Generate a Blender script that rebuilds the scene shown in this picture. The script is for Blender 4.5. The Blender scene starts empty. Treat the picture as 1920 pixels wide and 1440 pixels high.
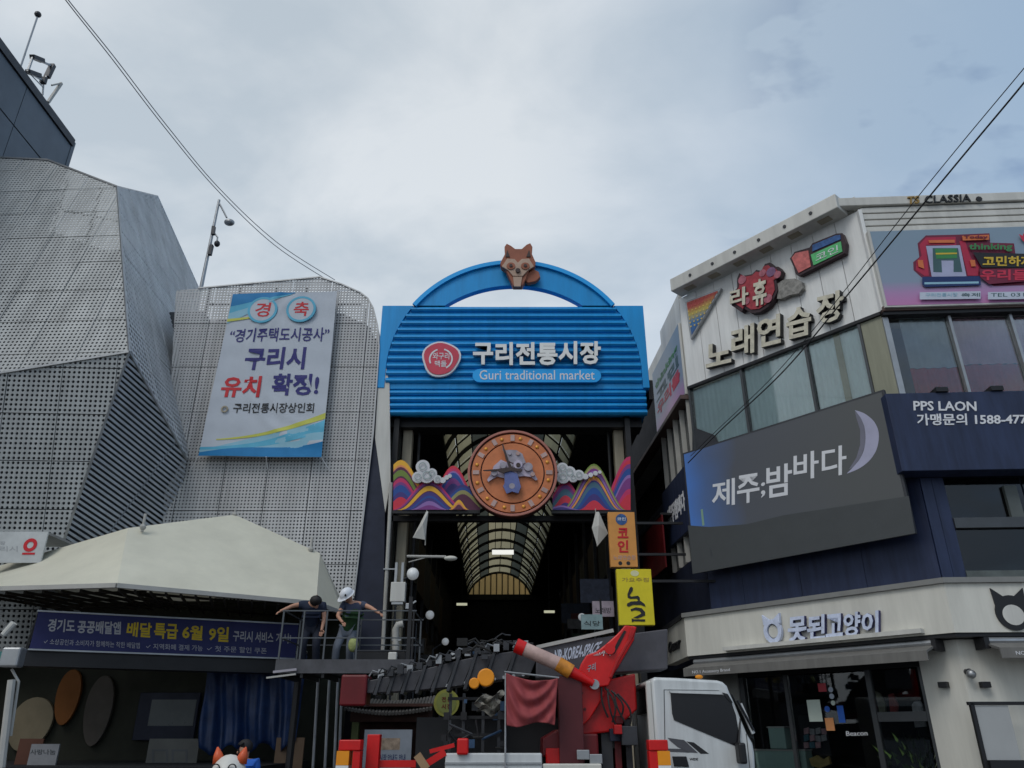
import bpy, bmesh, math, random
from mathutils import Vector, Matrix
random.seed(7)
C = bpy.context.scene.collection
scene = bpy.context.scene
PI = math.pi
R = math.radians
# ------------------------------------------------------------------ camera
TH = math.atan(660/1440)
cam_d = bpy.data.cameras.new('camera'); cam = bpy.data.objects.new('camera', cam_d); C.objects.link(cam)
cam_d.sensor_width = 36; cam_d.lens = 27; cam_d.clip_start = 0.05; cam_d.clip_end = 2000
cam.location = (0, 0, 1.6); cam.rotation_euler = (PI/2+TH, 0, 0)
scene.camera = cam
# ------------------------------------------------------------------ sky and sun
SUN_EL, SUN_AZ = R(50), R(212)      # azimuth clockwise from +Y: behind the camera, a little to the left
w = bpy.data.worlds.new('World'); scene.world = w; w.use_nodes = True
nt = w.node_tree; nt.nodes.clear()
def N(t, **k):
    n = nt.nodes.new(t)
    for a, b in k.items(): setattr(n, a, b)
    return n
out = N('ShaderNodeOutputWorld'); bg = N('ShaderNodeBackground'); bg2 = N('ShaderNodeBackground'); mixs = N('ShaderNodeMixShader')
sky = N('ShaderNodeTexSky', sky_type='NISHITA', sun_disc=False, sun_elevation=SUN_EL, sun_rotation=SUN_AZ)
nt.links.new(sky.outputs[0], bg.inputs[0]); bg.inputs[1].default_value = 0.15
tc = N('ShaderNodeTexCoord'); sep = N('ShaderNodeSeparateXYZ'); nt.links.new(tc.outputs['Generated'], sep.inputs[0])
addz = N('ShaderNodeMath', operation='ADD'); addz.inputs[1].default_value = 0.35
nt.links.new(sep.outputs[2], addz.inputs[0])
mx = N('ShaderNodeMath', operation='MAXIMUM'); mx.inputs[1].default_value = 0.2; nt.links.new(addz.outputs[0], mx.inputs[0])
dx = N('ShaderNodeMath', operation='DIVIDE'); dy = N('ShaderNodeMath', operation='DIVIDE')
nt.links.new(sep.outputs[0], dx.inputs[0]); nt.links.new(mx.outputs[0], dx.inputs[1])
nt.links.new(sep.outputs[1], dy.inputs[0]); nt.links.new(mx.outputs[0], dy.inputs[1])
cmb = N('ShaderNodeCombineXYZ'); nt.links.new(dx.outputs[0], cmb.inputs[0]); nt.links.new(dy.outputs[0], cmb.inputs[1])
n1 = N('ShaderNodeTexNoise'); n1.inputs['Scale'].default_value = 2.6; n1.inputs['Detail'].default_value = 9; n1.inputs['Roughness'].default_value = 0.54
n1.inputs['Distortion'].default_value = 0.25
mp = N('ShaderNodeMapping'); mp.inputs['Location'].default_value = (3.35, 1.55, 0); mp.inputs['Rotation'].default_value = (0, 0, 0.5); mp.inputs['Scale'].default_value = (1, 1.5, 1)
nt.links.new(cmb.outputs[0], mp.inputs[0]); nt.links.new(mp.outputs[0], n1.inputs['Vector'])
n2 = N('ShaderNodeTexNoise'); n2.inputs['Scale'].default_value = 4.6; n2.inputs['Detail'].default_value = 5
nt.links.new(mp.outputs[0], n2.inputs['Vector'])
# cloud brightness
cr = N('ShaderNodeValToRGB'); nt.links.new(n1.outputs['Fac'], cr.inputs[0])
cr.color_ramp.elements[0].position = 0.38; cr.color_ramp.elements[0].color = (0.50, 0.575, 0.65, 1)
cr.color_ramp.elements[1].position = 0.62; cr.color_ramp.elements[1].color = (0.70, 0.75, 0.80, 1)
# thinner cloud to the right (+x): bluer
sx = N('ShaderNodeMapRange'); sx.inputs['From Min'].default_value = 0.0; sx.inputs['From Max'].default_value = 0.56
nt.links.new(sep.outputs[0], sx.inputs[0])
thin = N('ShaderNodeMix', data_type='RGBA'); thin.inputs['B'].default_value = (0.29, 0.42, 0.59, 1)
fm = N('ShaderNodeMath', operation='MULTIPLY'); fm.inputs[1].default_value = 0.88
nt.links.new(sx.outputs[0], fm.inputs[0]); nt.links.new(fm.outputs[0], thin.inputs['Factor']); nt.links.new(cr.outputs[0], thin.inputs['A'])
# low sky a touch brighter
lz = N('ShaderNodeMapRange'); lz.inputs['From Min'].default_value = 0.2; lz.inputs['From Max'].default_value = 0.75
lz.inputs['To Min'].default_value = 1.12; lz.inputs['To Max'].default_value = 0.98
nt.links.new(sep.outputs[2], lz.inputs[0])
vm = N('ShaderNodeVectorMath', operation='SCALE'); nt.links.new(thin.outputs['Result'], vm.inputs[0]); nt.links.new(lz.outputs[0], vm.inputs['Scale'])
nt.links.new(vm.outputs[0], bg2.inputs[0]); bg2.inputs[1].default_value = 1.0
# cover: small gaps to the real sky, more of them to the right
cov = N('ShaderNodeValToRGB'); nt.links.new(n2.outputs['Fac'], cov.inputs[0])
cov.color_ramp.elements[0].position = 0.35; cov.color_ramp.elements[0].color = (0.3, 0.3, 0.3, 1)
cov.color_ramp.elements[1].position = 0.47; cov.color_ramp.elements[1].color = (1, 1, 1, 1)
inv = N('ShaderNodeMapRange'); inv.inputs['From Min'].default_value = 0.25; inv.inputs['From Max'].default_value = 0.48; inv.inputs['To Min'].default_value = 1; inv.inputs['To Max'].default_value = 0
nt.links.new(sep.outputs[0], inv.inputs[0]); cmx = N('ShaderNodeMath', operation='MAXIMUM'); nt.links.new(cov.outputs[0], cmx.inputs[0]); nt.links.new(inv.outputs[0], cmx.inputs[1])
nt.links.new(cmx.outputs[0], mixs.inputs[0]); nt.links.new(bg.outputs[0], mixs.inputs[1]); nt.links.new(bg2.outputs[0], mixs.inputs[2])
nt.links.new(mixs.outputs[0], out.inputs[0])
sl = bpy.data.lights.new('sun', 'SUN'); so = bpy.data.objects.new('sun', sl); C.objects.link(so)
sl.energy = 0.95; sl.angle = R(25); sl.color = (1, 0.97, 0.93)
so.rotation_euler = (PI/2-SUN_EL, 0, -SUN_AZ+PI)
so.location = (0, -5, 30)
scene.view_settings.view_transform = 'Standard'; scene.view_settings.look = 'None'
scene.view_settings.exposure = 0; scene.view_settings.gamma = 1; scene.view_settings.use_curve_mapping = False
scene.cycles.max_bounces = 8; scene.cycles.transparent_max_bounces = 16
scene.cycles.diffuse_bounces = 4; scene.cycles.glossy_bounces = 3

# ------------------------------------------------------------------ geometry helpers
ct, st = math.cos(TH), math.sin(TH)
def ray(px, py):
    a = (px-960)/1440; b = (720-py)/1440
    return Vector((a, ct-b*st, st+b*ct))
def P(px, py, Y):
    r = ray(px, py); t = Y/r.y
    return Vector((r.x*t, Y, 1.6+r.z*t))
def rayplane(px, py, a, b, c):
    n = (b-a).cross(c-a); r = ray(px, py); o = Vector((0, 0, 1.6))
    return o + r*((a-o).dot(n)/r.dot(n))
class Frame:
    def __init__(s, o, u):
        s.o = Vector(o); s.u = Vector(u).normalized(); s.n = s.u.cross(Vector((0, 0, 1)))
    def __call__(s, u, v, w=0):
        return s.o + s.u*u + Vector((0, 0, v)) + s.n*w
    def px(s, x, y, w=0):
        r = ray(x, y); o = Vector((0, 0, 1.6)); p0 = s.o+s.n*w
        p = o + r*((p0-o).dot(s.n)/r.dot(s.n)) - p0
        return (p.dot(s.u), p.z+s.o.z)
    def rect(s, corners, w=0):    # tl,tr,br,bl in photo px -> u0,u1,v0,v1
        c = [s.px(x, y, w) for x, y in corners]
        return ((c[0][0]+c[3][0])/2, (c[1][0]+c[2][0])/2, (c[2][1]+c[3][1])/2, (c[0][1]+c[1][1])/2)
    def quad(s, corners, w=0):    # bl,br,tr,tl in photo px
        return [s.px(x, y, w) for x, y in corners]

class MB:
    def __init__(s): s.v = []; s.f = []; s.m = []; s.uv = {}
    def add(s, vs, fs, mi=0):
        k = len(s.v); s.v += [tuple(v) for v in vs]
        for f in fs: s.f.append(tuple(k+i for i in f)); s.m.append(mi)
        return s
    def hexa(s, p, mi=0):   # 8 points: bottom loop 0-3, top loop 4-7
        return s.add(p, [(0,3,2,1),(4,5,6,7),(0,1,5,4),(1,2,6,5),(2,3,7,6),(3,0,4,7)], mi)
    def box(s, x0, x1, y0, y1, z0, z1, mi=0):
        return s.hexa([(x0,y0,z0),(x1,y0,z0),(x1,y1,z0),(x0,y1,z0),(x0,y0,z1),(x1,y0,z1),(x1,y1,z1),(x0,y1,z1)], mi)
    def fbox(s, F, u0, u1, v0, v1, w0, w1, mi=0):
        return s.hexa([F(u0,v0,w1),F(u1,v0,w1),F(u1,v0,w0),F(u0,v0,w0),F(u0,v1,w1),F(u1,v1,w1),F(u1,v1,w0),F(u0,v1,w0)], mi)
    def prism(s, F, pts, w0, w1, mi=0):   # pts 2D in uv, extruded along the normal
        if sum(pts[i][0]*pts[(i+1) % len(pts)][1]-pts[(i+1) % len(pts)][0]*pts[i][1] for i in range(len(pts))) < 0: pts = pts[::-1]
        n = len(pts); vs = [F(u, v, w1) for u, v in pts]+[F(u, v, w0) for u, v in pts]
        fs = [tuple(range(n)), tuple(reversed(range(n, 2*n)))]+[((i+1) % n, i, n+i, n+(i+1) % n) for i in range(n)]
        return s.add(vs, fs, mi)
    def slab(s, p, off, mi=0):            # polygon of 3D points pushed by a vector
        n = len(p); off = Vector(off); vs = [Vector(q) for q in p]+[Vector(q)+off for q in p]
        fs = [tuple(range(n)), tuple(reversed(range(n, 2*n)))]+[((i+1) % n, i, n+i, n+(i+1) % n) for i in range(n)]
        return s.add(vs, fs, mi)
    def tube(s, pts, r, n=8, mi=0, cap=True, r2=None):
        pts = [Vector(p) for p in pts]; rings = []; k = len(pts); up = None
        vs = []
        for i, p in enumerate(pts):
            d = (pts[min(i+1, k-1)]-pts[max(i-1, 0)]).normalized()
            a = d.orthogonal().normalized() if up is None else (up-d*up.dot(d)).normalized()
            up = a; b = d.cross(a); rr = r if r2 is None else r+(r2-r)*i/(k-1)
            if isinstance(r, (list, tuple)): rr = r[i]
            vs += [p+(a*math.cos(2*PI*j/n)+b*math.sin(2*PI*j/n))*rr for j in range(n)]
        fs = [(i*n+j, i*n+(j+1) % n, (i+1)*n+(j+1) % n, (i+1)*n+j) for i in range(k-1) for j in range(n)]
        if cap: fs += [tuple(reversed(range(n))), tuple(range((k-1)*n, k*n))]
        return s.add(vs, fs, mi)
    def bar(s, a, b, wx, wz, mi=0, up=(0, 0, 1)):   # rectangular bar from a to b
        a = Vector(a); b = Vector(b); d = (b-a).normalized(); up = Vector(up)
        if abs(d.dot(up)) > .98: up = Vector((0, 1, 0))
        x = d.cross(up).normalized(); z = x.cross(d)
        q = []
        for p in (a, b): q += [p-x*wx/2-z*wz/2, p+x*wx/2-z*wz/2, p+x*wx/2+z*wz/2, p-x*wx/2+z*wz/2]
        return s.hexa(q, mi)
    def ball(s, c, r, n=12, mi=0):
        rx, ry, rz = r if isinstance(r, (tuple, list)) else (r, r, r); c = Vector(c); m = max(4, n//2)
        vs = [c+Vector((0, 0, -rz))]
        for i in range(1, m):
            t = -PI/2+PI*i/m
            vs += [c+Vector((rx*math.cos(t)*math.cos(2*PI*j/n), ry*math.cos(t)*math.sin(2*PI*j/n), rz*math.sin(t))) for j in range(n)]
        vs.append(c+Vector((0, 0, rz))); L = len(vs)-1
        fs = [(0, 1+(j+1) % n, 1+j) for j in range(n)]
        for i in range(m-2): fs += [(1+i*n+j, 1+i*n+(j+1) % n, 1+(i+1)*n+(j+1) % n, 1+(i+1)*n+j) for j in range(n)]
        fs += [(L, 1+(m-2)*n+j, 1+(m-2)*n+(j+1) % n) for j in range(n)]
        return s.add(vs, fs, mi)
    def disc(s, F, u, v, r, w0, w1, n=24, mi=0, ry=None):
        ry = ry or r
        return s.prism(F, [(u+r*math.cos(2*PI*i/n), v+ry*math.sin(2*PI*i/n)) for i in range(n)], w0, w1, mi)
    def ring(s, F, u, v, r0, r1, w0, w1, n=48, mi=0, a0=0, a1=2*PI, e=1.0):
        full = abs(a1-a0-2*PI) < 1e-6; k = n if full else n+1
        vs = []
        for i in range(k):
            a = a0+(a1-a0)*i/n; c, q = math.cos(a), math.sin(a)*e
            vs += [F(u+r0*c, v+r0*q, w0), F(u+r1*c, v+r1*q, w0), F(u+r1*c, v+r1*q, w1), F(u+r0*c, v+r0*q, w1)]
        fs = []
        for i in range(n if full else k-1):
            j = (i+1) % k
            for e_ in range(4): fs.append((i*4+e_, i*4+(e_+1) % 4, j*4+(e_+1) % 4, j*4+e_))
        if not full: fs += [(0,3,2,1), tuple((k-1)*4+q for q in range(4))]
        return s.add(vs, fs, mi)
    def build(s, name, mats, parent=None, smooth=False, bevel=0, kind=None, label=None, sub=0, fix=False):
        me = bpy.data.meshes.new(name); me.from_pydata(s.v, [], s.f)
        if not isinstance(mats, (list, tuple)): mats = [mats]
        for m_ in mats: me.materials.append(m_)
        me.polygons.foreach_set('material_index', s.m)
        if s.uv:
            uvl = me.uv_layers.new(name='UVMap')
            for pi, p in enumerate(me.polygons):
                if pi in s.uv:
                    for li, q in zip(p.loop_indices, s.uv[pi]): uvl.data[li].uv = q
        if fix:
            b = bmesh.new(); b.from_mesh(me); bmesh.ops.recalc_face_normals(b, faces=b.faces); b.to_mesh(me); b.free()
        if smooth:
            me.polygons.foreach_set('use_smooth', [True]*len(me.polygons))
            if smooth == 'auto':
                try: me.set_sharp_from_angle(angle=R(40))
                except Exception: pass
        me.update()
        return link(name, me, parent, bevel, kind, label, sub)
def link(name, me, parent=None, bevel=0, kind=None, label=None, sub=0):
    o = bpy.data.objects.new(name, me); C.objects.link(o)
    if parent is not None:
        o.parent = parent
        if parent.parent is None and parent.type == 'EMPTY': o.location = -parent.location
    if bevel:
        b = o.modifiers.new('bevel', 'BEVEL'); b.width = bevel; b.segments = 2; b.limit_method = 'ANGLE'; b.angle_limit = R(35)
    if sub:
        b = o.modifiers.new('subdivision', 'SUBSURF'); b.levels = sub; b.render_levels = sub
    if kind: o['kind'] = kind
    if label: o['label'] = label
    return o
def thing(name, label, cat, loc=(0, 0, 0), group=None):
    o = bpy.data.objects.new(name, None); C.objects.link(o); o.location = loc; o.empty_display_size = .3
    o['label'] = label; o['category'] = cat
    if group: o['group'] = group
    return o
def tag(o, label, cat, group=None):
    o['label'] = label; o['category'] = cat
    if group: o['group'] = group
    return o
def dup(root, delta, label=None):
    r = root.copy(); C.objects.link(r); r.location = root.location+Vector(delta)
    if label: r['label'] = label
    for ch in root.children:
        c = ch.copy(); C.objects.link(c); c.parent = r
        for g in ch.children:
            d = g.copy(); C.objects.link(d); d.parent = c
    return r
# ------------------------------------------------------------------ materials
def S(r, g, b):
    f = lambda c: (c/255/12.92) if c/255 <= .04045 else ((c/255+.055)/1.055)**2.4
    return (f(r), f(g), f(b))
def mat(name, col, rough=.6, metal=0, var=.12, scale=2.5, bump=0, bscale=40, dirt=0, spec=.4, emit=None, es=0, streak=False):
    m = bpy.data.materials.new(name); m.use_nodes = True; t = m.node_tree; b = t.nodes['Principled BSDF']
    b.inputs['Roughness'].default_value = rough; b.inputs['Metallic'].default_value = metal; b.inputs['Specular IOR Level'].default_value = spec
    b.inputs['Base Color'].default_value = (*col, 1)
    tcn = t.nodes.new('ShaderNodeTexCoord')
    if var or dirt:
        mpn = t.nodes.new('ShaderNodeMapping'); t.links.new(tcn.outputs['Object'], mpn.inputs[0])
        if streak: mpn.inputs['Scale'].default_value = (3, 3, .35)
        no = t.nodes.new('ShaderNodeTexNoise'); no.inputs['Scale'].default_value = scale; no.inputs['Detail'].default_value = 7; no.inputs['Roughness'].default_value = .65
        t.links.new(mpn.outputs[0], no.inputs['Vector'])
        rp = t.nodes.new('ShaderNodeValToRGB'); t.links.new(no.outputs['Fac'], rp.inputs[0])
        lo = [max(0, c*(1-var-dirt)) for c in col]; hi = [min(1, c*(1+var*.7)) for c in col]
        rp.color_ramp.elements[0].position = .3; rp.color_ramp.elements[0].color = (*lo, 1)
        rp.color_ramp.elements[1].position = .66; rp.color_ramp.elements[1].color = (*hi, 1)
        t.links.new(rp.outputs[0], b.inputs['Base Color'])
        mr = t.nodes.new('ShaderNodeMapRange'); mr.inputs['To Min'].default_value = min(1, rough+.12); mr.inputs['To Max'].default_value = max(.05, rough-.1)
        t.links.new(no.outputs['Fac'], mr.inputs[0]); t.links.new(mr.outputs[0], b.inputs['Roughness'])
    if bump:
        n_ = t.nodes.new('ShaderNodeTexNoise'); n_.inputs['Scale'].default_value = bscale; n_.inputs['Detail'].default_value = 4
        t.links.new(tcn.outputs['Object'], n_.inputs['Vector'])
        bp = t.nodes.new('ShaderNodeBump'); bp.inputs['Strength'].default_value = bump; bp.inputs['Distance'].default_value = .02
        t.links.new(n_.outputs['Fac'], bp.inputs['Height']); t.links.new(bp.outputs[0], b.inputs['Normal'])
    if emit:
        b.inputs['Emission Color'].default_value = (*emit, 1); b.inputs['Emission Strength'].default_value = es
    return m
def perforated(name, col, pitch=.125, hole=.30, rough=.68, metal=.05, slot=False):
    m = mat(name, col, rough, metal, .16, .7, dirt=.08, streak=True); t = m.node_tree; b = t.nodes['Principled BSDF']; o = t.nodes['Material Output']
    uv = t.nodes.new('ShaderNodeUVMap'); sc_ = t.nodes.new('ShaderNodeVectorMath'); sc_.operation = 'SCALE'; sc_.inputs['Scale'].default_value = 1/pitch
    fr = t.nodes.new('ShaderNodeVectorMath'); fr.operation = 'FRACTION'
    sb = t.nodes.new('ShaderNodeVectorMath'); sb.operation = 'SUBTRACT'; sb.inputs[1].default_value = (.5, .5, 0)
    t.links.new(uv.outputs[0], sc_.inputs[0]); t.links.new(sc_.outputs[0], fr.inputs[0]); t.links.new(fr.outputs[0], sb.inputs[0])
    sp = t.nodes.new('ShaderNodeVectorMath'); sp.operation = 'MULTIPLY'; sp.inputs[1].default_value = (.12 if slot else 1, 1, 0)
    ln = t.nodes.new('ShaderNodeVectorMath'); ln.operation = 'LENGTH'
    t.links.new(sb.outputs[0], sp.inputs[0]); t.links.new(sp.outputs[0], ln.inputs[0])
    lt = t.nodes.new('ShaderNodeMath'); lt.operation = 'LESS_THAN'; lt.inputs[1].default_value = hole
    t.links.new(ln.outputs['Value'], lt.inputs[0])
    tr = t.nodes.new('ShaderNodeBsdfTransparent'); mx_ = t.nodes.new('ShaderNodeMixShader')
    t.links.new(lt.outputs[0], mx_.inputs[0]); t.links.new(b.outputs[0], mx_.inputs[1]); t.links.new(tr.outputs[0], mx_.inputs[2])
    t.links.new(mx_.outputs[0], o.inputs[0]); return m
def glass(name, tint=(.55, .62, .64), rough=.03, refl=1.0):
    m = bpy.data.materials.new(name); m.use_nodes = True; t = m.node_tree; t.nodes.clear(); o = t.nodes.new('ShaderNodeOutputMaterial')
    fz = t.nodes.new('ShaderNodeFresnel'); fz.inputs[0].default_value = 1.5
    g = t.nodes.new('ShaderNodeBsdfGlossy'); g.inputs['Roughness'].default_value = rough; g.inputs[0].default_value = (refl, refl, refl, 1)
    tr = t.nodes.new('ShaderNodeBsdfTransparent'); tr.inputs[0].default_value = (*tint, 1)
    mx_ = t.nodes.new('ShaderNodeMixShader'); t.links.new(fz.outputs[0], mx_.inputs[0]); t.links.new(tr.outputs[0], mx_.inputs[1]); t.links.new(g.outputs[0], mx_.inputs[2])
    t.links.new(mx_.outputs[0], o.inputs[0]); return m
def translucent(name, col, k=.7, var=.2):
    m = mat(name, col, .5, 0, var, 1.2); t = m.node_tree; b = t.nodes['Principled BSDF']; o = t.nodes['Material Output']
    tl = t.nodes.new('ShaderNodeBsdfTranslucent'); tl.inputs[0].default_value = (*col, 1)
    mx_ = t.nodes.new('ShaderNodeMixShader'); mx_.inputs[0].default_value = k
    t.links.new(b.outputs[0], mx_.inputs[1]); t.links.new(tl.outputs[0], mx_.inputs[2]); t.links.new(mx_.outputs[0], o.inputs[0]); return m
def gradient(name, stops, axis='X', rough=.4, extra=None, emit=0):
    m = bpy.data.materials.new(name); m.use_nodes = True; t = m.node_tree; b = t.nodes['Principled BSDF']; b.inputs['Roughness'].default_value = rough
    uv = t.nodes.new('ShaderNodeUVMap'); sp = t.nodes.new('ShaderNodeSeparateXYZ'); t.links.new(uv.outputs[0], sp.inputs[0])
    no = t.nodes.new('ShaderNodeTexNoise'); no.inputs['Scale'].default_value = 1.5; t.links.new(uv.outputs[0], no.inputs['Vector'])
    ad = t.nodes.new('ShaderNodeMath'); ad.operation = 'MULTIPLY_ADD'; ad.inputs[1].default_value = .35
    t.links.new(no.outputs['Fac'], ad.inputs[0]); t.links.new(sp.outputs['XYZ'.index(axis)], ad.inputs[2])
    rp = t.nodes.new('ShaderNodeValToRGB'); t.links.new(ad.outputs[0], rp.inputs[0])
    el = rp.color_ramp.elements
    while len(el) < len(stops): el.new(.5)
    for e_, (p, c) in zip(el, stops): e_.position = min(1, p+.17); e_.color = (*c, 1)
    t.links.new(rp.outputs[0], b.inputs['Base Color'])
    if emit: t.links.new(rp.outputs[0], b.inputs['Emission Color']); b.inputs['Emission Strength'].default_value = emit
    return m
def card(name, F, u0, u1, v0, v1, w0, w1, m, parent=None):
    mb = MB(); mb.fbox(F, u0, u1, v0, v1, w0, w1)
    q = {}
    # faces: bottom, top, front(w1), right, back, left
    q[2] = [(0, 0), (1, 0), (1, 1), (0, 1)]
    for k in (0, 1, 3, 4, 5): q[k] = [(.5, .5)]*4
    mb.uv = q
    return mb.build(name, m, parent)
# ------------------------------------------------------------------ lettering
_dg = None; _glyph = {}
def glyph(s, off, ext, res=2, shear=0):
    k = (s, off, ext, shear)
    if k not in _glyph:
        cu = bpy.data.curves.new('t', 'FONT'); cu.body = s; cu.extrude = ext; cu.offset = off; cu.resolution_u = res; cu.shear = shear
        o = bpy.data.objects.new('t', cu); C.objects.link(o)
        dg = bpy.context.evaluated_depsgraph_get(); m = bpy.data.meshes.new_from_object(o.evaluated_get(dg))
        _glyph[k] = ([tuple(v.co) for v in m.vertices], [tuple(p.vertices) for p in m.polygons])
        bpy.data.meshes.remove(m); bpy.data.objects.remove(o); bpy.data.curves.remove(cu)
    return _glyph[k]
def lettering(F, text, quad, w0, w1, mats, parent, bold=.015, per=False, name=None, flat=False, jitter=0, shear=0, side=None):
    """text fitted into the quad bl,br,tr,tl (u,v); w0..w1 depth along the normal"""
    if not isinstance(mats, (list, tuple)): mats = [mats]
    items = []
    if per:
        x = 0
        for ch in text:
            if ch == ' ': x += .35; continue
            v, f = glyph(ch, bold, .5, shear=shear); items.append(([(a+x, b, c) for a, b, c in v], f)); x += .94 if ord(ch) > 255 else .62
    else:
        items.append(glyph(text, bold, .5, shear=shear))
    xs = [p[0] for v, f in items for p in v]; ys = [p[1] for v, f in items for p in v]
    x0, x1, y0, y1 = min(xs), max(xs), min(ys), max(ys)
    bl, br, tr, tl = [Vector(q) for q in quad]; outo = []
    for k, (v, f) in enumerate(items):
        mb = MB(); vs = []; jv = random.uniform(-jitter, jitter)
        for a, b, c in v:
            s_ = (a-x0)/(x1-x0); t_ = (b-y0)/(y1-y0)+jv
            q = (bl*(1-s_)+br*s_)*(1-t_)+(tl*(1-s_)+tr*s_)*t_
            vs.append(F(q.x, q.y, w1 if c > 0 else w0))
        mb.add(vs, f)
        if len(mats) > 1:
            for i, ff in enumerate(f):
                zs = [v[j][2] for j in ff]
                if not all(z > 0 for z in zs): mb.m[i] = 1
        outo.append(mb.build(name or ('letter' if per else 'lettering'), mats, parent))
    return outo
def textpx(F, text, pxquad, w, mats, parent, depth=.004, **k):
    return lettering(F, text, F.quad(pxquad, w), w-.001, w+depth, mats, parent, **k)
# polygon clipping for panel grids
def clip(poly, a, b, c):   # keep a*x+b*y<=c
    o = []
    for i in range(len(poly)):
        p, q = poly[i], poly[(i+1) % len(poly)]; dp = a*p[0]+b*p[1]-c; dq = a*q[0]+b*q[1]-c
        if dp <= 0: o.append(p)
        if (dp < 0 < dq) or (dq < 0 < dp):
            t = dp/(dp-dq); o.append((p[0]+(q[0]-p[0])*t, p[1]+(q[1]-p[1])*t))
    return o
def facet(pts, parent, m, cw=1.25, ch=1.1, th=.02, name='perforated_panel', gap=.010, rot=0, ou=0, ov=0, maxn=300):
    """splits a planar 3D polygon into separate panels on a grid, UV in metres"""
    pts = [Vector(p) for p in pts]; n = (pts[1]-pts[0]).cross(pts[2]-pts[0]).normalized()
    if n.y > 0: n = -n; pts = pts[::-1]
    u = Vector((0, 0, 1)).cross(n).normalized()
    v = n.cross(u)
    if rot: u, v = u*math.cos(rot)+v*math.sin(rot), v*math.cos(rot)-u*math.sin(rot)
    o = pts[0]; q = [((p-o).dot(u), (p-o).dot(v)) for p in pts]
    area = sum(q[i][0]*q[(i+1) % len(q)][1]-q[(i+1) % len(q)][0]*q[i][1] for i in range(len(q)))
    if area < 0: q = q[::-1]
    x0 = min(a for a, b in q); x1 = max(a for a, b in q); y0 = min(b for a, b in q); y1 = max(b for a, b in q)
    i = 0; res = []
    x = x0-ou
    while x < x1:
        y = y0-ov
        while y < y1:
            c = clip(q, 1, 0, x+cw-gap); c = clip(c, -1, 0, -(x+gap)) if c else c
            c = clip(c, 0, 1, y+ch-gap) if c else c; c = clip(c, 0, -1, -(y+gap)) if c else c
            if len(c) > 2:
                mb = MB(); k = len(c); off = random.uniform(-.006, .006)
                tw = [o+u*a+v*b+n*(off) for a, b in c]
                mb.add(tw+[p-n*th for p in tw], [tuple(range(k)), tuple(reversed(range(k, 2*k)))]+[((j+1) % k, j, k+j, k+(j+1) % k) for j in range(k)])
                mb.uv = {0: c, 1: c[::-1]}
                for j in range(k): mb.uv[2+j] = [(0, 0)]*4
                res.append(mb.build(name, m, parent)); i += 1
            y += ch
        x += cw
    return res
# ------------------------------------------------------------------ common materials
M = {}
M['asphalt'] = mat('asphalt', (.05, .05, .052), .9, var=.3, scale=6, bump=.6, bscale=90)
M['concrete'] = mat('concrete', (.24, .235, .22), .85, var=.2, scale=3, bump=.3)
M['paver'] = mat('pavement_stone', (.22, .21, .20), .85, var=.25, scale=1.5, bump=.3)
M['kerb'] = mat('kerb_stone', (.3, .3, .29), .8, var=.2)
M['road_white'] = mat('road_paint', (.7, .7, .68), .7, var=.2, scale=5)
M['perf'] = perforated('perforated_aluminium', (.50, .51, .50), .112, .27)
M['perf_low'] = perforated('perforated_aluminium_low', (.46, .48, .48), .118, .29)
M['perf_side'] = perforated('perforated_aluminium_side', (.64, .655, .67), .17, .34)
M['perf_slot'] = perforated('slotted_aluminium', (.44, .48, .53), .115, .25, slot=True)
M['perf_b'] = perforated('perforated_aluminium_fine', (.52, .52, .52), .092, .27)
M['core'] = mat('dark_core_wall', (.06, .065, .075), .9)
M['grey_panel'] = mat('blue_grey_cladding', (.115, .135, .16), .45, .2, var=.12, scale=.6)
M['navy'] = mat('navy_cladding', (.022, .033, .078), .5, .1, var=.25, scale=2, streak=True, dirt=.1)
M['navy_dark'] = mat('dark_navy_wall', (.012, .017, .038), .6, var=.2)
M['black'] = mat('black_paint', (.012, .012, .014), .5, var=.1)
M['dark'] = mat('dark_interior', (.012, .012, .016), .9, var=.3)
M['darkgrey'] = mat('dark_grey_metal', (.05, .052, .058), .45, .4, var=.2)
M['white_panel'] = mat('white_sign_panel', (.80, .80, .78), .4, 0, var=.07, scale=1.4, streak=True, dirt=.10)
M['offwhite'] = mat('off_white_trim', (.60, .59, .55), .5, var=.1, scale=1, streak=True, dirt=.08)
M['cream'] = mat('cream_fascia', (.66, .645, .58), .5, var=.07, scale=1.2, streak=True, dirt=.08)
M['beige'] = mat('beige_post', (.34, .30, .22), .55, var=.15, streak=True)
M['blue'] = mat('market_blue_paint', (0.003, .28, .66), .42, .1, var=.10, scale=1.2, streak=True, dirt=.08)
M['blue_lip'] = mat('market_blue_bright', (.012, .36, .82), .35, .1, var=.06)
M['white'] = mat('white_paint', (.78, .78, .76), .4, var=.05)
M['red'] = mat('red_crane_paint', (.62, .008, .008), .32, var=.12, scale=4)
M['darkred'] = mat('dark_red_paint', (.13, .005, .008), .4, var=.2)
M['orange'] = mat('orange_plastic', (.85, .30, .01), .4, var=.1)
M['steel'] = mat('galvanised_steel', (.36, .37, .38), .4, .7, var=.15)
M['pipe'] = mat('pale_pipe', (.42, .41, .38), .5, var=.12)
M['rubber'] = mat('rubber', (.02, .02, .02), .8)
M['skin'] = mat('skin', (.50, .26, .17), .5, var=.08)
M['hair'] = mat('black_hair', (.012, .01, .01), .6)
M['glass'] = glass('window_glass', (.95, .97, .97))
M['glass_dark'] = glass('tinted_glass', (.30, .33, .36)); M['glass_shop'] = glass('shop_glass', (.78, .80, .80), .02, .8)
M['print_navy'] = mat('print_navy', (.012, .012, .16), .5, var=0)
M['print_red'] = mat('print_red', (.55, .01, .02), .5, var=0)
M['print_white'] = mat('print_white', (.72, .73, .76), .5, var=0)
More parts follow.
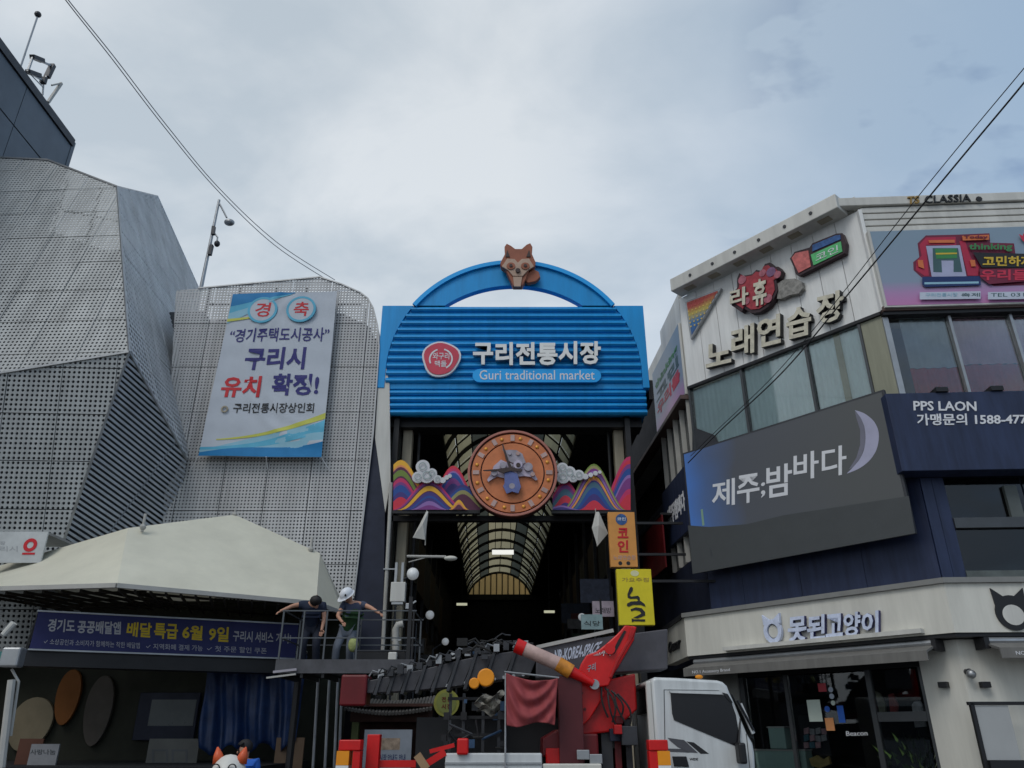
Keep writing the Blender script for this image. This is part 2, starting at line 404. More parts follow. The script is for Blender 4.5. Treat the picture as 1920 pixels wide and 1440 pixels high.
M['print_black'] = mat('print_black', (.015, .015, .017), .5, var=0)
M['print_yellow'] = mat('print_yellow', (.75, .55, .02), .5, var=0)

# ================================================================== GROUND
g = MB(); g.box(-400, 400, -400, 400, -.5, 0); g.build('ground', M['asphalt'], kind='structure')
g = MB(); g.box(-6, 7, -30, 19, .002, .006); g.build('road', M['asphalt'], kind='structure')
g = MB(); g.box(-30, -6, 6, 60, .004, .13); g.build('pavement', M['paver'], kind='structure')
g = MB(); g.box(7.9, 40, 4, 60, .004, .13); g.build('pavement', M['paver'], kind='structure')
g = MB(); g.box(-6, 7.9, 19, 60, .004, .10); g.build('alley_paving', M['paver'], kind='structure')
g = MB(); g.box(-5.995, -5.85, 6, 18.995, .01, .15); g.build('kerb', M['kerb'], kind='structure')
g = MB()
for i in range(5): g.box(-3.4+i*1.4, -2.8+i*1.4, 4, 7.5, .007, .011)
g.build('road_marking', M['road_white'], kind='structure')
# ================================================================== LEFT: FOLDED PERFORATED BUILDING
A_ = P(220, 350, 19); B_ = P(243, 660, 17); H_ = P(0, 700, 17.0)
L = thing('perforated_building', 'large building on the left wrapped in folded perforated grey aluminium panels', 'building', (-12, 20, 0))
G_ = rayplane(-90, 291, A_, B_, H_); H2 = rayplane(-90, 715, A_, B_, H_); Gt = rayplane(90, 300, A_, B_, H_)
facet([G_, Gt, A_, B_, H2], L, M['perf'], 1.3, 1.15, ov=.3)
C_ = P(50, 1215, 18.6)
C0 = rayplane(-90, 1240, B_, H_, C_); Hb = rayplane(-90, 714, B_, H_, C_)
facet([Hb, rayplane(243, 661, B_, H_, C_), C_, C0], L, M['perf_low'], 1.3, 1.15)
D_ = P(350, 862, 19.75)
D2 = rayplane(300, 1200, B_, D_, C_)
facet([B_, D_, D2, C_], L, M['perf_slot'], 2.6, 1.4, rot=R(-16))
F_ = rayplane(295, 368, A_, B_, D_); E_ = rayplane(372, 540, A_, B_, D_)
facet([A_, F_, E_, D_, B_], L, M['perf_side'], .95, 1.0)
# folded edge trims and the dark wall behind the screen
mb = MB()
for a, b in ((B_, H2), (B_, C_), (B_, A_), (A_, F_), (F_, E_), (B_, D_), (A_, Gt), (Gt, G_)):
    mb.bar(a+Vector((0, -.01, 0)), b+Vector((0, -.01, 0)), .05, .05)
mb.build('edge_trim', M['steel'], L)
off = Vector((-.1, .55, 0)); mb = MB()
def low(p, k=.0): return Vector((p.x, p.y, p.z-k))
mb.add([p+off for p in (low(G_, 2.0), low(Gt, 2.2), low(A_, 2.0), B_, H2)], [(0, 1, 2, 3, 4)])
mb.add([p+off for p in (Hb, B_, C_, C0)], [(0, 1, 2, 3)])
mb.add([p+off for p in (B_, D_, D2, C_)], [(0, 1, 2, 3)])
mb.add([p+off for p in (low(A_, 2.), low(F_, 2.), low(E_, .4), D_, B_)], [(0, 1, 2, 3, 4)])
mb.build('inner_wall', M['core'], L)
# horizontal rails seen through the screen
mb = MB()
for k in (1.1, 2.4, 3.7, 5.0):
    mb.bar(low(G_, k)+off*.4, low(A_, k)+off*.4, .06, .06); mb.bar(low(A_, k)+off*.4, low(F_, k)+off*.4, .06, .06)
for t in (.1, .3, .5, .7, .9):
    a = G_.lerp(A_, t); mb.bar(a+off*.35, low(a, 6)+off*.35, .07, .07)
mb.build('screen_rail', M['darkgrey'], L)
mb = MB(); mb.box(-30, -9.9, 21.5, 32, 0, 14); mb.box(-30, -13.5, 20.2, 21.5, 0, 13.6); mb.build('block', M['core'], L)

# second volume ---------------------------------------------------------------
L2 = thing('perforated_annex', 'lower perforated grey metal building with rounded top corner beside the blue gate', 'building', (-6.5, 20.5, 0))
FB = Frame((0, 20, 0), (1, 0, 0))
pts = [(330, 545), (372, 541), (600, 520), (640, 533), (676, 549), (690, 560), (700, 578), (708, 610), (711, 650), (705, 740), (700, 812), (664, 1118), (664, 1250), (290, 1250)]
p3 = [FB(*FB.px(*p)) for p in pts]
for i, ww in enumerate((1.38,)):
    facet(p3, L2, M['perf_b'], 1.18, 1.42, ov=.35)
mb = MB()
for a, b in zip(p3[1:11], p3[2:12]): mb.bar(a+Vector((0, -.02, 0)), b+Vector((0, -.02, 0)), .04, .04)
mb.build('edge_trim', M['steel'], L2)
mb = MB()
core = [FB(*FB.px(*p)) for p in [(330, 590), (640, 575), (690, 600), (703, 680), (700, 812), (672, 1118), (672, 1300), (290, 1300)]]
mb.slab([p+Vector((0, .45, 0)) for p in core], (0, 6, 0)); mb.build('inner_wall', M['core'], L2, fix=True)
mb = MB()
for x in (372, 430, 500, 560, 622, 680):
    u, v = FB.px(x, 640); mb.box(u-.03, u+.03, 20.12, 20.2, 4, v+1.9 if x < 650 else v+1.2)
for z in (13.5, 12.3):
    mb.box(-9.2, -4.6, 20.12, 20.2, z-.03, z+.03)
mb.build('screen_rail', M['darkgrey'], L2)
# dark navy return wall, pale edge panel
q = [FB(*FB.px(*p)) for p in [(702, 812), (722, 905), (716, 1260), (640, 1260), (664, 1118)]]
mb = MB(); mb.slab([p+Vector((0, .05, 0)) for p in q], (0, .3, 0)); mb.build('return_wall', M['navy_dark'], L2, fix=True)
q = [FB(*FB.px(*p)) for p in [(708, 610), (730, 720), (732, 905), (722, 960), (703, 820), (712, 650)]]
mb = MB(); mb.slab([p+Vector((0, .02, 0)) for p in q], (0, .12, 0)); mb.build('edge_panel', M['offwhite'], L2, fix=True)

# far upper-left block ---------------------------------------------------------
T = thing('grey_tower_block', 'blue grey panel clad block rising behind the perforated building at upper left', 'building', (-22, 22, 0))
xs = -18.4
mb = MB(); mb.box(-30, xs-.06, 12, 25, 0, 24.1); mb.build('wall', M['core'], T)
FT = Frame((xs, 25, 0), (0, 1, 0))   # u from near to far, normal +x
z = 24.0; k = 0
for hgt in (1.9, 2.2, 2.2, 2.2, 2.2, 2.2):
    for j in range(4):
        mb = MB(); mb.fbox(FT, -3.2*(j+1)+.015, -3.2*j-.015, z-hgt+.03, z-.03, -.06, 0); mb.build('cladding_panel', M['grey_panel'], T)
    z -= hgt
mb = MB(); mb.fbox(FT, -13, .05, 24.0, 24.35, -.3, .07); mb.build('parapet', M['darkgrey'], T)
mb = MB(); mb.box(-30, xs+.02, 25.0, 25.2, 0, 24.3); mb.build('end_wall', M['grey_panel'], T)
def onT(px, py, dxx=-.5):
    r = ray(px, py); t = (xs+dxx)/r.x; return Vector((0, 0, 1.6))+r*t
an = thing('rooftop_antenna', 'thin rooftop mast with a small round head at the upper left', 'antenna', (xs-.5, 22, 24.3))
mb = MB(); b0 = onT(38, 128); b1 = onT(70, 32); b0.z -= .4
mb.tube([b0, b1], .035, 6); mb.build('mast', M['steel'], an)
mb = MB(); mb.ball(onT(71, 27), .13, 10); mb.build('head', M['darkgrey'], an)
af = thing('antenna_frame', 'rectangular metal antenna frame with dark panels on the edge of the grey block', 'antenna', (xs-.4, 23.4, 24.3))
mb = MB(); c = [onT(*p, -.4) for p in ((52, 134), (61, 108), (98, 124), (82, 152))]
for i in range(4): mb.bar(c[i], c[(i+1) % 4], .07, .07)
mb.bar(onT(82, 152, -.4), onT(80, 178, -.4), .05, .05); mb.bar(onT(52, 134, -.4), onT(82, 165, -.4), .03, .03)
mb.build('frame', M['steel'], af)
for a, b in (((60, 106), (80, 114)), ((52, 134), (74, 142)), ((99, 122), (88, 145)), ((83, 146), (80, 156))):
    mb = MB(); mb.bar(onT(*a, -.4), onT(*b, -.4), .2, .16); mb.build('panel_antenna', M['darkgrey'], af)
ap = thing('rooftop_railing', 'short bent metal post standing at the roof corner of the grey block', 'railing', (xs-.4, 24.5, 24.3))
mb = MB(); mb.bar(onT(90, 192, -.4), onT(115, 156, -.4), .10, .10); mb.bar(onT(115, 156, -.4), onT(97, 160, -.4), .06, .06); mb.build('post', M['pipe'], ap)

# ================================================================== MARKET ARCADE
AR = thing('market_arcade', 'long covered market arcade with barrel vaulted translucent roof behind the blue gate', 'arcade', (0, 21, 0))
def ax(y): return .35-.026*y+.17          # centre line drift
bays = 13; y0 = 21.6; dyb = 2.38; SPR = 10.2; HS = 2.12; RISE = 1.45
rad = (HS*HS+RISE*RISE)/(2*RISE); zc = SPR+RISE-rad; amax = math.asin(HS/rad)
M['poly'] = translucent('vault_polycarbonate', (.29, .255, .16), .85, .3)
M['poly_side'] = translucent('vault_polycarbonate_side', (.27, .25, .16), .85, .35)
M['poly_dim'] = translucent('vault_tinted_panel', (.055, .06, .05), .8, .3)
def vp(y, a, rr=0): return Vector((ax(y)+(rad+rr)*math.sin(a), y, zc+(rad+rr)*math.cos(a)))
def vault_piece(name, a0, a1, ya, yb, m, rr=0, th=.02, n=4, par=None):
    mb = MB(); vs = []
    if 'pane' in name:      # single translucent sheet
        for i in range(n+1): a = a0+(a1-a0)*i/n; vs += [vp(ya, a, rr), vp(yb, a, rr)]
        mb.add(vs, [(2*i, 2*i+2, 2*i+3, 2*i+1) for i in range(n)]); return mb.build(name, m, par or AR)
    for i in range(n+1):
        a = a0+(a1-a0)*i/n
        vs += [vp(ya, a, rr), vp(yb, a, rr), vp(yb, a, rr+th), vp(ya, a, rr+th)]
    fs = []
    for i in range(n):
        for e in range(4): fs.append((i*4+e, (i+1)*4+e, (i+1)*4+(e+1) % 4, i*4+(e+1) % 4))
    fs += [(0, 1, 2, 3), (n*4+3, n*4+2, n*4+1, n*4)]
    mb.add(vs, fs); return mb.build(name, m, par or AR)
aC = .27*amax; aD = .50*amax
for b in range(bays):
    ya = y0+b*dyb+.02; yb = ya+dyb-.04; ym = (ya+yb)/2
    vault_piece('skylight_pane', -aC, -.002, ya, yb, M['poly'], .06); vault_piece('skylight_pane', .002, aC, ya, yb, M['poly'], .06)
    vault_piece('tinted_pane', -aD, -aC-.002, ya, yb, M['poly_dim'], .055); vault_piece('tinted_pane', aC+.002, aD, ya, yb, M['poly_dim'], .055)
    for s in (-1, 1):
        e0, e1 = sorted((s*(aD+.002), s*amax))
        em = (e0+e1)/2
        for (p0, p1) in ((e0, em-.002), (em+.002, e1)):
            vault_piece('roof_pane', p0, p1, ya, ym-.004, M['poly_side'], .05, n=2); vault_piece('roof_pane', p0, p1, ym+.004, yb, M['poly_side'], .05, n=2)
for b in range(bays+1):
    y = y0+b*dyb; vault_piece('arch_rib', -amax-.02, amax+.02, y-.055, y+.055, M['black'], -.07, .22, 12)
mb = MB(); ye = y0+bays*dyb
for s in (-1, 1):
    for a in (s*aC, s*aD, s*(aD+amax)/2, s*amax): mb.bar(vp(y0, a), vp(ye, a), .05, .05)
mb.bar(vp(y0, 0, .08), vp(ye, 0, .08), .03, .04)
for b in range(bays):
    y = y0+(b+.5)*dyb
    for s in (-1, 1): mb.bar(vp(y, s*aD), vp(y, s*(aD+amax)/2), .03, .05); mb.bar(vp(y, s*(aD+amax)/2), vp(y, s*amax), .03, .05)
mb.build('purlin', M['black'], AR, kind='stuff')
# end lunette
M['lunette'] = translucent('lunette_panel', (.85, .68, .42), .9, .15)
ye += .1; nseg = 11
for i in range(nseg):
    x0_ = -HS+2*HS*i/nseg+.03; x1_ = -HS+2*HS*(i+1)/nseg-.03
    h = lambda x: max(SPR+.02, zc+math.sqrt(max(0, rad*rad-x*x)))
    FE = Frame((ax(ye), ye, 0), (1, 0, 0)); mb = MB()
    mb.prism(FE, [(x0_, SPR), (x1_, SPR), (x1_, h(x1_)), ((x0_+x1_)/2, h((x0_+x1_)/2)), (x0_, h(x0_))], 0, .03)
    mb.build('lunette_pane', M['lunette'], AR)
    mb = MB(); mb.fbox(FE, x0_-.06, x0_, SPR, h(x0_)+.1, -.02, .05); mb.build('lunette_mullion', M['black'], AR)
mb = MB(); mb.box(-4, 3.2, ye-.15, ye+.09, SPR-.35, SPR); mb.build('end_beam', M['black'], AR)
# side roofs, walls and the dark end
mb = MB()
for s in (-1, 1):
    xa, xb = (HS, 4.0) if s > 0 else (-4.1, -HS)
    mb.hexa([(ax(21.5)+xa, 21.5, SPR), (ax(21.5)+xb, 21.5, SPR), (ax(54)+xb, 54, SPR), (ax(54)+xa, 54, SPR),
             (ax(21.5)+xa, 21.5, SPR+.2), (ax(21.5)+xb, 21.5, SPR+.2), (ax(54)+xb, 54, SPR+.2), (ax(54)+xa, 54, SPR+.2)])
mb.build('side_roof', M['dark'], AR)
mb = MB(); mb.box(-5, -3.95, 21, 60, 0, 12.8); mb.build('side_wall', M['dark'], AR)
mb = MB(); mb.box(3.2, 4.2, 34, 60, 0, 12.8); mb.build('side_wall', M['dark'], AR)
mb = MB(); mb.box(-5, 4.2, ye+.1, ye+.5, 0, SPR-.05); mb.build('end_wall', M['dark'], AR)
# shop fronts inside: mullions, awnings, shelves of stalls (dim)
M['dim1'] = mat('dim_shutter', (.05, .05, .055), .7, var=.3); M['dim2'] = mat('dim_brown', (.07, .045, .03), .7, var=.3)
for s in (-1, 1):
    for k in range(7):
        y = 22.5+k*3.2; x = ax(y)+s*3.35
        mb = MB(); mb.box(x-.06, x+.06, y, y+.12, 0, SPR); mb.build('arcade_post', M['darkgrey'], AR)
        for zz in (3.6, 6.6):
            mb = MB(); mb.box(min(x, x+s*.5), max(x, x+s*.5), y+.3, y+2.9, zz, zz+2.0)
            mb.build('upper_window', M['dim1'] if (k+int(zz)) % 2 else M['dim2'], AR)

# ------------------------------------------------------------------ GATE
G = thing('market_gate', 'blue louvred market entrance gate with arch on top and beige posts', 'gate', (0, 20, 0))
FG = Frame((0, 20, 0), (1, 0, 0))
u0, u1, v0, v1 = FG.rect([(717, 573), (1206, 573), (1218, 728), (705, 728)])
mb = MB(); mb.fbox(FG, u0, u1, v0, v1, -1.3, -.06); mb.build('sign_box', M['blue'], G, bevel=.02)
a0_, a1_, b0_, b1_ = FG.rect([(714, 738), (1213, 738), (1213, 770), (714, 770)])
mb = MB(); mb.fbox(FG, a0_, a1_, b0_, v0-.002, -1.2, -.16); mb.build('lower_box', M['blue'], G, bevel=.02)
mb = MB(); mb.fbox(FG, a0_+.1, a1_-.1, b0_-.3, b0_-.003, -1.1, -.5); mb.build('soffit', M['black'], G)
for s, uu in ((-1, u0), (1, u1)):
    mb = MB(); mb.fbox(FG, uu-.12 if s < 0 else uu+.003, uu-.003 if s < 0 else uu+.12, v0-.25, v0+.35, -1, -.2); mb.build('bracket', M['black'], G)
cx = FG.px(963, 560)[0]; zc_, Ro = 11.2, 3.7
# flat corner plates left and right of the arch line
top = v1; pitch = (v1-v0)/11.6
def arch_u(z): return math.sqrt(max(.1, Ro*Ro-(z-zc_)**2)) if z > zc_ else Ro
for s in (-1, 1):
    e = u0 if s < 0 else u1; n = 10
    pp = [(e, v0+.02), (e, v1)]+[(cx+s*(arch_u(v1-(v1-v0-.02)*i/n)), v1-(v1-v0-.02)*i/n) for i in range(n+1)]
    mb = MB(); mb.prism(FG, pp, -.058, .0); mb.build('corner_plate', M['blue'], G, bevel=.008)
def slat(ua, ub, zb, h, w0_, dep, nm='louvre_slat'):
    mb = MB(); m_ = 6; prof = [(0, 0), (dep*.55, h*.08), (dep, h*.35), (dep*.95, h*.62), (dep*.35, h*.98), (0, h)]
    vs = [FG(ua, zb+b, w0_+a) for a, b in prof]+[FG(ub, zb+b, w0_+a) for a, b in prof]
    mb.add(vs, [(i, i+m_, (i+1) % m_+m_, (i+1) % m_) for i in range(m_)]+[tuple(reversed(range(m_))), tuple(range(m_, 2*m_))])
    return mb.build(nm, M['blue'], G, fix=True)
k = 0; z = v1-pitch
while z > v0-.05:
    a = arch_u(z+pitch*.5); slat(max(u0, cx-a)+.02, min(u1, cx+a)-.02, z+.03, pitch-.06, -.058, .10); z -= pitch
z = v0-pitch*.75
for i in range(4):
    slat(a0_, a1_, z-.01, pitch*.80, -.158, .13); z -= pitch*.86
# arch
mb = MB(); n = 40; vs = []; Ri, zi = 3.37, 10.7
ao = math.acos((v1-zc_)/Ro); ai = math.acos((v1-zi)/Ri)
for i in range(n+1):
    t = -1+2*i/n
    po = (cx+Ro*math.sin(ao*t), zc_+Ro*math.cos(ao*t)); pi_ = (cx+Ri*math.sin(ai*t), zi+Ri*math.cos(ai*t))
    vs += [FG(*po, 0), FG(*pi_, 0), FG(*pi_, -.22), FG(*po, -.22)]
fs = [(i*4+e, i*4+(e+1) % 4, (i+1)*4+(e+1) % 4, (i+1)*4+e) for i in range(n) for e in range(4)]
mb.add(vs, fs); mb.build('arch', M['blue'], G, smooth='auto', fix=True)
mb = MB(); vs = []
for i in range(n+1):
    t = -1+2*i/n; a = ao*t; c_, s_ = math.cos(a), math.sin(a)
    vs += [FG(cx+(Ro-.1)*s_, zc_+(Ro-.1)*c_, .003), FG(cx+(Ro+.03)*s_, zc_+(Ro+.03)*c_, .003), FG(cx+(Ro+.03)*s_, zc_+(Ro+.03)*c_, .09), FG(cx+(Ro-.1)*s_, zc_+(Ro-.1)*c_, .09)]
mb.add(vs, fs); mb.build('arch_rim', M['blue_lip'], G, smooth='auto', fix=True)
# posts
for px_, wd in ((766, .27), (1158, .27)):
    u, v = FG.px(px_, 800, -.8); mb = MB(); mb.fbox(FG, u-wd/2, u+wd/2, 0, b0_, -1.05, -.75); mb.build('post', M['beige'], G, bevel=.02)
for px_ in (746, 1178, 787, 1140):
    u, v = FG.px(px_, 800, -.9); mb = MB(); mb.tube([FG(u, 0, -.95), FG(u, b0_, -.95)], .045, 8); mb.build('support_tube', M['pipe'] if px_ in (746, 1178) else M['black'], G)
mb = MB(); mb.fbox(FG, -3.3, 3.3, 6.86, 7.0, -.5, -.3); mb.build('cross_beam', M['black'], G)
for s in (-1, 1):
    mb = MB(); mb.fbox(FG, -3.35 if s < 0 else 3.2, -3.2 if s < 0 else 3.35, 0, b0_, -.6, -.3); mb.build('frame_post', M['black'], G)

# lettering on the gate
LT = thing('gate_lettering', 'white raised Korean market name on the blue louvres above the English name', 'lettering', (1.5, 19.8, 11.6))
lettering(FG, '구리전통시장', FG.quad([(887, 686), (1126, 686), (1126, 643), (887, 643)], .12), .075, .20, [M['white'], M['steel']], LT, bold=.035, per=True, jitter=.03)
PL = thing('english_name_plate', 'rounded blue plate with the English market name under the white letters', 'sign', (1.5, 19.8, 11.3))
u_0, u_1, v_0, v_1 = FG.rect([(886, 692), (1127, 692), (1127, 717), (886, 717)], .1)
r_ = (v_1-v_0)/2; pp = [(u_1-r_+r_*math.sin(PI*i/10), v_0+r_-r_*math.cos(PI*i/10)) for i in range(11)]+[(u_0+r_-r_*math.sin(PI*i/10), v_0+r_+r_*math.cos(PI*i/10)) for i in range(11)]
mb = MB(); mb.prism(FG, pp, .06, .12); mb.build('plate', M['blue_lip'], PL)
lettering(FG, 'Guri traditional market', FG.quad([(899, 712), (1115, 712), (1115, 694), (899, 694)], .125), .121, .13, M['print_white'], PL, bold=.004)
SE = thing('seal_emblem', 'round red and white seal emblem left of the market name', 'emblem', (-1.8, 19.8, 11.7))
su, sv = FG.px(827, 673, .1)
def wob(r, n=28, k=.05): return [(su+r*(1+k*math.sin(3*a+.6)+k*.4*math.sin(5*a))*math.cos(a), sv+r*1.02*(1+k*math.sin(3*a+.6)+k*.4*math.sin(5*a))*math.sin(a)) for a in [2*PI*i/n for i in range(n)]]
M['seal'] = mat('seal_red', (.58, .05, .09), .5, var=.1)
mb = MB(); mb.prism(FG, wob(.555), .04, .13); mb.build('rim', M['print_white'], SE)
mb = MB(); mb.prism(FG, wob(.50), .131, .15); mb.build('field', M['seal'], SE)
mb = MB(); mb.ring(FG, su, sv-.03, .30, .345, .151, .158, 24, a0=R(-60), a1=R(75)); mb.ring(FG, su, sv-.03, .30, .345, .151, .158, 24, a0=R(110), a1=R(205)); mb.build('ring_stroke', M['print_white'], SE)
lettering(FG, '와구리', [(su-.24, sv-.04), (su+.24, sv-.04), (su+.24, sv+.18), (su-.24, sv+.18)], .151, .158, M['print_white'], SE, bold=.01)
lettering(FG, '맥돌', [(su-.17, sv-.28), (su+.17, sv-.28), (su+.17, sv-.08), (su-.17, sv-.08)], .151, .158, M['print_white'], SE, bold=.01)

# animal ornament on the arch: a plain raccoon-like head of brown board
RC = thing('animal_ornament', 'brown layered raccoon shaped board ornament on top of the blue arch', 'ornament', (0, 19.9, 14.6))
M['fur1'] = mat('ornament_brown', (.30, .095, .05), .55, var=.15); M['fur2'] = mat('ornament_tan', (.46, .32, .24), .55, var=.12); M['fur3'] = mat('ornament_dark', (.05, .03, .028), .55)
q = lambda l, ww: [FG.px(x, y, ww) for x, y in l]
mb = MB(); mb.prism(FG, q([(938, 500), (947, 483), (946, 470), (950, 464), (958, 468), (966, 474), (978, 474), (987, 466), (994, 463), (998, 470), (997, 483), (1004, 499), (1002, 508), (992, 512), (986, 530), (979, 543), (962, 543), (955, 528), (948, 512), (940, 507)], .12), .1, .34); mb.build('head_board', M['fur1'], RC, bevel=.02)
mb = MB(); mb.prism(FG, q([(982, 528), (990, 516), (1000, 509), (1010, 514), (1013, 524), (1004, 532), (990, 535)], .12), .1, .26); mb.build('tail', M['fur1'], RC, bevel=.02)
mb = MB(); mb.prism(FG, q([(941, 501), (951, 486), (965, 487), (971, 494), (978, 487), (992, 486), (1001, 501), (990, 508), (980, 519), (962, 519), (953, 508)], .345), .342, .39); mb.build('face', M['fur2'], RC, bevel=.01)
for cxp in (958, 985):
    u, v = FG.px(cxp, 499, .4); mb = MB(); mb.disc(FG, u, v, .13, .392, .42, 18, ry=.12); mb.build('eye_patch', M['fur1'], RC)
    mb = MB(); mb.disc(FG, u, v, .05, .422, .45, 12); mb.build('eye', M['fur3'], RC)
u, v = FG.px(971, 508, .4); mb = MB(); mb.disc(FG, u, v, .075, .40, .45, 12); mb.build('nose', M['fur3'], RC)
mb = MB(); mb.prism(FG, q([(962, 520), (979, 520), (976, 538), (964, 538)], .345), .342, .38); mb.build('chest', M['fur2'], RC)
for cxp in (952, 991):
    mb = MB(); mb.prism(FG, q([(cxp-4, 482), (cxp+4, 482), (cxp+(1 if cxp > 960 else -1)*1, 469)], .345), .342, .37); mb.build('inner_ear', M['fur3'], RC)

# ------------------------------------------------------------------ medallion
MD = thing('round_medallion', 'round orange medallion with studs and a blue grey emblem hanging over the market entrance', 'emblem', (0, 19.6, 8.1))
FM = Frame((0, 19.55, 0), (1, 0, 0)); mu, mv = FM.px(961, 887); MR = abs(FM.px(1045, 887)[0]-mu)
M['cop'] = mat('copper_orange', (.60, .19, .07), .5, var=.15, scale=3, dirt=.08); M['cop_dark'] = mat('medallion_groove', (.07, .018, .018), .5)
M['cop_rim'] = mat('medallion_rim', (.42, .16, .12), .45, var=.15); M['pale'] = mat('pale_tile', (.48, .33, .30), .5, var=.2)
M['stud'] = mat('brass_stud', (.75, .34, .06), .35, .3, var=.1); M['embl_grey'] = mat('emblem_grey', (.34, .31, .36), .5, var=.25, scale=6)
M['embl_lilac'] = mat('emblem_lilac', (.50, .44, .55), .5, var=.2, scale=6); M['embl_blue'] = mat('emblem_blue', (.12, .15, .36), .5, var=.2, scale=5)
mb = MB(); mb.disc(FM, mu, mv, MR, -.25, -.02, 64); mb.build('backing', M['cop_dark'], MD)
mb = MB(); mb.ring(FM, mu, mv, MR*.945, MR*1.0, -.018, .09, 72); mb.build('rim', M['cop_rim'], MD, bevel=.01)
mb = MB(); mb.ring(FM, mu, mv, MR*.72, MR*.91, -.018, .05, 72); mb.build('outer_band', M['cop'], MD)
mb = MB(); mb.disc(FM, mu, mv, MR*.69, -.018, .05, 64); mb.build('field', M['cop'], MD)
for i in range(12):
    a = 2*PI*(i+.5)/12+.04; u, v = mu+MR*.815*math.cos(a), mv+MR*.815*math.sin(a)
    mb = MB(); mb.ball(FM(u, v, .05), (.055, .035, .055), 10); mb.build('stud', M['stud'], MD, smooth=True)
    a = 2*PI*i/12; c_, s_ = math.cos(a), math.sin(a); u, v = mu+MR*.815*c_, mv+MR*.815*s_
    mb = MB(); mb.prism(FM, [(u+c_*p*.085-s_*q_*.055, v+s_*p*.085+c_*q_*.055) for p, q_ in ((-1, -1), (1, -1), (1, 1), (-1, 1))], .051, .075); mb.build('tile', M['pale'], MD)
mq = lambda l, ww=.1: [FM.px(860+x/7.2, 790+y/7.2, ww) for x, y in l]
for nm, l, m_, w0_, w1_ in (
    ('emblem_wing', [(385, 790), (450, 690), (470, 610), (570, 520), (660, 560), (700, 620), (790, 740), (620, 770), (520, 745), (440, 790), (400, 820)], 'embl_lilac', .06, .12),
    ('emblem_wing', [(1065, 790), (1010, 690), (985, 620), (900, 590), (820, 540), (740, 560), (690, 640), (740, 760), (880, 740), (980, 755), (1040, 800)], 'embl_lilac', .06, .13),
    ('emblem_top', [(590, 380), (640, 400), (690, 395), (780, 400), (860, 450), (905, 570), (820, 600), (700, 560), (650, 520)], 'embl_grey', .131, .17),
    ('emblem_body', [(620, 700), (700, 690), (790, 720), (830, 860), (840, 900), (805, 985), (720, 960), (650, 990), (600, 890), (620, 850)], 'embl_blue', .14, .20),
    ('emblem_pole', [(585, 330), (600, 330), (680, 560), (720, 640), (690, 660), (640, 540)], 'fur3', .201, .23),
    ('emblem_arm', [(330, 680), (520, 665), (700, 640), (860, 670), (850, 700), (700, 690), (600, 720), (520, 690), (340, 690)], 'fur3', .201, .24)):
    mb = MB(); mb.prism(FM, mq(l), w0_, w1_); mb.build(nm, M[m_], MD, fix=True)
for x, y, r, m_ in ((600, 600, 45, 'embl_grey'), (480, 700, 45, 'embl_grey'), (940, 620, 60, 'embl_grey'), (800, 590, 62, 'embl_lilac'), (805, 600, 30, 'fur3'), (700, 600, 30, 'embl_grey'), (1000, 720, 30, 'pale'), (720, 880, 40, 'embl_grey'), (800, 440, 28, 'pale'), (690, 440, 25, 'embl_grey')):
    u, v = FM.px(860+x/7.2, 790+y/7.2, .15); mb = MB(); mb.disc(FM, u, v, r/7.2*.0139, .14, .205+.03*(m_ == 'fur3'), 14); mb.build('emblem_swirl', M[m_], MD)

# ------------------------------------------------------------------ painted hills
cols = {'p': (.55, .03, .13), 'v': (.20, .04, .22), 'l': (.28, .15, .42), 'b': (.015, .07, .30), 'n': (.05, .035, .20), 'y': (.80, .42, .03), 'g': (.16, .24, .04), 'd': (.10, .02, .06), 'o': (.70, .25, .10), 't': (.06, .15, .22), 'r': (.62, .03, .06), 'e': (.32, .30, .12)}
HM = {k_: mat('painted_'+n_, cols[k_], .5, var=.08, scale=3) for k_, n_ in dict(p='pink', v='violet', l='lilac', b='blue', n='indigo', y='yellow', g='green', d='plum', o='peach', t='teal', r='crimson', e='olive').items()}
FH = Frame((0, 19.9, 0), (1, 0, 0))
def hills(t, hl, xmin, xmax, base=958):
    lay = 0
    for (cxp, top_, hw, bands) in hl:
        mb = MB(); ms = list(dict.fromkeys(c_ for c_, _ in bands)); 
        for c_, f in bands:
            pts = []
            h0 = base-top_; hgt = h0*f; s_ = hw*(.30+.70*f)
            n = 22
            for i in range(n+1):
                x = cxp-s_+2*s_*i/n
                x = min(max(x, xmin), xmax); d = (x-cxp)/s_
                y = base-hgt*(.5+.5*math.cos(PI*min(1, abs(d))))
                pts.append((x, y))
            pts = [pts[i] for i in range(len(pts)) if i == 0 or pts[i][0] > pts[i-1][0]+.01]
            pl = [(pts[0][0], base+.4)]+pts+[(pts[-1][0], base+.4)]
            if pl[-1][0]-pl[0][0] < 1: continue
            mb.prism(FH, [FH.px(x, y) for x, y in pl], lay-.05 if lay == 0 else lay-.008, lay, ms.index(c_)); lay += .005
        mb.build('painted_hill', [HM[c_] for c_ in ms], t)
HL = thing('painted_hill_panel', 'colourful rolling striped hill cut-out left of the round medallion', 'panel', (-2.2, 19.85, 7.1), 'painted hill panels beside the medallion')
hills(HL, [(850, 873, 58, [('r', 1), ('p', .94), ('l', .88), ('b', .84), ('v', .72), ('n', .6)]),
           (752, 863, 70, [('y', 1), ('o', .9), ('d', .86), ('g', .80), ('d', .68), ('p', .64), ('v', .56), ('b', .50), ('n', .36), ('r', .26)]),
           (868, 920, 50, [('n', 1.25), ('b', 1.12), ('e', .98), ('d', .78)]),
           (806, 901, 70, [('p', 1), ('v', .92), ('d', .84), ('y', .78), ('d', .62), ('n', .58), ('b', .46), ('n', .38), ('l', .28), ('v', .14)]),
           (861, 940, 18, [('y', 1), ('o', .72), ('d', .5)])], 738, 900)
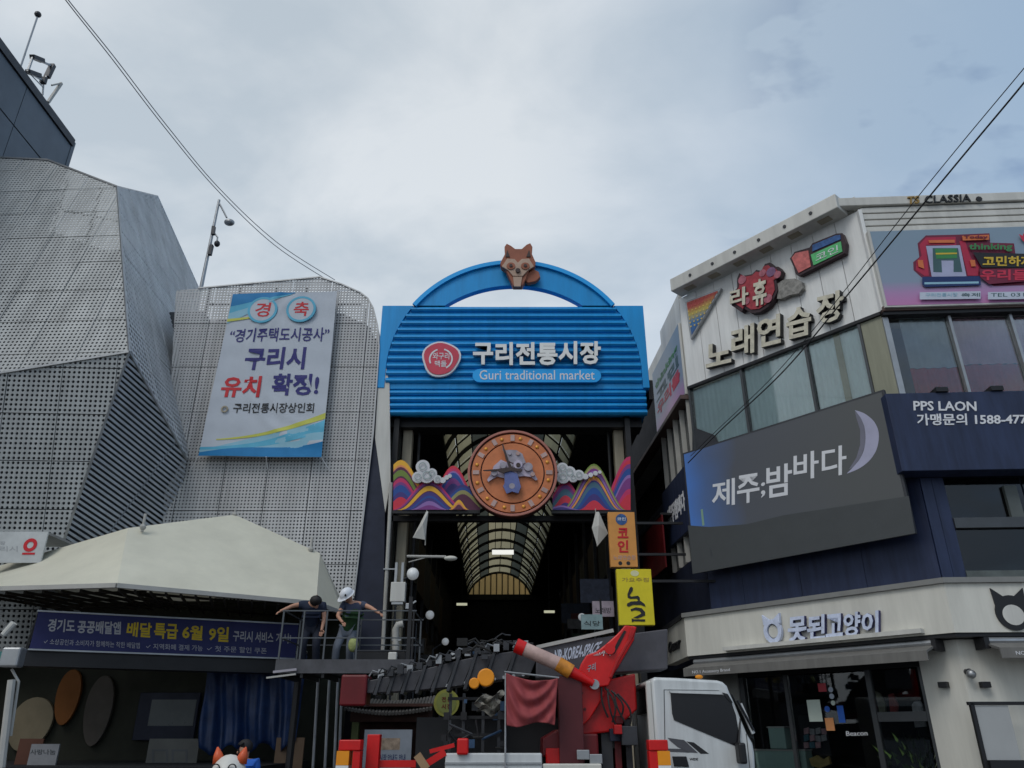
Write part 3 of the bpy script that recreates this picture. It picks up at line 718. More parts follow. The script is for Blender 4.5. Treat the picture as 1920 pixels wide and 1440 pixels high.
HR = thing('painted_hill_panel', 'colourful rolling striped hill cut-out right of the round medallion', 'panel', (2.3, 19.85, 7.1), 'painted hill panels beside the medallion')
hills(HR, [(1180, 856, 62, [('p', 1), ('r', .93), ('v', .86), ('b', .78), ('l', .66), ('v', .60), ('p', .40), ('r', .30)]),
           (1060, 902, 48, [('p', 1), ('v', .86), ('t', .72), ('r', .50), ('n', .26)]),
           (1113, 871, 62, [('g', 1), ('e', .96), ('v', .90), ('l', .84), ('d', .76), ('y', .73), ('o', .69), ('n', .64), ('t', .60), ('b', .48), ('n', .34), ('r', .20)]),
           (1052, 950, 34, [('l', 1.0), ('n', .6)])], 1036, 1182)
mb = MB(); a = FH.px(737, 958); b = FH.px(900, 958); mb.fbox(FH, a[0], b[0], a[1]-.09, a[1]-.002, -.06, .1); mb.build('bottom_rail', M['black'], HL)
mb = MB(); a = FH.px(1034, 958); b = FH.px(1183, 958); mb.fbox(FH, a[0], b[0], a[1]-.09, a[1]-.002, -.06, .1); mb.build('bottom_rail', M['black'], HR)
M['cloud'] = mat('cloud_board', (.60, .60, .62), .5, var=.12, scale=4); M['cloud_line'] = mat('cloud_outline', (.34, .40, .40), .5, var=.1)
for nm, cl in (('left', [(792, 873, 12), (783, 893, 10), (800, 890, 13), (809, 886, 9), (820, 897, 7), (830, 899, 5), (837, 894, 4), (843, 891, 3.5)]), ('right', [(1055, 876, 10), (1056, 893, 11), (1068, 884, 11), (1075, 894, 8), (1086, 889, 9), (1098, 892, 5), (1108, 889, 4), (1117, 886, 4), (1125, 884, 3)])):
    CL = thing('cloud_board', 'white curly cloud cut-out on the '+nm+' striped hills', 'cut-out', (FH.px(cl[0][0], 890)[0], 19.7, 8.2))
    k_ = .0139*1.08
    mb = MB()
    for i, (x, y, r) in enumerate(cl): u, v = FH.px(x, y, .3); mb.disc(FH, u, v, r*k_*1.05, .16-.003*i, .22+.004*i, 20)
    mb.build('cloud_puff', M['cloud'], CL)
    mb = MB()
    for i, (x, y, r) in enumerate(cl[:5]): u, v = FH.px(x, y, .3); mb.ring(FH, u, v, r*k_*.45, r*k_*.60, .262, .268, 14)
    mb.build('curl_line', M['cloud_line'], CL)

# ================================================================== RIGHT: CORNER BUILDING
RC0 = Vector((8.16, 14.8, 0)); RL0 = Vector((4.41, 19.2, 0))
FA = Frame(RL0, RC0-RL0); WA = (RC0-RL0).length
FR = Frame(RC0, (.998, -.055, 0)); U0 = .5; FC = Frame(FA(U0, 0, 0), (.051, -1, 0))
CB = thing('corner_building', 'three storey corner building with white, navy and cream storefront walls on the right', 'building', (8, 17, 0))
def va(*pts): return sum(FA.px(x, y)[1] for x, y in pts)/len(pts)
V_top = va((1602, 401), (1277, 557)); V_wp = va((1290, 722), (1650, 590)); V_scr = 8.05; 
V_fas1 = va((1315, 1155), (1765, 1105)); V_fas0 = va((1310, 1232), (1790, 1190)); 
print('V', V_top, V_wp, V_scr, V_fas1, V_fas0, WA)
V_roof = FR.px(1640, 377)[1]; print('roof', V_roof, FR.px(1920, 357))
# hull set behind the cladding
def hull(z0, z1, ins, m, nm, mi=0):
    a = FC(-14, 0, -ins); b = FC(0, 0, -ins); b2 = FA(U0, 0, -ins); c_ = FA(WA, 0, -ins); c2 = FR(0, 0, -ins); d = FR(13, 0, -ins)
    loop = [Vector((a.x, a.y, 0)), (b+b2)/2, (c_+c2)/2, d, Vector((d.x, 36, 0)), Vector((a.x, 36, 0))]
    mb = MB(); mb.slab([Vector((p.x, p.y, z0)) for p in loop], (0, 0, z1-z0)); return mb.build(nm, m, CB, fix=True)
hull(.13, V_fas0, 2.6, M['dark'], 'shop_interior')
hull(V_fas0+.01, V_scr+.05, .12, M['navy_dark'], 'structure')
hull(V_scr+.06, V_wp-.01, .9, M['dark'], 'upper_room')
hull(V_wp, V_top-.02, .12, M['offwhite'], 'structure')
mb = MB(); mb.fbox(FR, .0, 13, V_top-.02, V_roof-.1, -14, -.12); mb.build('roof_block', M['offwhite'], CB)
# white wall planks, face A
n = 9
for i in range(n):
    mb = MB(); mb.fbox(FA, U0+(WA-U0)*i/n+.008, U0+(WA-U0)*(i+1)/n-.008, V_wp, V_top, -.10, 0); mb.build('wall_plank', M['white_panel'], CB)
mb = MB(); mb.fbox(FA, U0, WA, V_wp-.08, V_wp-.004, -.1, .05); mb.build('dark_trim', M['black'], CB)
# cornice on face A
mb = MB(); cw = .5; mb.fbox(FA, U0+.12, WA-.22, V_top+.003, V_top+.40, .003, cw); cor = mb.build('cornice', M['offwhite'], CB, bevel=.02)
for px_, py_ in ((1294, 516), (1336, 496), (1378, 476), (1423, 453), (1472, 430), (1521, 405)):
    u, v = FA.px(px_, py_, cw); mb = MB(); mb.disc(FA, u, V_top+.20, .045, cw+.002, cw+.02, 12); mb.build('fixing', M['darkgrey'], CB)
for i in range(6):
    u = .95+i*.8; mb = MB(); mb.fbox(FA, u, u+.3, V_top-.012, V_top+.001, .15, .36); mb.build('soffit_vent', M['beige'], CB)
mb = MB(); mb.fbox(FA, U0+.2, WA, V_top+.1, max(V_roof-.05, V_top+.44), -.3, -.02); mb.build('parapet', M['offwhite'], CB)
# corner return of the white wall on face B
mb = MB(); mb.fbox(FR, -.02, .06, V_wp, V_roof-.3, -.1, .10); mb.build('corner_trim', M['white_panel'], CB)
# face B upper cladding: horizontal ridges
vb = [FR.px(1700, y)[1] for y in (371, 388, 400, 412, 424, 434)]
for i in range(5):
    mb = MB(); mb.fbox(FR, -.6 if i == 0 else .07, 9, vb[i+1]+.02, vb[i]-.01, -.1, .10 if i == 0 else .04); mb.build('cladding_strip', M['offwhite'], CB, bevel=.015)
Vs0 = FR.px(1700, 578)[1]; Vw0 = FR.px(1700, 590)[1]
mb = MB(); mb.fbox(FR, .07, 9, Vs0-.02, vb[5], -.1, 0); mb.build('sign_backing', M['offwhite'], CB)
mb = MB(); mb.fbox(FR, .0, 9, Vw0+.03, Vs0-.024, -.1, .16); mb.build('canopy_trim', mat('brown_trim', (.10, .06, .05), .5), CB)
mb = MB(); mb.fbox(FR, .0, 9, Vw0-.05, Vw0+.026, -.1, .12); mb.build('dark_trim', M['black'], CB)
# ---- window band, face A
def curtain(F, u0, u1, v0, v1, w_, m, par, amp=.04, pitch=.16):
    mb = MB(); n = max(6, int((u1-u0)/pitch*6)); vs = []
    for i in range(n+1):
        t = i/n; u = u0+(u1-u0)*t; ww = w_+amp*math.sin(2*PI*(u1-u0)/pitch*t)+amp*.4*math.sin(17*t+3)
        vs += [F(u, v0, ww), F(u, v1, ww)]
    mb.add(vs, [(2*i, 2*i+2, 2*i+3, 2*i+1) for i in range(n)]); return mb.build('curtain', m, par, smooth=True)
M['curt'] = mat('pale_blue_curtain', (.66, .78, .78), .8, var=.12, scale=.8); M['curt2'] = mat('grey_curtain', (.24, .28, .30), .8, var=.15)
M['curt_red'] = mat('dark_red_curtain', (.26, .014, .018), .8, var=.2); M['curt_pink'] = mat('pink_grey_curtain', (.36, .23, .27), .8, var=.15)
M['mull'] = mat('window_frame_metal', (.08, .085, .09), .4, .5, var=.1)
fr_v0, fr_v1 = V_scr-.9, V_wp-.085
us = [U0+.03, FA.px(1398, 760)[0], FA.px(1524, 730)[0], FA.px(1621, 660)[0], WA]
for i in range(3):
    mb = MB(); mb.fbox(FA, us[i]+.03, us[i+1]-.03, fr_v0, fr_v1, -.07, -.055); p_ = mb.build('window_pane', M['glass'], CB)
    curtain(FA, us[i]+.03, us[i+1]-.02, fr_v0, fr_v1, -.115, M['curt'], CB, .018, .14)
for i in range(4):
    mb = MB(); mb.fbox(FA, us[i]-.03, us[i]+.03, fr_v0, fr_v1, -.1, .02); mb.build('window_frame', M['mull'], CB)
mb = MB(); mb.fbox(FA, us[3]+.035, WA, fr_v0, fr_v1, -.1, -.01); mb.build('wall_end', mat('olive_wall', (.27, .27, .20), .6, streak=True), CB)
mb = MB(); mb.fbox(FA, U0+.02, WA, V_scr-1.0, V_scr-.9, -.3, .02); mb.build('sill', M['mull'], CB)
us2 = FA.px(1578, 690)[0]; mb = MB(); mb.fbox(FA, us2-.09, us2+.06, fr_v0, fr_v1, -.094, -.075); mb.build('olive_blind', mat('olive_blind', (.30, .31, .22), .7), CB)
mb = MB(); mb.prism(FA, [FA.px(*p, .02) for p in ((1298, 800), (1298, 850), (1345, 830), (1338, 815))], -.05, .02); mb.build('awning_bit', M['darkgrey'], CB)
# ---- window band, face B
Vn1 = FR.px(1700, 737, .45)[1]
ub = [.06, .30, FR.px(1797, 660)[0], FR.px(1915, 660)[0], FR.px(1915, 660)[0]+1.15, 9]
mb = MB(); mb.fbox(FR, .0, .12, Vn1-.2, Vw0-.06, -.1, .03); mb.build('window_frame', M['steel'], CB)
for i in range(1, 5):
    mb = MB(); mb.fbox(FR, ub[i]+(.03 if i > 1 else -.15), ub[i+1]-.03, Vn1-.3, Vw0-.06, -.08, -.065); mb.build('window_pane', M['glass'], CB)
    if i > 1: mb = MB(); mb.fbox(FR, ub[i]-.03, ub[i]+.03, Vn1-.3, Vw0-.06, -.1, .02); mb.build('window_frame', M['steel'], CB)
vm_ = Vn1+(Vw0-Vn1)*.40
curtain(FR, .42, ub[2]-.03, vm_, Vw0-.06, -.14, M['curt2'], CB, .02, .22)
curtain(FR, .42, ub[2]-.03, Vn1-.3, vm_, -.155, M['curt_red'], CB, .03, .22)
for i in (2, 3, 4):
    curtain(FR, ub[i]+.04, ub[i+1]-.03, vm_+.06, Vw0-.06, -.14, M['curt_pink'], CB, .02, .18)
    curtain(FR, ub[i]+.04, ub[i+1]-.03, Vn1-.3, vm_+.06, -.155, M['curt_red'], CB, .03, .25)
# ---- navy walls, face A under the screen
n = 4; vlo, vhi = V_fas1+.02, V_scr-1.02
for i in range(n):
    mb = MB(); mb.fbox(FA, U0*(i == 0)+WA*i/n+.004, WA*(i+1)/n-.004, vlo, vhi, -.10, 0); mb.build('navy_panel', M['navy'], CB)
# face B navy: band with writing, projecting
Vn0 = FR.px(1760, 882, .45)[1]
NS = thing('navy_sign_band', 'navy band with white PPS LAON lettering and phone number on the right wall', 'sign', (9.5, 14.3, Vn0))
un = FR.px(1660, 740, .45)[0]; mb = MB(); mb.fbox(FR, un, 9, Vn0, Vn1, .002, .45); mb.build('band', M['navy'], NS, bevel=.01)
textpx(FR, 'PPS LAON', [(1713, 770), (1831, 771), (1830, 753), (1712, 752)], .455, M['print_white'], NS, .01, bold=.02)
textpx(FR, '가맹문의 1588-477', [(1720, 798), (1926, 796), (1925, 775), (1718, 776)], .455, M['print_white'], NS, .01, bold=.02)
for x in (1766, 1870): 
    u, v = FR.px(x, 737, .45); NSs = MB(); NSs.fbox(FR, u-.12, u+.12, Vn1+.003, Vn1+.1, .2, .5); NSs.build('spot_lamp', M['black'], NS)
# wall B below the band: navy pier then windows
ue = FR.px(1793, 1000)[0]
for a, b in ((0.02, ue*.5), (ue*.5, ue)):
    mb = MB(); mb.fbox(FR, a+.004, b-.004, vlo, Vn0-.01, -.1, 0); mb.build('navy_panel', M['navy'], CB)
vst1 = FR.px(1830, 971)[1]; vst0 = FR.px(1830, 990)[1]; vbt = FR.px(1850, 1070)[1]
mb = MB(); mb.fbox(FR, ue, 9, vst0, vst1, -.1, .04); mb.build('grey_rail', M['mull'], CB)
mb = MB(); mb.fbox(FR, ue, 9, V_fas1+.05, vbt, -.1, .02); mb.build('low_panel', mat('grey_green_panel', (.09, .105, .10), .5, var=.4, scale=3), CB)
for a, b in ((ue+.02, ue+1.5), (ue+1.54, 9)):
    mb = MB(); mb.fbox(FR, a, b, vst1, Vn0-.01, -.08, -.06); mb.build('window_pane', M['glass_dark'], CB)
    mb = MB(); mb.fbox(FR, a, b, vbt, vst0, -.08, -.06); mb.build('window_pane', M['glass_dark'], CB)
u_ = FR.px(1897, 930)[0]; mb = MB(); mb.fbox(FR, u_-.12, u_+.12, vst1, Vn0-.2, -.05, .03); mb.build('pipe_cover', mat('grey_duct', (.10, .115, .11), .5), CB)
# ---- ground floor fascia
WF = .35
mb = MB(); 
def band(v0, v1, w0_, w1_, uA0, m, nm, uB=9):
    # band running round the corner A-B as two butt-jointed pieces
    a = [FA(uA0, 0, w0_), FA(uA0, 0, w1_)]
    def corner(w_):
        p1 = FA(0, 0, w_); d1 = FA.u; p2 = FR(0, 0, w_); d2 = FR.u
        t = ((p2.x-p1.x)*d2.y-(p2.y-p1.y)*d2.x)/(d1.x*d2.y-d1.y*d2.x); return p1+d1*t
    ci, co = corner(w0_), corner(w1_); e = [FR(uB, 0, w0_), FR(uB, 0, w1_)]
    for q in ([a[1], co, ci, a[0]], [co, e[1], e[0], ci]):
        mb = MB(); mb.slab([Vector((p.x, p.y, v0)) for p in q], (0, 0, v1-v0)); mb.build(nm, m, CB, fix=True)
band(V_fas0, V_fas1, -.1, WF, -.05, M['cream'], 'fascia')
band(V_fas1+.003, V_fas1+.10, -.1, WF+.06, -.08, mat('grey_cap', (.22, .22, .21), .5), 'fascia_cap')
band(V_fas0-.07, V_fas0-.003, -.1, WF-.03, -.05, M['black'], 'fascia_shadow_gap')
# fascia left return on the alley corner, with script lettering
FL = Frame(FA(-.05, 0, WF), Vector((.0, -1, 0)))
rl = -2.6
mb = MB(); mb.fbox(FL, rl, -.003, V_fas0, V_fas1, -.25, 0); mb.build('fascia', M['cream'], CB)
mb = MB(); mb.fbox(FL, rl-.03, -.003, V_fas1+.003, V_fas1+.10, -.25, .05); mb.build('fascia_cap', M['darkgrey'], CB)
lettering(FL, 'Ousar', [(rl*.80, V_fas0+.25), (rl*.22, V_fas0+.25), (rl*.22, V_fas1-.35), (rl*.80, V_fas1-.35)], .002, .04, M['print_black'], CB, bold=.02, shear=.2)
# awning (folding) under the fascia
AWm = mat('grey_awning', (.16, .155, .145), .7, var=.15, streak=True)
for F_, ua, ub_, txt in ((FA, .1, WA-.25, [(1325, 1259), (1397, 1252), (1397, 1246), (1325, 1253)]), (FR, .35, 7, None)):
    aw = thing('folded_awning', 'grey folded shop awning under the cream fascia '+('facing the truck' if F_ is FA else 'on the right side'), 'awning', tuple(F_((ua+ub_)/2, V_fas0-.3, .5)))
    mb = MB(); vs = []
    prof = [(.0, V_fas0-.08), (.75, V_fas0-.30), (.75, V_fas0-.47), (.72, V_fas0-.47), (.72, V_fas0-.33), (0, V_fas0-.12)]
    vs = [F_(ua, b, a) for a, b in prof]+[F_(ub_, b, a) for a, b in prof]; k = 6
    mb.add(vs, [(i, i+k, (i+1) % k+k, (i+1) % k) for i in range(k)]+[tuple(reversed(range(k))), tuple(range(k, 2*k))]); mb.build('fabric', AWm, aw, fix=True)
    mb = MB(); mb.tube([F_(ua, V_fas0-.14, .3), F_(ub_, V_fas0-.14, .3)], .06, 10); mb.build('roller', M['steel'], aw)
    mb = MB(); mb.fbox(F_, ub_-.03 if F_ is FA else ua-.06, ub_+.05 if F_ is FA else ua+.03, V_fas0-.28, V_fas0-.09, .05, .42); mb.build('end_bracket', M['black'], aw)
    lettering(F_, 'NO.1 Accessory Brand', [(ua+.25, V_fas0-.44), (ua+1.25, V_fas0-.44), (ua+1.25, V_fas0-.36), (ua+.25, V_fas0-.36)], .751, .754, M['print_white'], aw, bold=0)
# ground floor face A: pier + storefront
uP = FA.px(1727, 1260)[0]; uS = FA.px(1385, 1300)[0]; print('uP', uP, uS)
zt = V_fas0-.085
mb = MB(); mb.fbox(FA, uP, WA, .13, zt, -.4, .0); mb.build('corner_pier', M['cream'], CB)
mb = MB(); mb.fbox(FR, .0, 1.35, .13, zt, -.4, -.0); mb.build('corner_pier', M['cream'], CB)
mb = MB(); mb.fbox(FA, -.05, uS, .13, zt, -.4, .0); mb.build('side_pier', mat('grey_pier', (.20, .20, .185), .7), CB)
for i, (a, b) in enumerate(((uS, uS+.12), (FA.px(1478, 1340)[0]-.04, FA.px(1478, 1340)[0]+.04), (FA.px(1633, 1320)[0]-.05, FA.px(1633, 1320)[0]+.05), (uP-.08, uP-.003))):
    mb = MB(); mb.fbox(FA, a, b, .13, zt-.42, -.15, -.05); mb.build('shopfront_mullion', M['mull'], CB)
mb = MB(); mb.fbox(FA, uS, uP-.003, zt-.42, zt, -.15, -.04); mb.build('shopfront_header', M['black'], CB)
mm = [uS+.12, FA.px(1478, 1340)[0], FA.px(1633, 1320)[0], uP-.08]
for i in range(3):
    mb = MB(); mb.fbox(FA, mm[i]+.05, mm[i+1]-.06, .15, zt-.42, -.10, -.085); mb.build('shopfront_pane', M['glass_shop'], CB)
um = mm[2]; mb = MB(); mb.fbox(FA, um+.06, uP-.09, 1.85, 2.02, -.14, -.06); mb.build('transom', M['mull'], CB)
# goods inside the shop
GI = Frame(FA(0, 0, -.22), FA.u)
M['mint'] = mat('mint_display', (.62, .88, .82), .4, var=.12, scale=2)
for i, (x0_, x1_, y0_, y1_, m_, nm, lb) in enumerate(((1398, 1490, 1405, 1450, 'mint', 'display_counter', 'pale mint display counter inside the shop window behind the truck cab'), (1495, 1512, 1405, 1450, 'mint', 'display_counter', 'narrow pale mint display block beside the shop door'), (1442, 1472, 1362, 1404, 'mint', 'display_box', 'small mint box standing on the mint counter in the shop window'))):
    c_ = GI.rect([(x0_, y0_), (x1_, y0_), (x1_, y1_), (x0_, y1_)]); t = thing(nm, lb, 'display', tuple(GI(c_[0], c_[2], 0)))
    zb = .14 if i < 2 else c_[2]+.004
    mb = MB(); mb.fbox(GI, c_[0], c_[1], zb, c_[3]-.03, -.35, 0); mb.build('body', M[m_], t, bevel=.01)
    mb = MB(); mb.fbox(GI, c_[0]-.02, c_[1]+.02, c_[3]-.028, c_[3], -.37, .02); mb.build('top', M['white'], t)
def item(nm, lb, cat, pxl, m_, w_=-.25, th=.06):
    pts = [GI.px(x, y, w_) for x, y in pxl]; mb = MB(); mb.prism(GI, pts, w_, w_+th); o = mb.build(nm, m_, fix=True); return tag(o, lb, cat)
gm = {n_: mat('goods_'+n_, c_, .6, var=.3, scale=9) for n_, c_ in dict(pink=(.62, .38, .42), grey=(.45, .45, .47), gold=(.60, .45, .18), red=(.30, .05, .05), olive=(.30, .30, .22), blue=(.10, .25, .32)).items()}
item('hanging_bag', 'olive grey bag hanging high in the right pane of the shop window', 'bag', [(1643, 1296), (1652, 1300), (1662, 1320), (1662, 1338), (1652, 1340), (1648, 1318)], gm['olive'])
item('hanging_bag', 'dark red bag hanging beside the olive one in the shop window', 'bag', [(1668, 1302), (1676, 1300), (1686, 1322), (1684, 1338), (1672, 1338)], gm['red'])
rk = thing('display_rack', 'rack of pale pink and grey cards inside the shop door below the notice sheet', 'rack', tuple(GI(GI.px(1530, 1400)[0], .2, -.2)))
rk_r = random.Random(8)
for i in range(11):
    x, y = 1508+(i % 4)*11, 1366+(i//4)*13; a_ = rk_r.uniform(-2, 2); mb = MB(); mb.prism(GI, [GI.px(x+dx_, y+dy_+a_*(dx_ > 4), -.2) for dx_, dy_ in ((0, 0), (9, -1), (10, 10), (1, 11))], -.2, -.17); mb.build('card', gm[('pink', 'grey', 'grey', 'pink', 'blue')[i % 5]], rk)
mb = MB(); mb.fbox(GI, GI.px(1504, 1400, -.26)[0], GI.px(1556, 1400, -.26)[0], .15, 2.0, -.30, -.26); mb.build('stand', M['black'], rk)
item('gold_ornament', 'gold coloured crumpled ornament at the bottom of the shop door glass', 'ornament', [(1520, 1422), (1534, 1416), (1546, 1424), (1556, 1418), (1560, 1432), (1540, 1440), (1524, 1436)], gm['gold'], -.1)
item('mirror_stand', 'round topped grey mirror in the right pane of the shop window', 'mirror', [(1712, 1322), (1716, 1316), (1726, 1315), (1732, 1322), (1738, 1362), (1718, 1364)], gm['grey'], -.3)
wm = {'s_white': (.6, .68, .6), 's_red': (.5, .06, .08), 's_or': (.7, .3, .12), 's_blue': (.03, .12, .5), 's_pale': (.5, .55, .65), 's_silver': (.35, .33, .37)}
for k_, c_ in wm.items(): M[k_] = mat('sticker_'+k_[2:], c_, .5, var=.1)
FS = Frame(FA(0, 0, -.08), FA.u)
for i, (l, t_, r, b_, m_, rnd, lb) in enumerate(((1515, 1312, 1540, 1353, 's_white', 0, 'white notice sheet taped inside the dark shop door glass'), (1534, 1281, 1549, 1297, 's_red', 0, 'red and white square sticker at the top of the shop door glass'),
    (1548, 1346, 1564, 1370, 's_or', 0, 'orange sticker on the shop door glass below the round ones'), (1571, 1323, 1583, 1355, 's_blue', 0, 'tall blue sticker on the shop door glass'), (1553, 1288, 1562, 1298, 's_pale', 1, 'uppermost of the small round stickers on the shop door glass'),
    (1555, 1301, 1564, 1310, 's_pale', 1, 'second from the top of the small round stickers on the door glass'), (1546, 1324, 1556, 1335, 's_blue', 1, 'round blue sticker left of the tall blue sticker on the door'), (1558, 1314, 1566, 1322, 's_white', 1, 'small round greenish white sticker in the middle of the door glass column'))):
    c_ = FS.rect([(l, t_), (r, t_), (r, b_), (l, b_)]); mb = MB()
    if rnd: mb.disc(FS, (c_[0]+c_[1])/2, (c_[2]+c_[3])/2, (c_[1]-c_[0])/2, -.001, .003, 16)
    else: mb.fbox(FS, c_[0], c_[1], c_[2], c_[3], -.001, .003)
    o = mb.build('notice_sheet' if i == 0 else 'door_sticker', M[m_]); tag(o, lb, 'notice' if i == 0 else 'sticker')
bd = thing('door_lettering', 'white Beacon lettering on the dark shop door glass', 'lettering', tuple(FS(FS.px(1605, 1377)[0], 2, 0)))
textpx(FS, 'Beacon', [(1587, 1380), (1627, 1379), (1626, 1370), (1586, 1371)], .002, M['print_white'], bd, .003, bold=.01)
pl = thing('potted_plant', 'leafy potted plant inside the shop window beside the corner pier', 'plant', tuple(GI(mm[3]-.35, .14, -.1)))
mb = MB(); mb.tube([GI(mm[3]-.35, .14, -.1), GI(mm[3]-.35, .6, -.1)], .16, 12, r2=.2); mb.build('pot', M['white'], pl)
M['leaf'] = mat('leaf_green', (.07, .13, .03), .5, var=.4, scale=8)
mb = MB(); rr = random.Random(3); base = GI(mm[3]-.35, .6, -.1)
for i in range(90):
    a = rr.uniform(0, 2*PI); e = rr.uniform(.3, 1.5); l_ = rr.uniform(.3, 1.1); d = Vector((math.cos(a)*math.cos(e), math.sin(a)*math.cos(e), math.sin(e))); p = base+d*l_
    s_ = d.orthogonal().normalized()*.05; mb.add([p-s_, p+d*.08-s_*.3, p+d*.16, p+s_], [(0, 1, 2, 3)])
mb.build('foliage', M['leaf'], pl)
# wall lamps on the pier
for F_, x, y, lb in ((FA, 1770, 1284, 'small black wall lamp on the left face of the cream corner pier'), (FR, 1846, 1284, 'small black wall lamp on the right face of the cream corner pier')):
    u, v = F_.px(x, y, .06); t = thing('wall_lamp', lb, 'lamp', tuple(F_(u, v, 0)), 'wall lamps on the corner pier')
    mb = MB(); mb.fbox(F_, u-.08, u+.08, v-.05, v+.05, .02, .14); mb.build('shade', M['black'], t, bevel=.01)
    mb = MB(); mb.fbox(F_, u-.04, u+.04, v-.03, v+.03, 0.001, .02); mb.build('mount', M['darkgrey'], t)
# security camera / bracket at the corner
u, v = FR.px(1822, 1258, .2); t = thing('security_camera', 'small camera under the awning at the building corner', 'camera', tuple(FR(u, v, 0)))
mb = MB(); mb.tube([FR(u, v, .0), FR(u, v, .12)], .05, 10); mb.build('mount', M['darkgrey'], t)
mb = MB(); mb.ball(FR(u, v-.05, .16), .08, 12); mb.build('dome', M['steel'], t, smooth=True)
# face B ground window + white board
mb = MB(); mb.fbox(FR, 1.36, 9, .13, zt, -.3, -.25); mb.build('shopfront_pane', M['glass_dark'], CB)
for a in (1.36, 2.9):
    mb = MB(); mb.fbox(FR, a, a+.06, .13, zt, -.24, -.14); mb.build('shopfront_mullion', M['mull'], CB)
wb = thing('pavement_board', 'grey framed board standing in front of the cream pier at the right edge', 'board', tuple(FR(.75, .13, .5)))
c_ = FR.rect([(1822, 1318), (1890, 1318), (1912, 1424), (1842, 1426)], .4)
mb = MB(); mb.fbox(FR, c_[0]+.05, c_[1], c_[2], c_[3]-.04, .38, .41); mb.build('sheet', mat('grey_sheet', (.38, .39, .39), .5, var=.05), wb)
mb = MB(); mb.fbox(FR, c_[0]-.02, c_[0]+.045, .14, c_[3], .36, .43); mb.fbox(FR, c_[0]-.05, c_[1]+.6, c_[3]-.035, c_[3]+.02, .36, .43); mb.fbox(FR, c_[0]+.05, c_[1]+.6, .14, c_[2]-.003, .3, .5); mb.build('frame', M['black'], wb)
# ---- alley side, face C
uc = -12
mb = MB(); mb.fbox(FC, -2.3, -.02, V_wp-.2, V_top+.2, -.1, 0); mb.build('side_wall', M['offwhite'], CB)
mb = MB(); mb.fbox(FC, uc, -2.303, V_wp-.2, V_top-.8, -.1, 0); mb.build('side_wall', M['dark'], CB)
for i in range(5):
    a = -.12-i*.72; mb = MB(); mb.fbox(FC, a-.05, a, V_fas1+1.6, V_wp-.22, -.1, .06); mb.build('window_frame', M['pipe'], CB)
    mb = MB(); mb.fbox(FC, a-.70, a-.06, V_fas1+1.6, V_wp-.22, -.08, -.06); mb.build('window_pane', M['glass_dark'], CB)
mb = MB(); mb.fbox(FC, uc, -.05, V_wp-.32, V_wp-.21, -.1, .22); mb.build('canopy_trim', mat('brown_trim_side', (.10, .06, .05), .5), CB)
mb = MB(); mb.fbox(FC, uc, -.02, V_fas1+.1, V_fas1+1.59, -.1, 0); mb.build('navy_panel', M['navy_dark'], CB)
# ================================================================== SIGNS ON THE RIGHT BUILDING
def sq(x0, y0, x1, y1, s): h = abs(s)*(x1-x0)*.30; e = (y1-y0)*.05; return [(x0, y1+h*.6+e), (x1, y1-h-e*0), (x1, y0-h*.6-e), (x0, y0+h)]
# LED screen
SC = thing('led_screen', 'large grey LED billboard with a crescent moon and white Korean words on the angled wall', 'billboard', tuple(FA(WA/2, 5, .6)))
WS = .5
c_ = (.50, 5.655, 5.157, 8.12)
M['screen'] = gradient('led_picture', [(.0, (.05, .14, .40)), (.12, (.055, .10, .22)), (.30, (.060, .066, .080)), (1.0, (.060, .064, .066))], 'X', .45, emit=.22)
mb = MB(); mb.fbox(FA, c_[0]-.03, c_[1]+.03, c_[2]-.03, c_[3]+.03, WS-.10, WS-.004); mb.build('cabinet', M['darkgrey'], SC, bevel=.01)
mb = MB(); mb.fbox(FA, c_[0]+.5, c_[1]-.5, c_[2]+.15, c_[3]-.3, .01, WS-.102); mb.build('support_frame', M['navy_dark'], SC)
card('picture', FA, c_[0]+.02, c_[1]-.02, c_[2]+.02, c_[3]-.02, WS-.003, WS+.003, M['screen'], SC)
M['pr_moon'] = mat('print_moon', (.42, .42, .56), .5, var=.15, scale=1.2); M['pr_sea'] = mat('print_sea', (.062, .068, .071), .5, var=.05); M['pr_gl'] = mat('print_lamp_green', (.22, .36, .26), .5, var=0)
def smooth(pts, k=5):
    o_ = []
    for i in range(len(pts)-1):
        a, b, c, d = [Vector(pts[j]) for j in (max(i-1, 0), i, i+1, min(i+2, len(pts)-1))]
        for q_ in range(k): t = q_/k; o_.append(tuple(.5*((2*b)+(c-a)*t+(2*a-5*b+4*c-d)*t*t+(-a+3*b-3*c+d)*t**3)))
    return o_+[tuple(pts[-1])]
mb = MB(); outer = [(1603, 769), (1622, 776), (1640, 792), (1648, 814), (1644, 842), (1630, 864), (1610, 879), (1588, 888)]; inner = [(1600, 876), (1614, 858), (1622, 835), (1622, 805), (1614, 783)]
mb.prism(FA, [FA.px(*p, WS) for p in smooth(outer)+smooth(inner)], WS+.003, WS+.006); mb.build('moon_print', M['pr_moon'], SC)
M['pr_glow'] = mat('print_moon_glow', (.17, .17, .22), .5, var=.1)
mb = MB(); inn2 = [(1592, 880), (1606, 858), (1613, 834), (1613, 806), (1606, 784)]; mb.prism(FA, [FA.px(*p, WS) for p in [(1603, 770), (1614, 783), (1622, 805), (1622, 835), (1614, 858), (1600, 876)]+inn2], WS+.003, WS+.005); mb.build('moon_glow_print', M['pr_glow'], SC)
sea = [(1290, 985), (1330, 988), (1400, 983), (1470, 966), (1704, 930), (1716, 1000), (1299, 1076)]
mb = MB(); mb.prism(FA, [FA.px(*p, WS) for p in sea], WS+.003, WS+.0045); mb.build('sea_print', M['pr_sea'], SC)
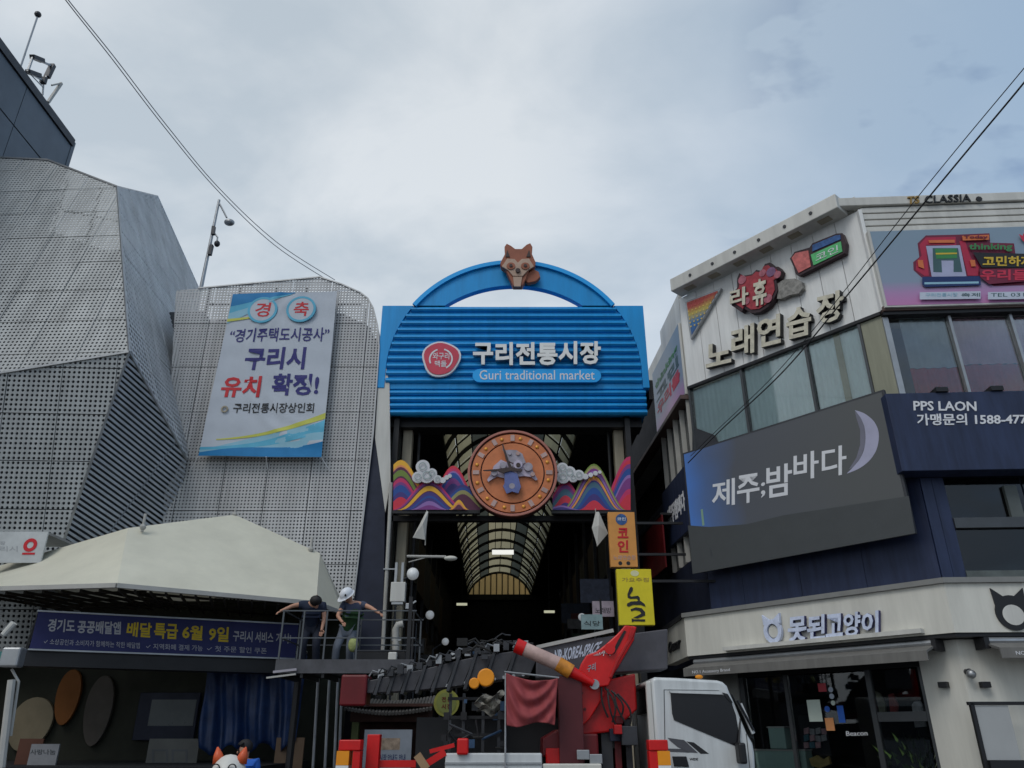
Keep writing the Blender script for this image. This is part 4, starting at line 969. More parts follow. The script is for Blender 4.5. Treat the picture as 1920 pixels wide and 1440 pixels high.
for x, y0_, y1_ in ((1316, 955, 986), (1333, 1030, 1042), (1560, 982, 990), (1640, 980, 990)):
    a = FA.px(x, y0_, WS); b = FA.px(x, y1_, WS); mb = MB(); mb.fbox(FA, a[0]-.03, a[0]+.03, b[1], a[1], WS+.005, WS+.007); mb.build('beacon_print', M['pr_gl'] if x < 1320 else M['mull'], SC)
for ch, x0_, y0_, x1_, y1_ in (('제', 1335, 900, 1378, 949), ('주', 1382, 890, 1424, 942), (';', 1427, 905, 1435, 932), ('밤', 1437, 872, 1485, 930), ('바', 1488, 848, 1535, 898), ('다', 1541, 838, 1587, 892)):
    textpx(FA, ch, sq(x0_, y0_, x1_, y1_, -.22), WS+.006, M['print_white'], SC, .004, bold=.015, name='letter')
# raised Korean letters
M['let_face'] = mat('letter_face_cream', (.62, .58, .46), .5, var=.2, scale=6, dirt=.1)
NL = thing('singing_room_lettering', 'five large cream Korean letters with deep black sides on the white wall', 'lettering', tuple(FA(2.5, V_wp+.8, .1)))
for ch, x0_, y0_, x1_, y1_ in (('노', 1320, 640, 1368, 683), ('래', 1368, 609, 1411, 664), ('연', 1416, 591, 1461, 646), ('습', 1471, 574, 1518, 630), ('장', 1527, 546, 1579, 602)):
    lettering(FA, ch, FA.quad(sq(x0_, y0_, x1_, y1_, -.40), .24), 0.02, .17, [M['let_face'], M['black']], NL, bold=.028, name='letter')
# splash logo with two letters
RL = thing('splash_logo_sign', 'dark red splash shaped sign with two pale Korean letters under the cornice', 'sign', tuple(FA(1.9, V_top-1.5, .1)))
M['lg_red'] = mat('splash_red', (.36, .035, .05), .5, var=.35, scale=7); M['lg_dk'] = mat('sign_edge_dark', (.035, .015, .02), .5); M['lg_gr'] = mat('logo_grey', (.25, .24, .22), .6, var=.5, scale=10)
pq = lambda l, w_: [FA.px(x, y, w_) for x, y in l]
spl = [(1382, 522), (1386, 512), (1394, 517), (1410, 514), (1418, 506), (1428, 508), (1434, 495), (1444, 492), (1452, 500), (1460, 500), (1466, 508), (1462, 520), (1455, 524), (1458, 545), (1450, 562), (1440, 575), (1425, 585), (1408, 587), (1395, 578), (1390, 585), (1380, 578), (1372, 573), (1371, 552), (1382, 540)]
mb = MB(); mb.prism(FA, pq(spl, .2), .03, .2); mb.build('body', M['lg_dk'], RL)
cxx = sum(p[0] for p in spl)/len(spl); cyy = sum(p[1] for p in spl)/len(spl)
mb = MB(); mb.prism(FA, pq([(cxx+(x-cxx)*.88, cyy+(y-cyy)*.88) for x, y in spl], .2), .201, .22); mb.build('face', M['lg_red'], RL)
for ch, x0_, y0_, x1_, y1_ in (('라', 1369, 540, 1404, 574), ('휴', 1412, 524, 1438, 572)):
    lettering(FA, ch, FA.quad(sq(x0_, y0_, x1_, y1_, -.40), .24), .221, .26, [M['let_face'], M['black']], RL, bold=.03, name='letter')
tl_ = [(1457, 532), (1470, 524), (1490, 522), (1503, 528), (1505, 540), (1497, 550), (1480, 553), (1466, 560), (1457, 560)]
mb = MB(); mb.prism(FA, pq(tl_, .16), .03, .16); mb.build('side_logo', M['lg_gr'], RL)
for x, y, r in ((1392, 525, .12), (1446, 510, .13), (1458, 515, .1), (1430, 512, .1), (1400, 565, .1), (1440, 560, .12)):
    u, v = FA.px(x, y, .22); mb = MB(); mb.disc(FA, u, v, r, .221, .235, 14); mb.build('spot', mat('spot_'+str(x), (.4, .12, .16) if x != 1446 else (.2, .1, .2), .5, var=.4, scale=10), RL)
# green and pink sign
GS = thing('green_pink_sign', 'small dark framed pink and green sign near the top of the white wall', 'sign', tuple(FA(4.2, V_top-1.2, .1)))
fr = [(1481, 485), (1490, 472), (1518, 464), (1523, 456), (1568, 438), (1579, 437), (1586, 455), (1584, 474), (1500, 516), (1492, 514), (1488, 500)]
mb = MB(); mb.prism(FA, pq(fr, .18), .03, .18); mb.build('body', M['lg_dk'], GS)
M['pk'] = mat('sign_pink', (.55, .14, .13), .5, var=.35, scale=8); M['gn'] = mat('sign_green', (.10, .48, .17), .5, var=.2, scale=8); M['bl'] = mat('sign_blue', (.03, .10, .28), .5, var=.4, scale=12)
mb = MB(); mb.prism(FA, pq([(1485, 484), (1492, 475), (1516, 470), (1521, 500), (1498, 512), (1492, 500)], .18), .181, .20); mb.build('pink_face', M['pk'], GS)
mb = MB(); mb.prism(FA, pq([(1521, 478), (1577, 453), (1580, 472), (1526, 498)], .18), .181, .20); mb.build('green_face', M['gn'], GS)
mb = MB(); mb.prism(FA, pq([(1524, 460), (1567, 442), (1576, 441), (1577, 449), (1524, 472)], .18), .181, .20); mb.build('blue_face', M['bl'], GS)
lettering(FA, '코인', FA.quad([(1530, 491), (1572, 472), (1571, 459), (1529, 478)], .2), .201, .21, M['print_white'], GS, bold=.0)
# triangle dotted sign
TS = thing('dotted_triangle_sign', 'triangular rainbow dotted sign at the left end of the white wall', 'sign', tuple(FA(.4, V_top-1.5, .1)))
tri = [(1284, 566), (1352, 540), (1295, 636)]
mb = MB(); mb.prism(FA, pq(tri, .12), .03, .12); mb.build('body', M['steel'], TS)
def lp(a, b, t): return (a[0]+(b[0]-a[0])*t, a[1]+(b[1]-a[1])*t)
M['tri'] = gradient('triangle_gradient', [(.0, (.03, .10, .28)), (.35, (.05, .16, .35)), (.62, (.45, .36, .08)), (1, (.42, .06, .05))], 'Y', .5)
gcx, gcy = 1310, 578; ti = [(gcx+(x-gcx)*.86, gcy+(y-gcy)*.86) for x, y in tri]
mb = MB(); pt = pq(ti, .12); mb.prism(FA, pt, .121, .13); us_ = [p[0] for p in pt]; vs_ = [p[1] for p in pt]
o = mb.build('face', M['tri'], TS); uvl = o.data.uv_layers.new(name='UVMap')
for li, lo in enumerate(o.data.loops):
    p = o.data.vertices[lo.vertex_index].co; d = p-FA.o; uvl.data[li].uv = ((d.dot(FA.u)-min(us_))/(max(us_)-min(us_)), (p.z-min(vs_))/(max(vs_)-min(vs_)))
M['dot_y'] = mat('dot_yellow', (.65, .48, .12), .5, var=0); M['dot_r'] = mat('dot_red', (.5, .12, .08), .5, var=0)
mb = MB()
for i in range(9):
    for j in range(9):
        t = i/8.5; s_ = j/8.5
        if t+s_ > .97: continue
        a = lp(ti[0], ti[1], t); b = lp(ti[0], ti[2], s_); x, y = a[0]+b[0]-ti[0][0], a[1]+b[1]-ti[0][1]
        if y > 612: continue
        u, v = FA.px(x+1.5, y+2, .13); mb.disc(FA, u, v, .026, .131, .14, 6, mi=0 if j > 1 else 1)
mb.build('dots', [M['dot_y'], M['dot_r']], TS, kind='stuff')
# pink gradient sign, face B
def pinksign(F, c_, w_, nm_thing):
    M['pg'] = M.get('pg') or gradient('pink_blue_print', [(.0, (.50, .20, .42)), (.14, (.42, .24, .44)), (.30, (.24, .30, .40)), (1.0, (.22, .30, .38))], 'Y', .4)
    mb = MB(); mb.fbox(F, c_[0], c_[1], c_[2], c_[3], .01, w_-.004); mb.build('box', M['offwhite'], nm_thing, bevel=.01)
    card('print', F, c_[0]+.05, c_[1]-.03, c_[2]+.04, c_[3]-.03, w_-.003, w_+.002, M['pg'], nm_thing)
PS = thing('pink_gradient_sign', 'long grey to pink sign with red stage logo and coloured Korean words', 'sign', tuple(FR(1.5, Vs0, .15)))
WP = .22
a = FR.px(1634, 432, WP); b = FR.px(1660, 576, WP); pinksign(FR, (min(a[0], b[0]), 4.6, b[1], a[1]), WP, PS)
for nm, c in (('p_red', (.42, .02, .06)), ('p_dkred', (.16, .012, .04)), ('p_green', (.04, .22, .07)), ('p_orange', (.62, .16, .05)), ('p_navy', (.01, .03, .13)), ('p_yel', (.62, .42, .04)), ('p_teal', (.05, .11, .12)), ('p_lilac', (.38, .40, .56)), ('p_ltb', (.28, .50, .62)), ('p_crim', (.55, .03, .07))): M[nm] = mat('print_'+nm[2:]+'_tone', c, .5, var=.1)
rq = lambda l: [FR.px(1660+x/7.385, 420+y/7.385, WP) for x, y in l]
lay = [WP+.003]
def pr(l, m_, nm='logo_print'):
    mb = MB(); mb.prism(FR, rq(l), lay[0], lay[0]+.003); lay[0] += .0035; return mb.build(nm, M[m_], PS, fix=True)
pr([(445, 270), (560, 160), (980, 150), (1440, 130), (1450, 260), (1780, 270), (1800, 420), (1930, 430), (1930, 850), (1500, 860), (1300, 740), (1120, 740), (500, 740), (390, 640), (385, 530), (470, 460)], 'p_dkred')
pr([(560, 190), (970, 180), (980, 300), (560, 290), (600, 720), (540, 720), (420, 640), (430, 520), (500, 440), (470, 290)], 'p_red')
pr([(1020, 240), (1100, 240), (1180, 470), (1290, 600), (1280, 720), (1140, 720)], 'p_red')
pr([(560, 310), (1030, 300), (1120, 735), (640, 740)], 'p_lilac')
pr([(650, 340), (1000, 340), (1060, 670), (940, 670), (940, 510), (770, 510), (780, 675), (660, 670)], 'p_teal')
pr([(680, 350), (980, 345), (990, 480), (700, 490)], 'p_green'); pr([(690, 410), (985, 405), (985, 425), (695, 432)], 'p_yel')
pr([(590, 235), (950, 228), (955, 270), (600, 272)], 'p_orange'); pr([(440, 510), (510, 510), (530, 630), (450, 600)], 'p_orange'); pr([(1160, 510), (1230, 510), (1240, 600), (1180, 600)], 'p_orange')
pr([(500, 745), (1300, 735), (1310, 860), (540, 885), (500, 850)], 'p_navy'); pr([(530, 822), (1280, 810), (1280, 838), (530, 850)], 'p_ltb')
pr([(1050, 180), (1420, 165), (1420, 235), (1060, 245)], 'p_orange')
pr([(1200, 410), (1930, 430), (1930, 620), (1320, 620)], 'black'); pr([(1290, 640), (1930, 630), (1930, 810), (1420, 850), (1300, 760)], 'p_dkred')
pr([(1830, 160), (1880, 185), (1900, 140), (1930, 170), (1930, 290), (1880, 250)], 'p_crim')
for tx, x0_, y0_, x1_, y1_, m_ in (('Today', 1070, 178, 1400, 232, 'p_dkred'), ('thinking', 1140, 290, 1740, 400, 'p_green'), ('고민하지', 1330, 465, 2010, 605, 'p_yel'), ('우리들', 1295, 650, 1960, 800, 'p_crim')):
    lettering(FR, tx, rq([(x0_, y1_), (x1_, y1_), (x1_, y0_), (x0_, y0_)]), lay[0], lay[0]+.003, M[m_], PS, bold=.028)
for x0_, x1_ in ((460, 1300), (1400, 2200)):
    pr([(x0_, 965), (x1_, 950), (x1_, 1055), (x0_, 1065)], 's_pale', 'pill_print')
for tx, x0_, x1_, m_ in (('구리전통시장', 540, 980, 'p_ltb'), ('축제', 1030, 1290, 'p_teal'), ('TEL 031', 1440, 1900, 'p_teal')):
    lettering(FR, tx, rq([(x0_, 1030), (x1_, 1025), (x1_, 975), (x0_, 980)]), lay[0], lay[0]+.002, M[m_], PS, bold=.0)
# roof lettering
CLs = thing('roof_lettering', 'gold and black CLASSIA lettering along the roof edge', 'lettering', tuple(FR(1.4, vb[1], .1)))
M['gold'] = mat('gold_letter', (.32, .20, .06), .4, .3)
textpx(FR, 'TS', [(1701, 384), (1724, 382), (1723, 368), (1701, 370)], .102, M['gold'], CLs, .03, bold=.02)
textpx(FR, 'CLASSIA', [(1733, 382), (1820, 379), (1819, 365), (1733, 368)], .102, M['print_black'], CLs, .03, bold=.012)
u, v = FR.px(1835, 374, .1); mb = MB(); mb.disc(FR, u, v, .07, .102, .13, 8); mb.build('mark', M['print_black'], CLs)
# alley sign (pink) on face C
PA = thing('alley_pink_sign', 'tall pink and blue sign on the alley side seen steeply beside the blue gate', 'sign', tuple(FC(-1, 8, .2)))
c_ = FC.rect([(1222, 690), (1274, 577), (1281, 720), (1230, 800)], .08)
pinksign(FC, (min(c_[0], c_[1]), -.05, V_wp-.18, V_wp+2.0), .08, PA)
for tx, a_, b_, m_ in (('우리들', .55, .95, 'p_crim'), ('고민', 1.0, 1.35, 'p_teal'), ('thinking', 1.4, 1.7, 'p_green')):
    lettering(FC, tx, [(c_[0]+.3, V_wp-.18+a_), (-.35, V_wp-.18+a_), (-.35, V_wp-.18+b_), (c_[0]+.3, V_wp-.18+b_)], .083, .088, M[m_], PA, bold=.04)
NA = thing('alley_navy_sign', 'navy sign box with white lettering on the alley side of the corner building', 'sign', tuple(FC(-1, 5, .3)))
a, b = FC.px(1284, 855, .35), FC.px(1232, 1000, .35)
vA1 = FC.px(1280, 855, .35)[1]; vA0 = FC.px(1288, 980, .35)[1]
mb = MB(); mb.fbox(FC, b[0], -.03, vA0, vA1, .002, .12); mb.build('box', M['navy'], NA, bevel=.01)
lettering(FC, '제주밤바다', [(b[0]*.85, vA0+.55), (b[0]*.28, vA0+.55), (b[0]*.28, vA1-.6), (b[0]*.85, vA1-.6)], .121, .13, M['print_white'], NA, bold=.04)
RF = thing('dark_red_banner', 'dark red cloth banner hanging on the alley wall behind the orange sign', 'banner', tuple(FC(-3, 4, .3)))
a = FC.px(1236, 965, .5); b = FC.px(1202, 1060, .5)
mb = MB(); mb.fbox(FC, b[0], a[0], b[1]-.6, a[1], .40, .44); mb.build('cloth', M['darkred'], RF)
mb = MB(); mb.fbox(FC, b[0], a[0], a[1]+.002, a[1]+.06, .002, .46); mb.build('rod', M['black'], RF)
# projecting signs
FO = Frame((0, 19.3, 0), (1, 0, 0)); FY = Frame((0, 18.6, 0), (1, 0, 0))
OS = thing('orange_projecting_sign', 'orange vertical sign with red Korean letters hanging below the hill panel', 'sign', tuple(FO(2.9, 5, 0)))
c_ = FO.rect([(1139, 961), (1190, 959), (1196, 1063), (1146, 1063)]); M['or_s'] = mat('sign_orange', (.68, .30, .07), .5, var=.12)
mb = MB(); mb.fbox(FO, c_[0], c_[1], c_[2], c_[3], -.18, 0); mb.build('box', M['or_s'], OS, bevel=.01)
u, v = FO.px(1165, 974); mb = MB(); mb.disc(FO, u, v, .145, .001, .01, 20); mb.build('round_logo', M['bl'], OS)
textpx(FO, '코인', [(1157, 976), (1173, 976), (1173, 970), (1157, 970)], .011, M['print_white'], OS)
for ch, y0_, y1_ in (('코', 990, 1009), ('인', 1013, 1036)): textpx(FO, ch, [(1158, y1_), (1178, y1_), (1178, y0_), (1158, y0_)], .002, M['print_red'], OS, .01, bold=.03, name='letter')
textpx(FO, '노래연습장', [(1150, 1050), (1192, 1050), (1192, 1041), (1150, 1041)], .002, M['pale'], OS, .004, bold=.01)
for x in (1163, 1178): u, v = FO.px(x, 1056); mb = MB(); mb.disc(FO, u, v, .05, .001, .006, 10); mb.build('mark', M['print_black'], OS)
mb = MB(); mb.fbox(FO, c_[1]+.002, 4.38, c_[3]-.3, c_[3]-.24, -.12, -.06); mb.fbox(FO, c_[1]+.002, 4.38, c_[2]+.3, c_[2]+.36, -.12, -.06); mb.build('bracket', M['black'], OS)
YS = thing('yellow_projecting_sign', 'yellow vertical sign with one large black brush letter above the crane arm', 'sign', tuple(FY(3, 4, 0)))
c_ = FY.rect([(1156, 1068), (1222, 1066), (1227, 1174), (1161, 1170)]); M['yl_s'] = mat('sign_yellow', (.72, .60, .015), .5, var=.1)
mb = MB(); mb.fbox(FY, c_[0], c_[1], c_[2], c_[3], -.18, 0); mb.build('box', M['yl_s'], YS, bevel=.01)
yq = lambda l: [FY.px(1120+x/5.536, 940+y/5.536) for x, y in l]
for l in ([(350, 885), (370, 900), (365, 930), (335, 975), (350, 990), (420, 980), (440, 1000), (440, 1035), (425, 1035), (410, 1010), (340, 1012), (315, 1000), (312, 965), (335, 900)],
          [(310, 1060), (350, 1040), (450, 1035), (490, 1065), (500, 1095), (450, 1075), (370, 1075), (320, 1095), (305, 1080)],
          [(345, 1120), (400, 1100), (460, 1110), (495, 1150), (495, 1185), (420, 1215), (370, 1210), (420, 1185), (455, 1165), (440, 1140), (390, 1130), (350, 1140)],
          [(355, 1215), (380, 1225), (495, 1225), (495, 1248), (380, 1245), (358, 1255)]):
    mb = MB(); mb.prism(FY, yq(l), .001, .012); mb.build('brush_stroke', M['print_black'], YS, fix=True)
textpx(FY, '가요주점', [(1166, 1091), (1216, 1091), (1216, 1083), (1166, 1083)], .002, M['gold'], YS, .004, bold=0)
u, v = FY.px(1190, 1075); mb = MB(); mb.disc(FY, u, v, .1, .001, .006, 16, ry=.07); mb.build('mark', mat('pale_yellow', (.7, .68, .4), .5), YS)
mb = MB(); mb.fbox(FY, c_[1]+.002, 4.9, c_[3]-.3, c_[3]-.24, -.12, -.06); mb.build('bracket', M['black'], YS)
# small signs inside the market mouth, right
for x0_, y0_, x1_, y1_, m_, lb in ((1111, 1127, 1151, 1156, 's_silver', 'small pinkish white sign left of the yellow brush letter sign'), (1090, 1152, 1130, 1180, 's_pale', 'small pale blue sign below the pinkish one')):
    Fq = Frame((0, 21.2 if y0_ < 1140 else 20.6, 0), (1, 0, 0)); c_ = Fq.rect([(x0_, y0_), (x1_, y0_), (x1_, y1_), (x0_, y1_)]); t = thing('shop_sign', lb, 'sign', tuple(Fq(c_[0], c_[2], 0)))
    mb = MB(); mb.fbox(Fq, c_[0], c_[1], c_[2], c_[3], -.1, 0); mb.build('box', mat('small_sign_'+str(x0_), (.48, .40, .46) if y0_ < 1140 else (.25, .36, .38), .5, var=.2, scale=6), t)
    textpx(Fq, '노래방' if y0_ < 1140 else '식당', [(x0_+5, y1_-6), (x1_-5, y1_-6), (x1_-5, y0_+12), (x0_+5, y0_+12)], .001, M['print_black'], t, .006, bold=.0)
    mb = MB(); mb.fbox(Fq, c_[1]-.05, c_[1], c_[3], c_[3]+.4, -.08, -.04); mb.build('hanger', M['black'], t)
# shop name on cream fascia
SN = thing('shop_name_lettering', 'pale lilac Korean shop name with navy sides and a ring logo on the cream fascia', 'lettering', tuple(FA(2.6, V_fas0+.3, .4)))
M['lilac'] = mat('letter_lilac', (.62, .68, .85), .4, var=.2, scale=8); M['navy_side'] = mat('letter_side_navy', (.03, .03, .14), .4)
for ch, x0_, y0_, x1_, y1_ in (('못', 1478, 1157, 1513, 1202), ('된', 1514, 1154, 1548, 1199), ('고', 1549, 1152, 1581, 1194), ('양', 1582, 1149, 1614, 1193), ('이', 1616, 1147, 1648, 1190)):
    lettering(FA, ch, FA.quad(sq(x0_, y0_, x1_, y1_, -.1), WF+.1), WF+.03, WF+.12, [M['lilac'], M['navy_side']], SN, bold=.03, name='letter')
def catring(F, x, y, r, m0, m1, par, w_, e=1.15):
    u, v = F.px(x, y, w_); mb = MB(); mb.ring(F, u, v, r*.62, r, w_, w_+.08, 24, e=e); mb.build('ring', m0, par)
    for s in (-1, 1):
        mb = MB(); mb.prism(F, [(u+s*r*.25, v+r*e*.97), (u+s*r*.92, v+r*e*.55), (u+s*r*.98, v+r*e*1.45)], w_, w_+.078); mb.build('ear', m0, par)
    mb = MB(); mb.disc(F, u, v, r*.52, w_, w_+.04, 20, ry=r*.52*e); mb.build('centre', m1, par)
catring(FA, 1452, 1184, .215, M['lilac'], M['cream'], SN, WF+.03)
mb = MB(); c_ = FA.rect([(1356, 1210), (1727, 1172), (1727, 1184), (1356, 1218)], WF+.12); mb.fbox(FA, c_[0], c_[1], V_fas0+.03, V_fas0+.11, WF+.003, WF+.16); mb.build('ledge', M['offwhite'], SN)
textpx(FA, 'accessory store', [(1660, 1189), (1705, 1184), (1705, 1179), (1660, 1184)], WF+.003, M['steel'], SN, .006)
CLG = thing('cat_ring_logo', 'black ring logo with two pointed ears on the cream fascia at the right edge', 'emblem', tuple(FR(2, V_fas0+.3, WF)))
u, v = FR.px(1897, 1147, WF); mb = MB(); mb.disc(FR, u, v-.02, .30, WF+.003, WF+.03, 28, ry=.31)
mb.build('ring', M['print_black'], CLG)
for s in (-1, 1):
    mb = MB(); mb.prism(FR, [(u+s*.06, v+.24), (u+s*.27, v+.10), (u+s*.29, v+.42)], WF+.003, WF+.028); mb.build('ear', M['print_black'], CLG)
mb = MB(); mb.disc(FR, u, v-.06, .19, WF+.031, WF+.036, 24, ry=.18); mb.build('centre', M['offwhite'], CLG)

# ================================================================== BANNER ON THE ANNEX
BN = thing('congratulation_banner', 'large white cloth banner with blue waves and Korean words on the perforated annex', 'banner', (-6.5, 19.7, 7))
FN = Frame((0, 19.72, 0), (1, 0, 0))
bq = [FN.px(*p) for p in ((372, 855), (603, 858), (632, 546), (437, 551))]
def bil(q, s, t): return ((q[0][0]*(1-s)+q[1][0]*s)*(1-t)+(q[3][0]*(1-s)+q[2][0]*s)*t, (q[0][1]*(1-s)+q[1][1]*s)*(1-t)+(q[3][1]*(1-s)+q[2][1]*s)*t)
def rip(s, t):
    r = math.sqrt((s-.95)**2+((t-.62)*1.3)**2)
    return .018*math.sin(2*PI*(1.3*s+.8*t))+.030*math.exp(-((r-.70)/.03)**2)+.022*math.exp(-((r-.58)/.025)**2)+.006*math.sin(40*t+3*s)
M['cloth_w'] = mat('banner_cloth', (.50, .54, .60), .7, var=.06, scale=1.5)
nx, ny = 40, 56; mb = MB(); vs = []
for j in range(ny+1):
    for i in range(nx+1):
        s, t = i/nx, j/ny; u, v = bil(bq, s, t); vs.append(FN(u, v, rip(s, t)))
mb.add(vs, [(j*(nx+1)+i, j*(nx+1)+i+1, (j+1)*(nx+1)+i+1, (j+1)*(nx+1)+i) for j in range(ny) for i in range(nx)]); bc = mb.build('cloth', M['cloth_w'], BN, smooth=True)
BL = {'a': mat('wave_blue', (.01, .20, .46), .6, var=.1), 'b': mat('wave_cyan', (.10, .42, .60), .6, var=.1), 'c': mat('wave_pale', (.26, .50, .62), .6, var=.05), 'y': mat('wave_yellow', (.55, .56, .10), .6, var=.1), 'w': M['cloth_w']}
off_ = [.0020]
def wave(m_, top_, bot_, s0=0, s1=1):
    n = 30; mb = MB(); vs = []; off_[0] += .0022
    for i in range(n+1):
        s = s0+(s1-s0)*i/n; a, b = bot_(s), top_(s)
        for k in range(5):
            t = a+(max(b, a+.0002)-a)*k/4; u, v = bil(bq, s, t); vs.append(FN(u, v, rip(s, t)+off_[0]))
    mb.add(vs, [(i*5+k, i*5+5+k, i*5+6+k, i*5+1+k) for i in range(n) for k in range(4)]); mb.build('wave_print', BL[m_], BN, smooth=True)
wave('c', lambda s: .16*s**1.5+.035+.03*math.sin(3*s), lambda s: .002)
wave('b', lambda s: .05+.16*s**2, lambda s: .035+.10*s**2)
wave('a', lambda s: .02+.085*s**2+.02*math.sin(5*s), lambda s: .001)
wave('y', lambda s: .09+.03*s+.13*s*s, lambda s: .088+.0*s+.128*s*s, .12)
wave('c', lambda s: .998, lambda s: .80+.35*s, 0, .55)
wave('b', lambda s: .998-.02*s, lambda s: .87+.20*s, 0, .62)
wave('a', lambda s: .998, lambda s: .915+.13*s, 0, .6)
wave('y', lambda s: .832+.05*s, lambda s: .812+.09*s, 0, .32)
def bt(text, s0, s1, t0, t1, m_, bold=.03, per=False, sh=0):
    # letters laid on the rippled cloth
    its = [glyph(text, bold, .5, shear=sh)]
    v, f = its[0]; xs = [p[0] for p in v]; ys = [p[1] for p in v]; x0, x1, y0_, y1_ = min(xs), max(xs), min(ys), max(ys); mb = MB(); vv = []
    for a, b, c in v:
        s = s0+(s1-s0)*(a-x0)/(x1-x0); t = t0+(t1-t0)*(b-y0_)/(y1_-y0_); u, w_ = bil(bq, s, t); vv.append(FN(u, w_, rip(s, t)+(.014 if c > 0 else .009)))
    mb.add(vv, f); mb.build('lettering', M[m_], BN)
def bp(x, y):   # photo px -> s,t
    u, v = FN.px(x, y); t = (v-bq[0][1])/(bq[3][1]-bq[0][1]); l = bq[0][0]*(1-t)+bq[3][0]*t; r = bq[1][0]*(1-t)+bq[2][0]*t; return (u-l)/(r-l), t
for x in (493, 565):
    s, t = bp(x, 584); u, v = bil(bq, s, t); mb = MB(); mb.disc(FN, u, v, .40, .02, .058, 32); mb.build('circle_print', M['cloth_w'], BN)
    mb = MB(); mb.ring(FN, u, v, .365, .435, .02, .062, 40); mb.build('circle_ring', BL['b'], BN)
def btp(text, x0, y0, x1, y1, m_, **k): a = bp(x0, y1); b = bp(x1, y0); bt(text, a[0], b[0], a[1], b[1], m_, **k)
M['bred'] = mat('banner_red', (.55, .02, .03), .6, var=0)
for tx, x in (('경', 493), ('축', 565)):
    s, t = bp(x, 584); u, v = bil(bq, s, t); lettering(FN, tx, [(u-.22, v-.24), (u+.22, v-.24), (u+.24, v+.24), (u-.20, v+.24)], .059, .064, M['bred'], BN, bold=.015)
btp('“경기주택도시공사”', 428, 617, 618, 642, 'print_navy', bold=.012)
btp('구리시', 456, 653, 575, 694, 'print_navy', bold=.03)
btp('유치', 412, 706, 492, 745, 'bred', bold=.03); btp('확정!', 507, 702, 600, 742, 'print_navy', bold=.03)
btp('구리전통시장상인회', 436, 756, 590, 774, 'print_black', bold=.012)
s, t = bp(422, 768); u, v = bil(bq, s, t); mb = MB(); mb.ring(FN, u, v, .06, .10, .03, .05, 18); mb.build('round_mark', M['beige'], BN)
mb = MB()
for (s, t), d in (((0, 0), (-.25, -.3)), ((1, 0), (.2, -.3)), ((0, 1), (-.3, .2)), ((1, 1), (.3, .2)), ((.55, 0), (0, -.25))):
    u, v = bil(bq, s, t); mb.tube([FN(u, v, .01), FN(u+d[0], v+d[1], -.27)], .012, 5)
mb.build('tie_rope', M['print_white'], BN)
# ================================================================== STAGE WITH CANOPY
M['canvas'] = translucent('canopy_membrane', (.72, .695, .57), .16, .10); M['canvas_side'] = M['canvas']
ST = thing('stage_canopy', 'wide cream tensile canopy roof over the dark street stage at lower left', 'canopy', (-7, 16, 0))
ZE = 4.1
def onz(px, py, z):
    r = ray(px, py); t = (z-1.6)/r.z; return Vector((0, 0, 1.6))+r*t
V0 = onz(-60, 1101, ZE+.03); V1 = onz(220, 1093, ZE); V2 = onz(593, 1127, ZE); V3 = V2+Vector((.22, 1.25, .02)); V3 = onz(642, 1146, ZE)
T3 = P(600, 1037, V2.y+1.25); T2 = P(440, 965, V2.y+1.9); T3 = rayplane(600, 1037, V1, V2, T2); T1 = rayplane(240, 990, V1, V2, T2); T0 = P(-60, 1078, V0.y+3.0)
TB3 = Vector((T3.x-.2, T3.y+2.2, T3.z-.6)); V4 = Vector((V3.x, V3.y+2.0, ZE))
print('canopy', V0, V1, V2, V3, T0, T1, T2, T3)
def skin4(a, b, c, d, sag=.08, n=10):
    vs = []
    for j in range(n+1):
        for i in range(n+1):
            s, t = i/n, j/n; p = a.lerp(b, s).lerp(d.lerp(c, s), t); p = p-Vector((0, 0, sag*math.sin(PI*t)*(1-.3*math.sin(PI*s)))); vs.append(p)
    return vs, [(j*(n+1)+i, j*(n+1)+i+1, (j+1)*(n+1)+i+1, (j+1)*(n+1)+i) for j in range(n) for i in range(n)]
for q in ((V0, V1, T1, T0), (V1, V2, T2, T1), (V2, T3, T3, T2), (V2, V3, T3, T3)):
    mb = MB()
    if q[2] == q[3] or q[1] == q[2]: mb.add([V2, T3, T2] if q[1] == T3 else [V2, V3, T3], [(0, 1, 2)])
    else:
        vs, fs = skin4(*q, sag=.0); mb.add(vs, fs)
    o = mb.build('membrane_panel', M['canvas'], ST); sm = o.modifiers.new('thickness', 'SOLIDIFY'); sm.thickness = .015
mb = MB(); mb.add([T0, T1, T1+Vector((0, 4, -1)), T0+Vector((0, 4, -1))], [(0, 1, 2, 3)]); mb.add([T1, T2, T2+Vector((0, 3, -1)), T1+Vector((0, 4, -1))], [(0, 1, 2, 3)]); T2r = T2+Vector((0, 3, -1)); V3r = V3+Vector((-.2, 2.2, 0)); mb.add([T2, T3, T2r, V3r, V3], [(0, 1, 2), (1, 3, 2), (1, 4, 3)])
mb.build('rear_membrane', M['canvas'], ST)
mb = MB()
for a, b in ((V0, V1), (V1, V2), (V2, V3)): mb.bar(a-Vector((0, 0, .045)), b-Vector((0, 0, .045)), .08, .08)
mb.build('eave_beam', M['pipe'], ST)
for p in (P(268, 988, T1.y), T2, P(583, 1030, T3.y-.1)):
    mb = MB(); mb.tube([p-Vector((0, 0, .1)), p+Vector((0, 0, .28 if p is not T2 else .12))], .03, 8); mb.ball(p+Vector((0, 0, .0)), .07, 8); mb.build('mast_tip', M['pipe'], ST)
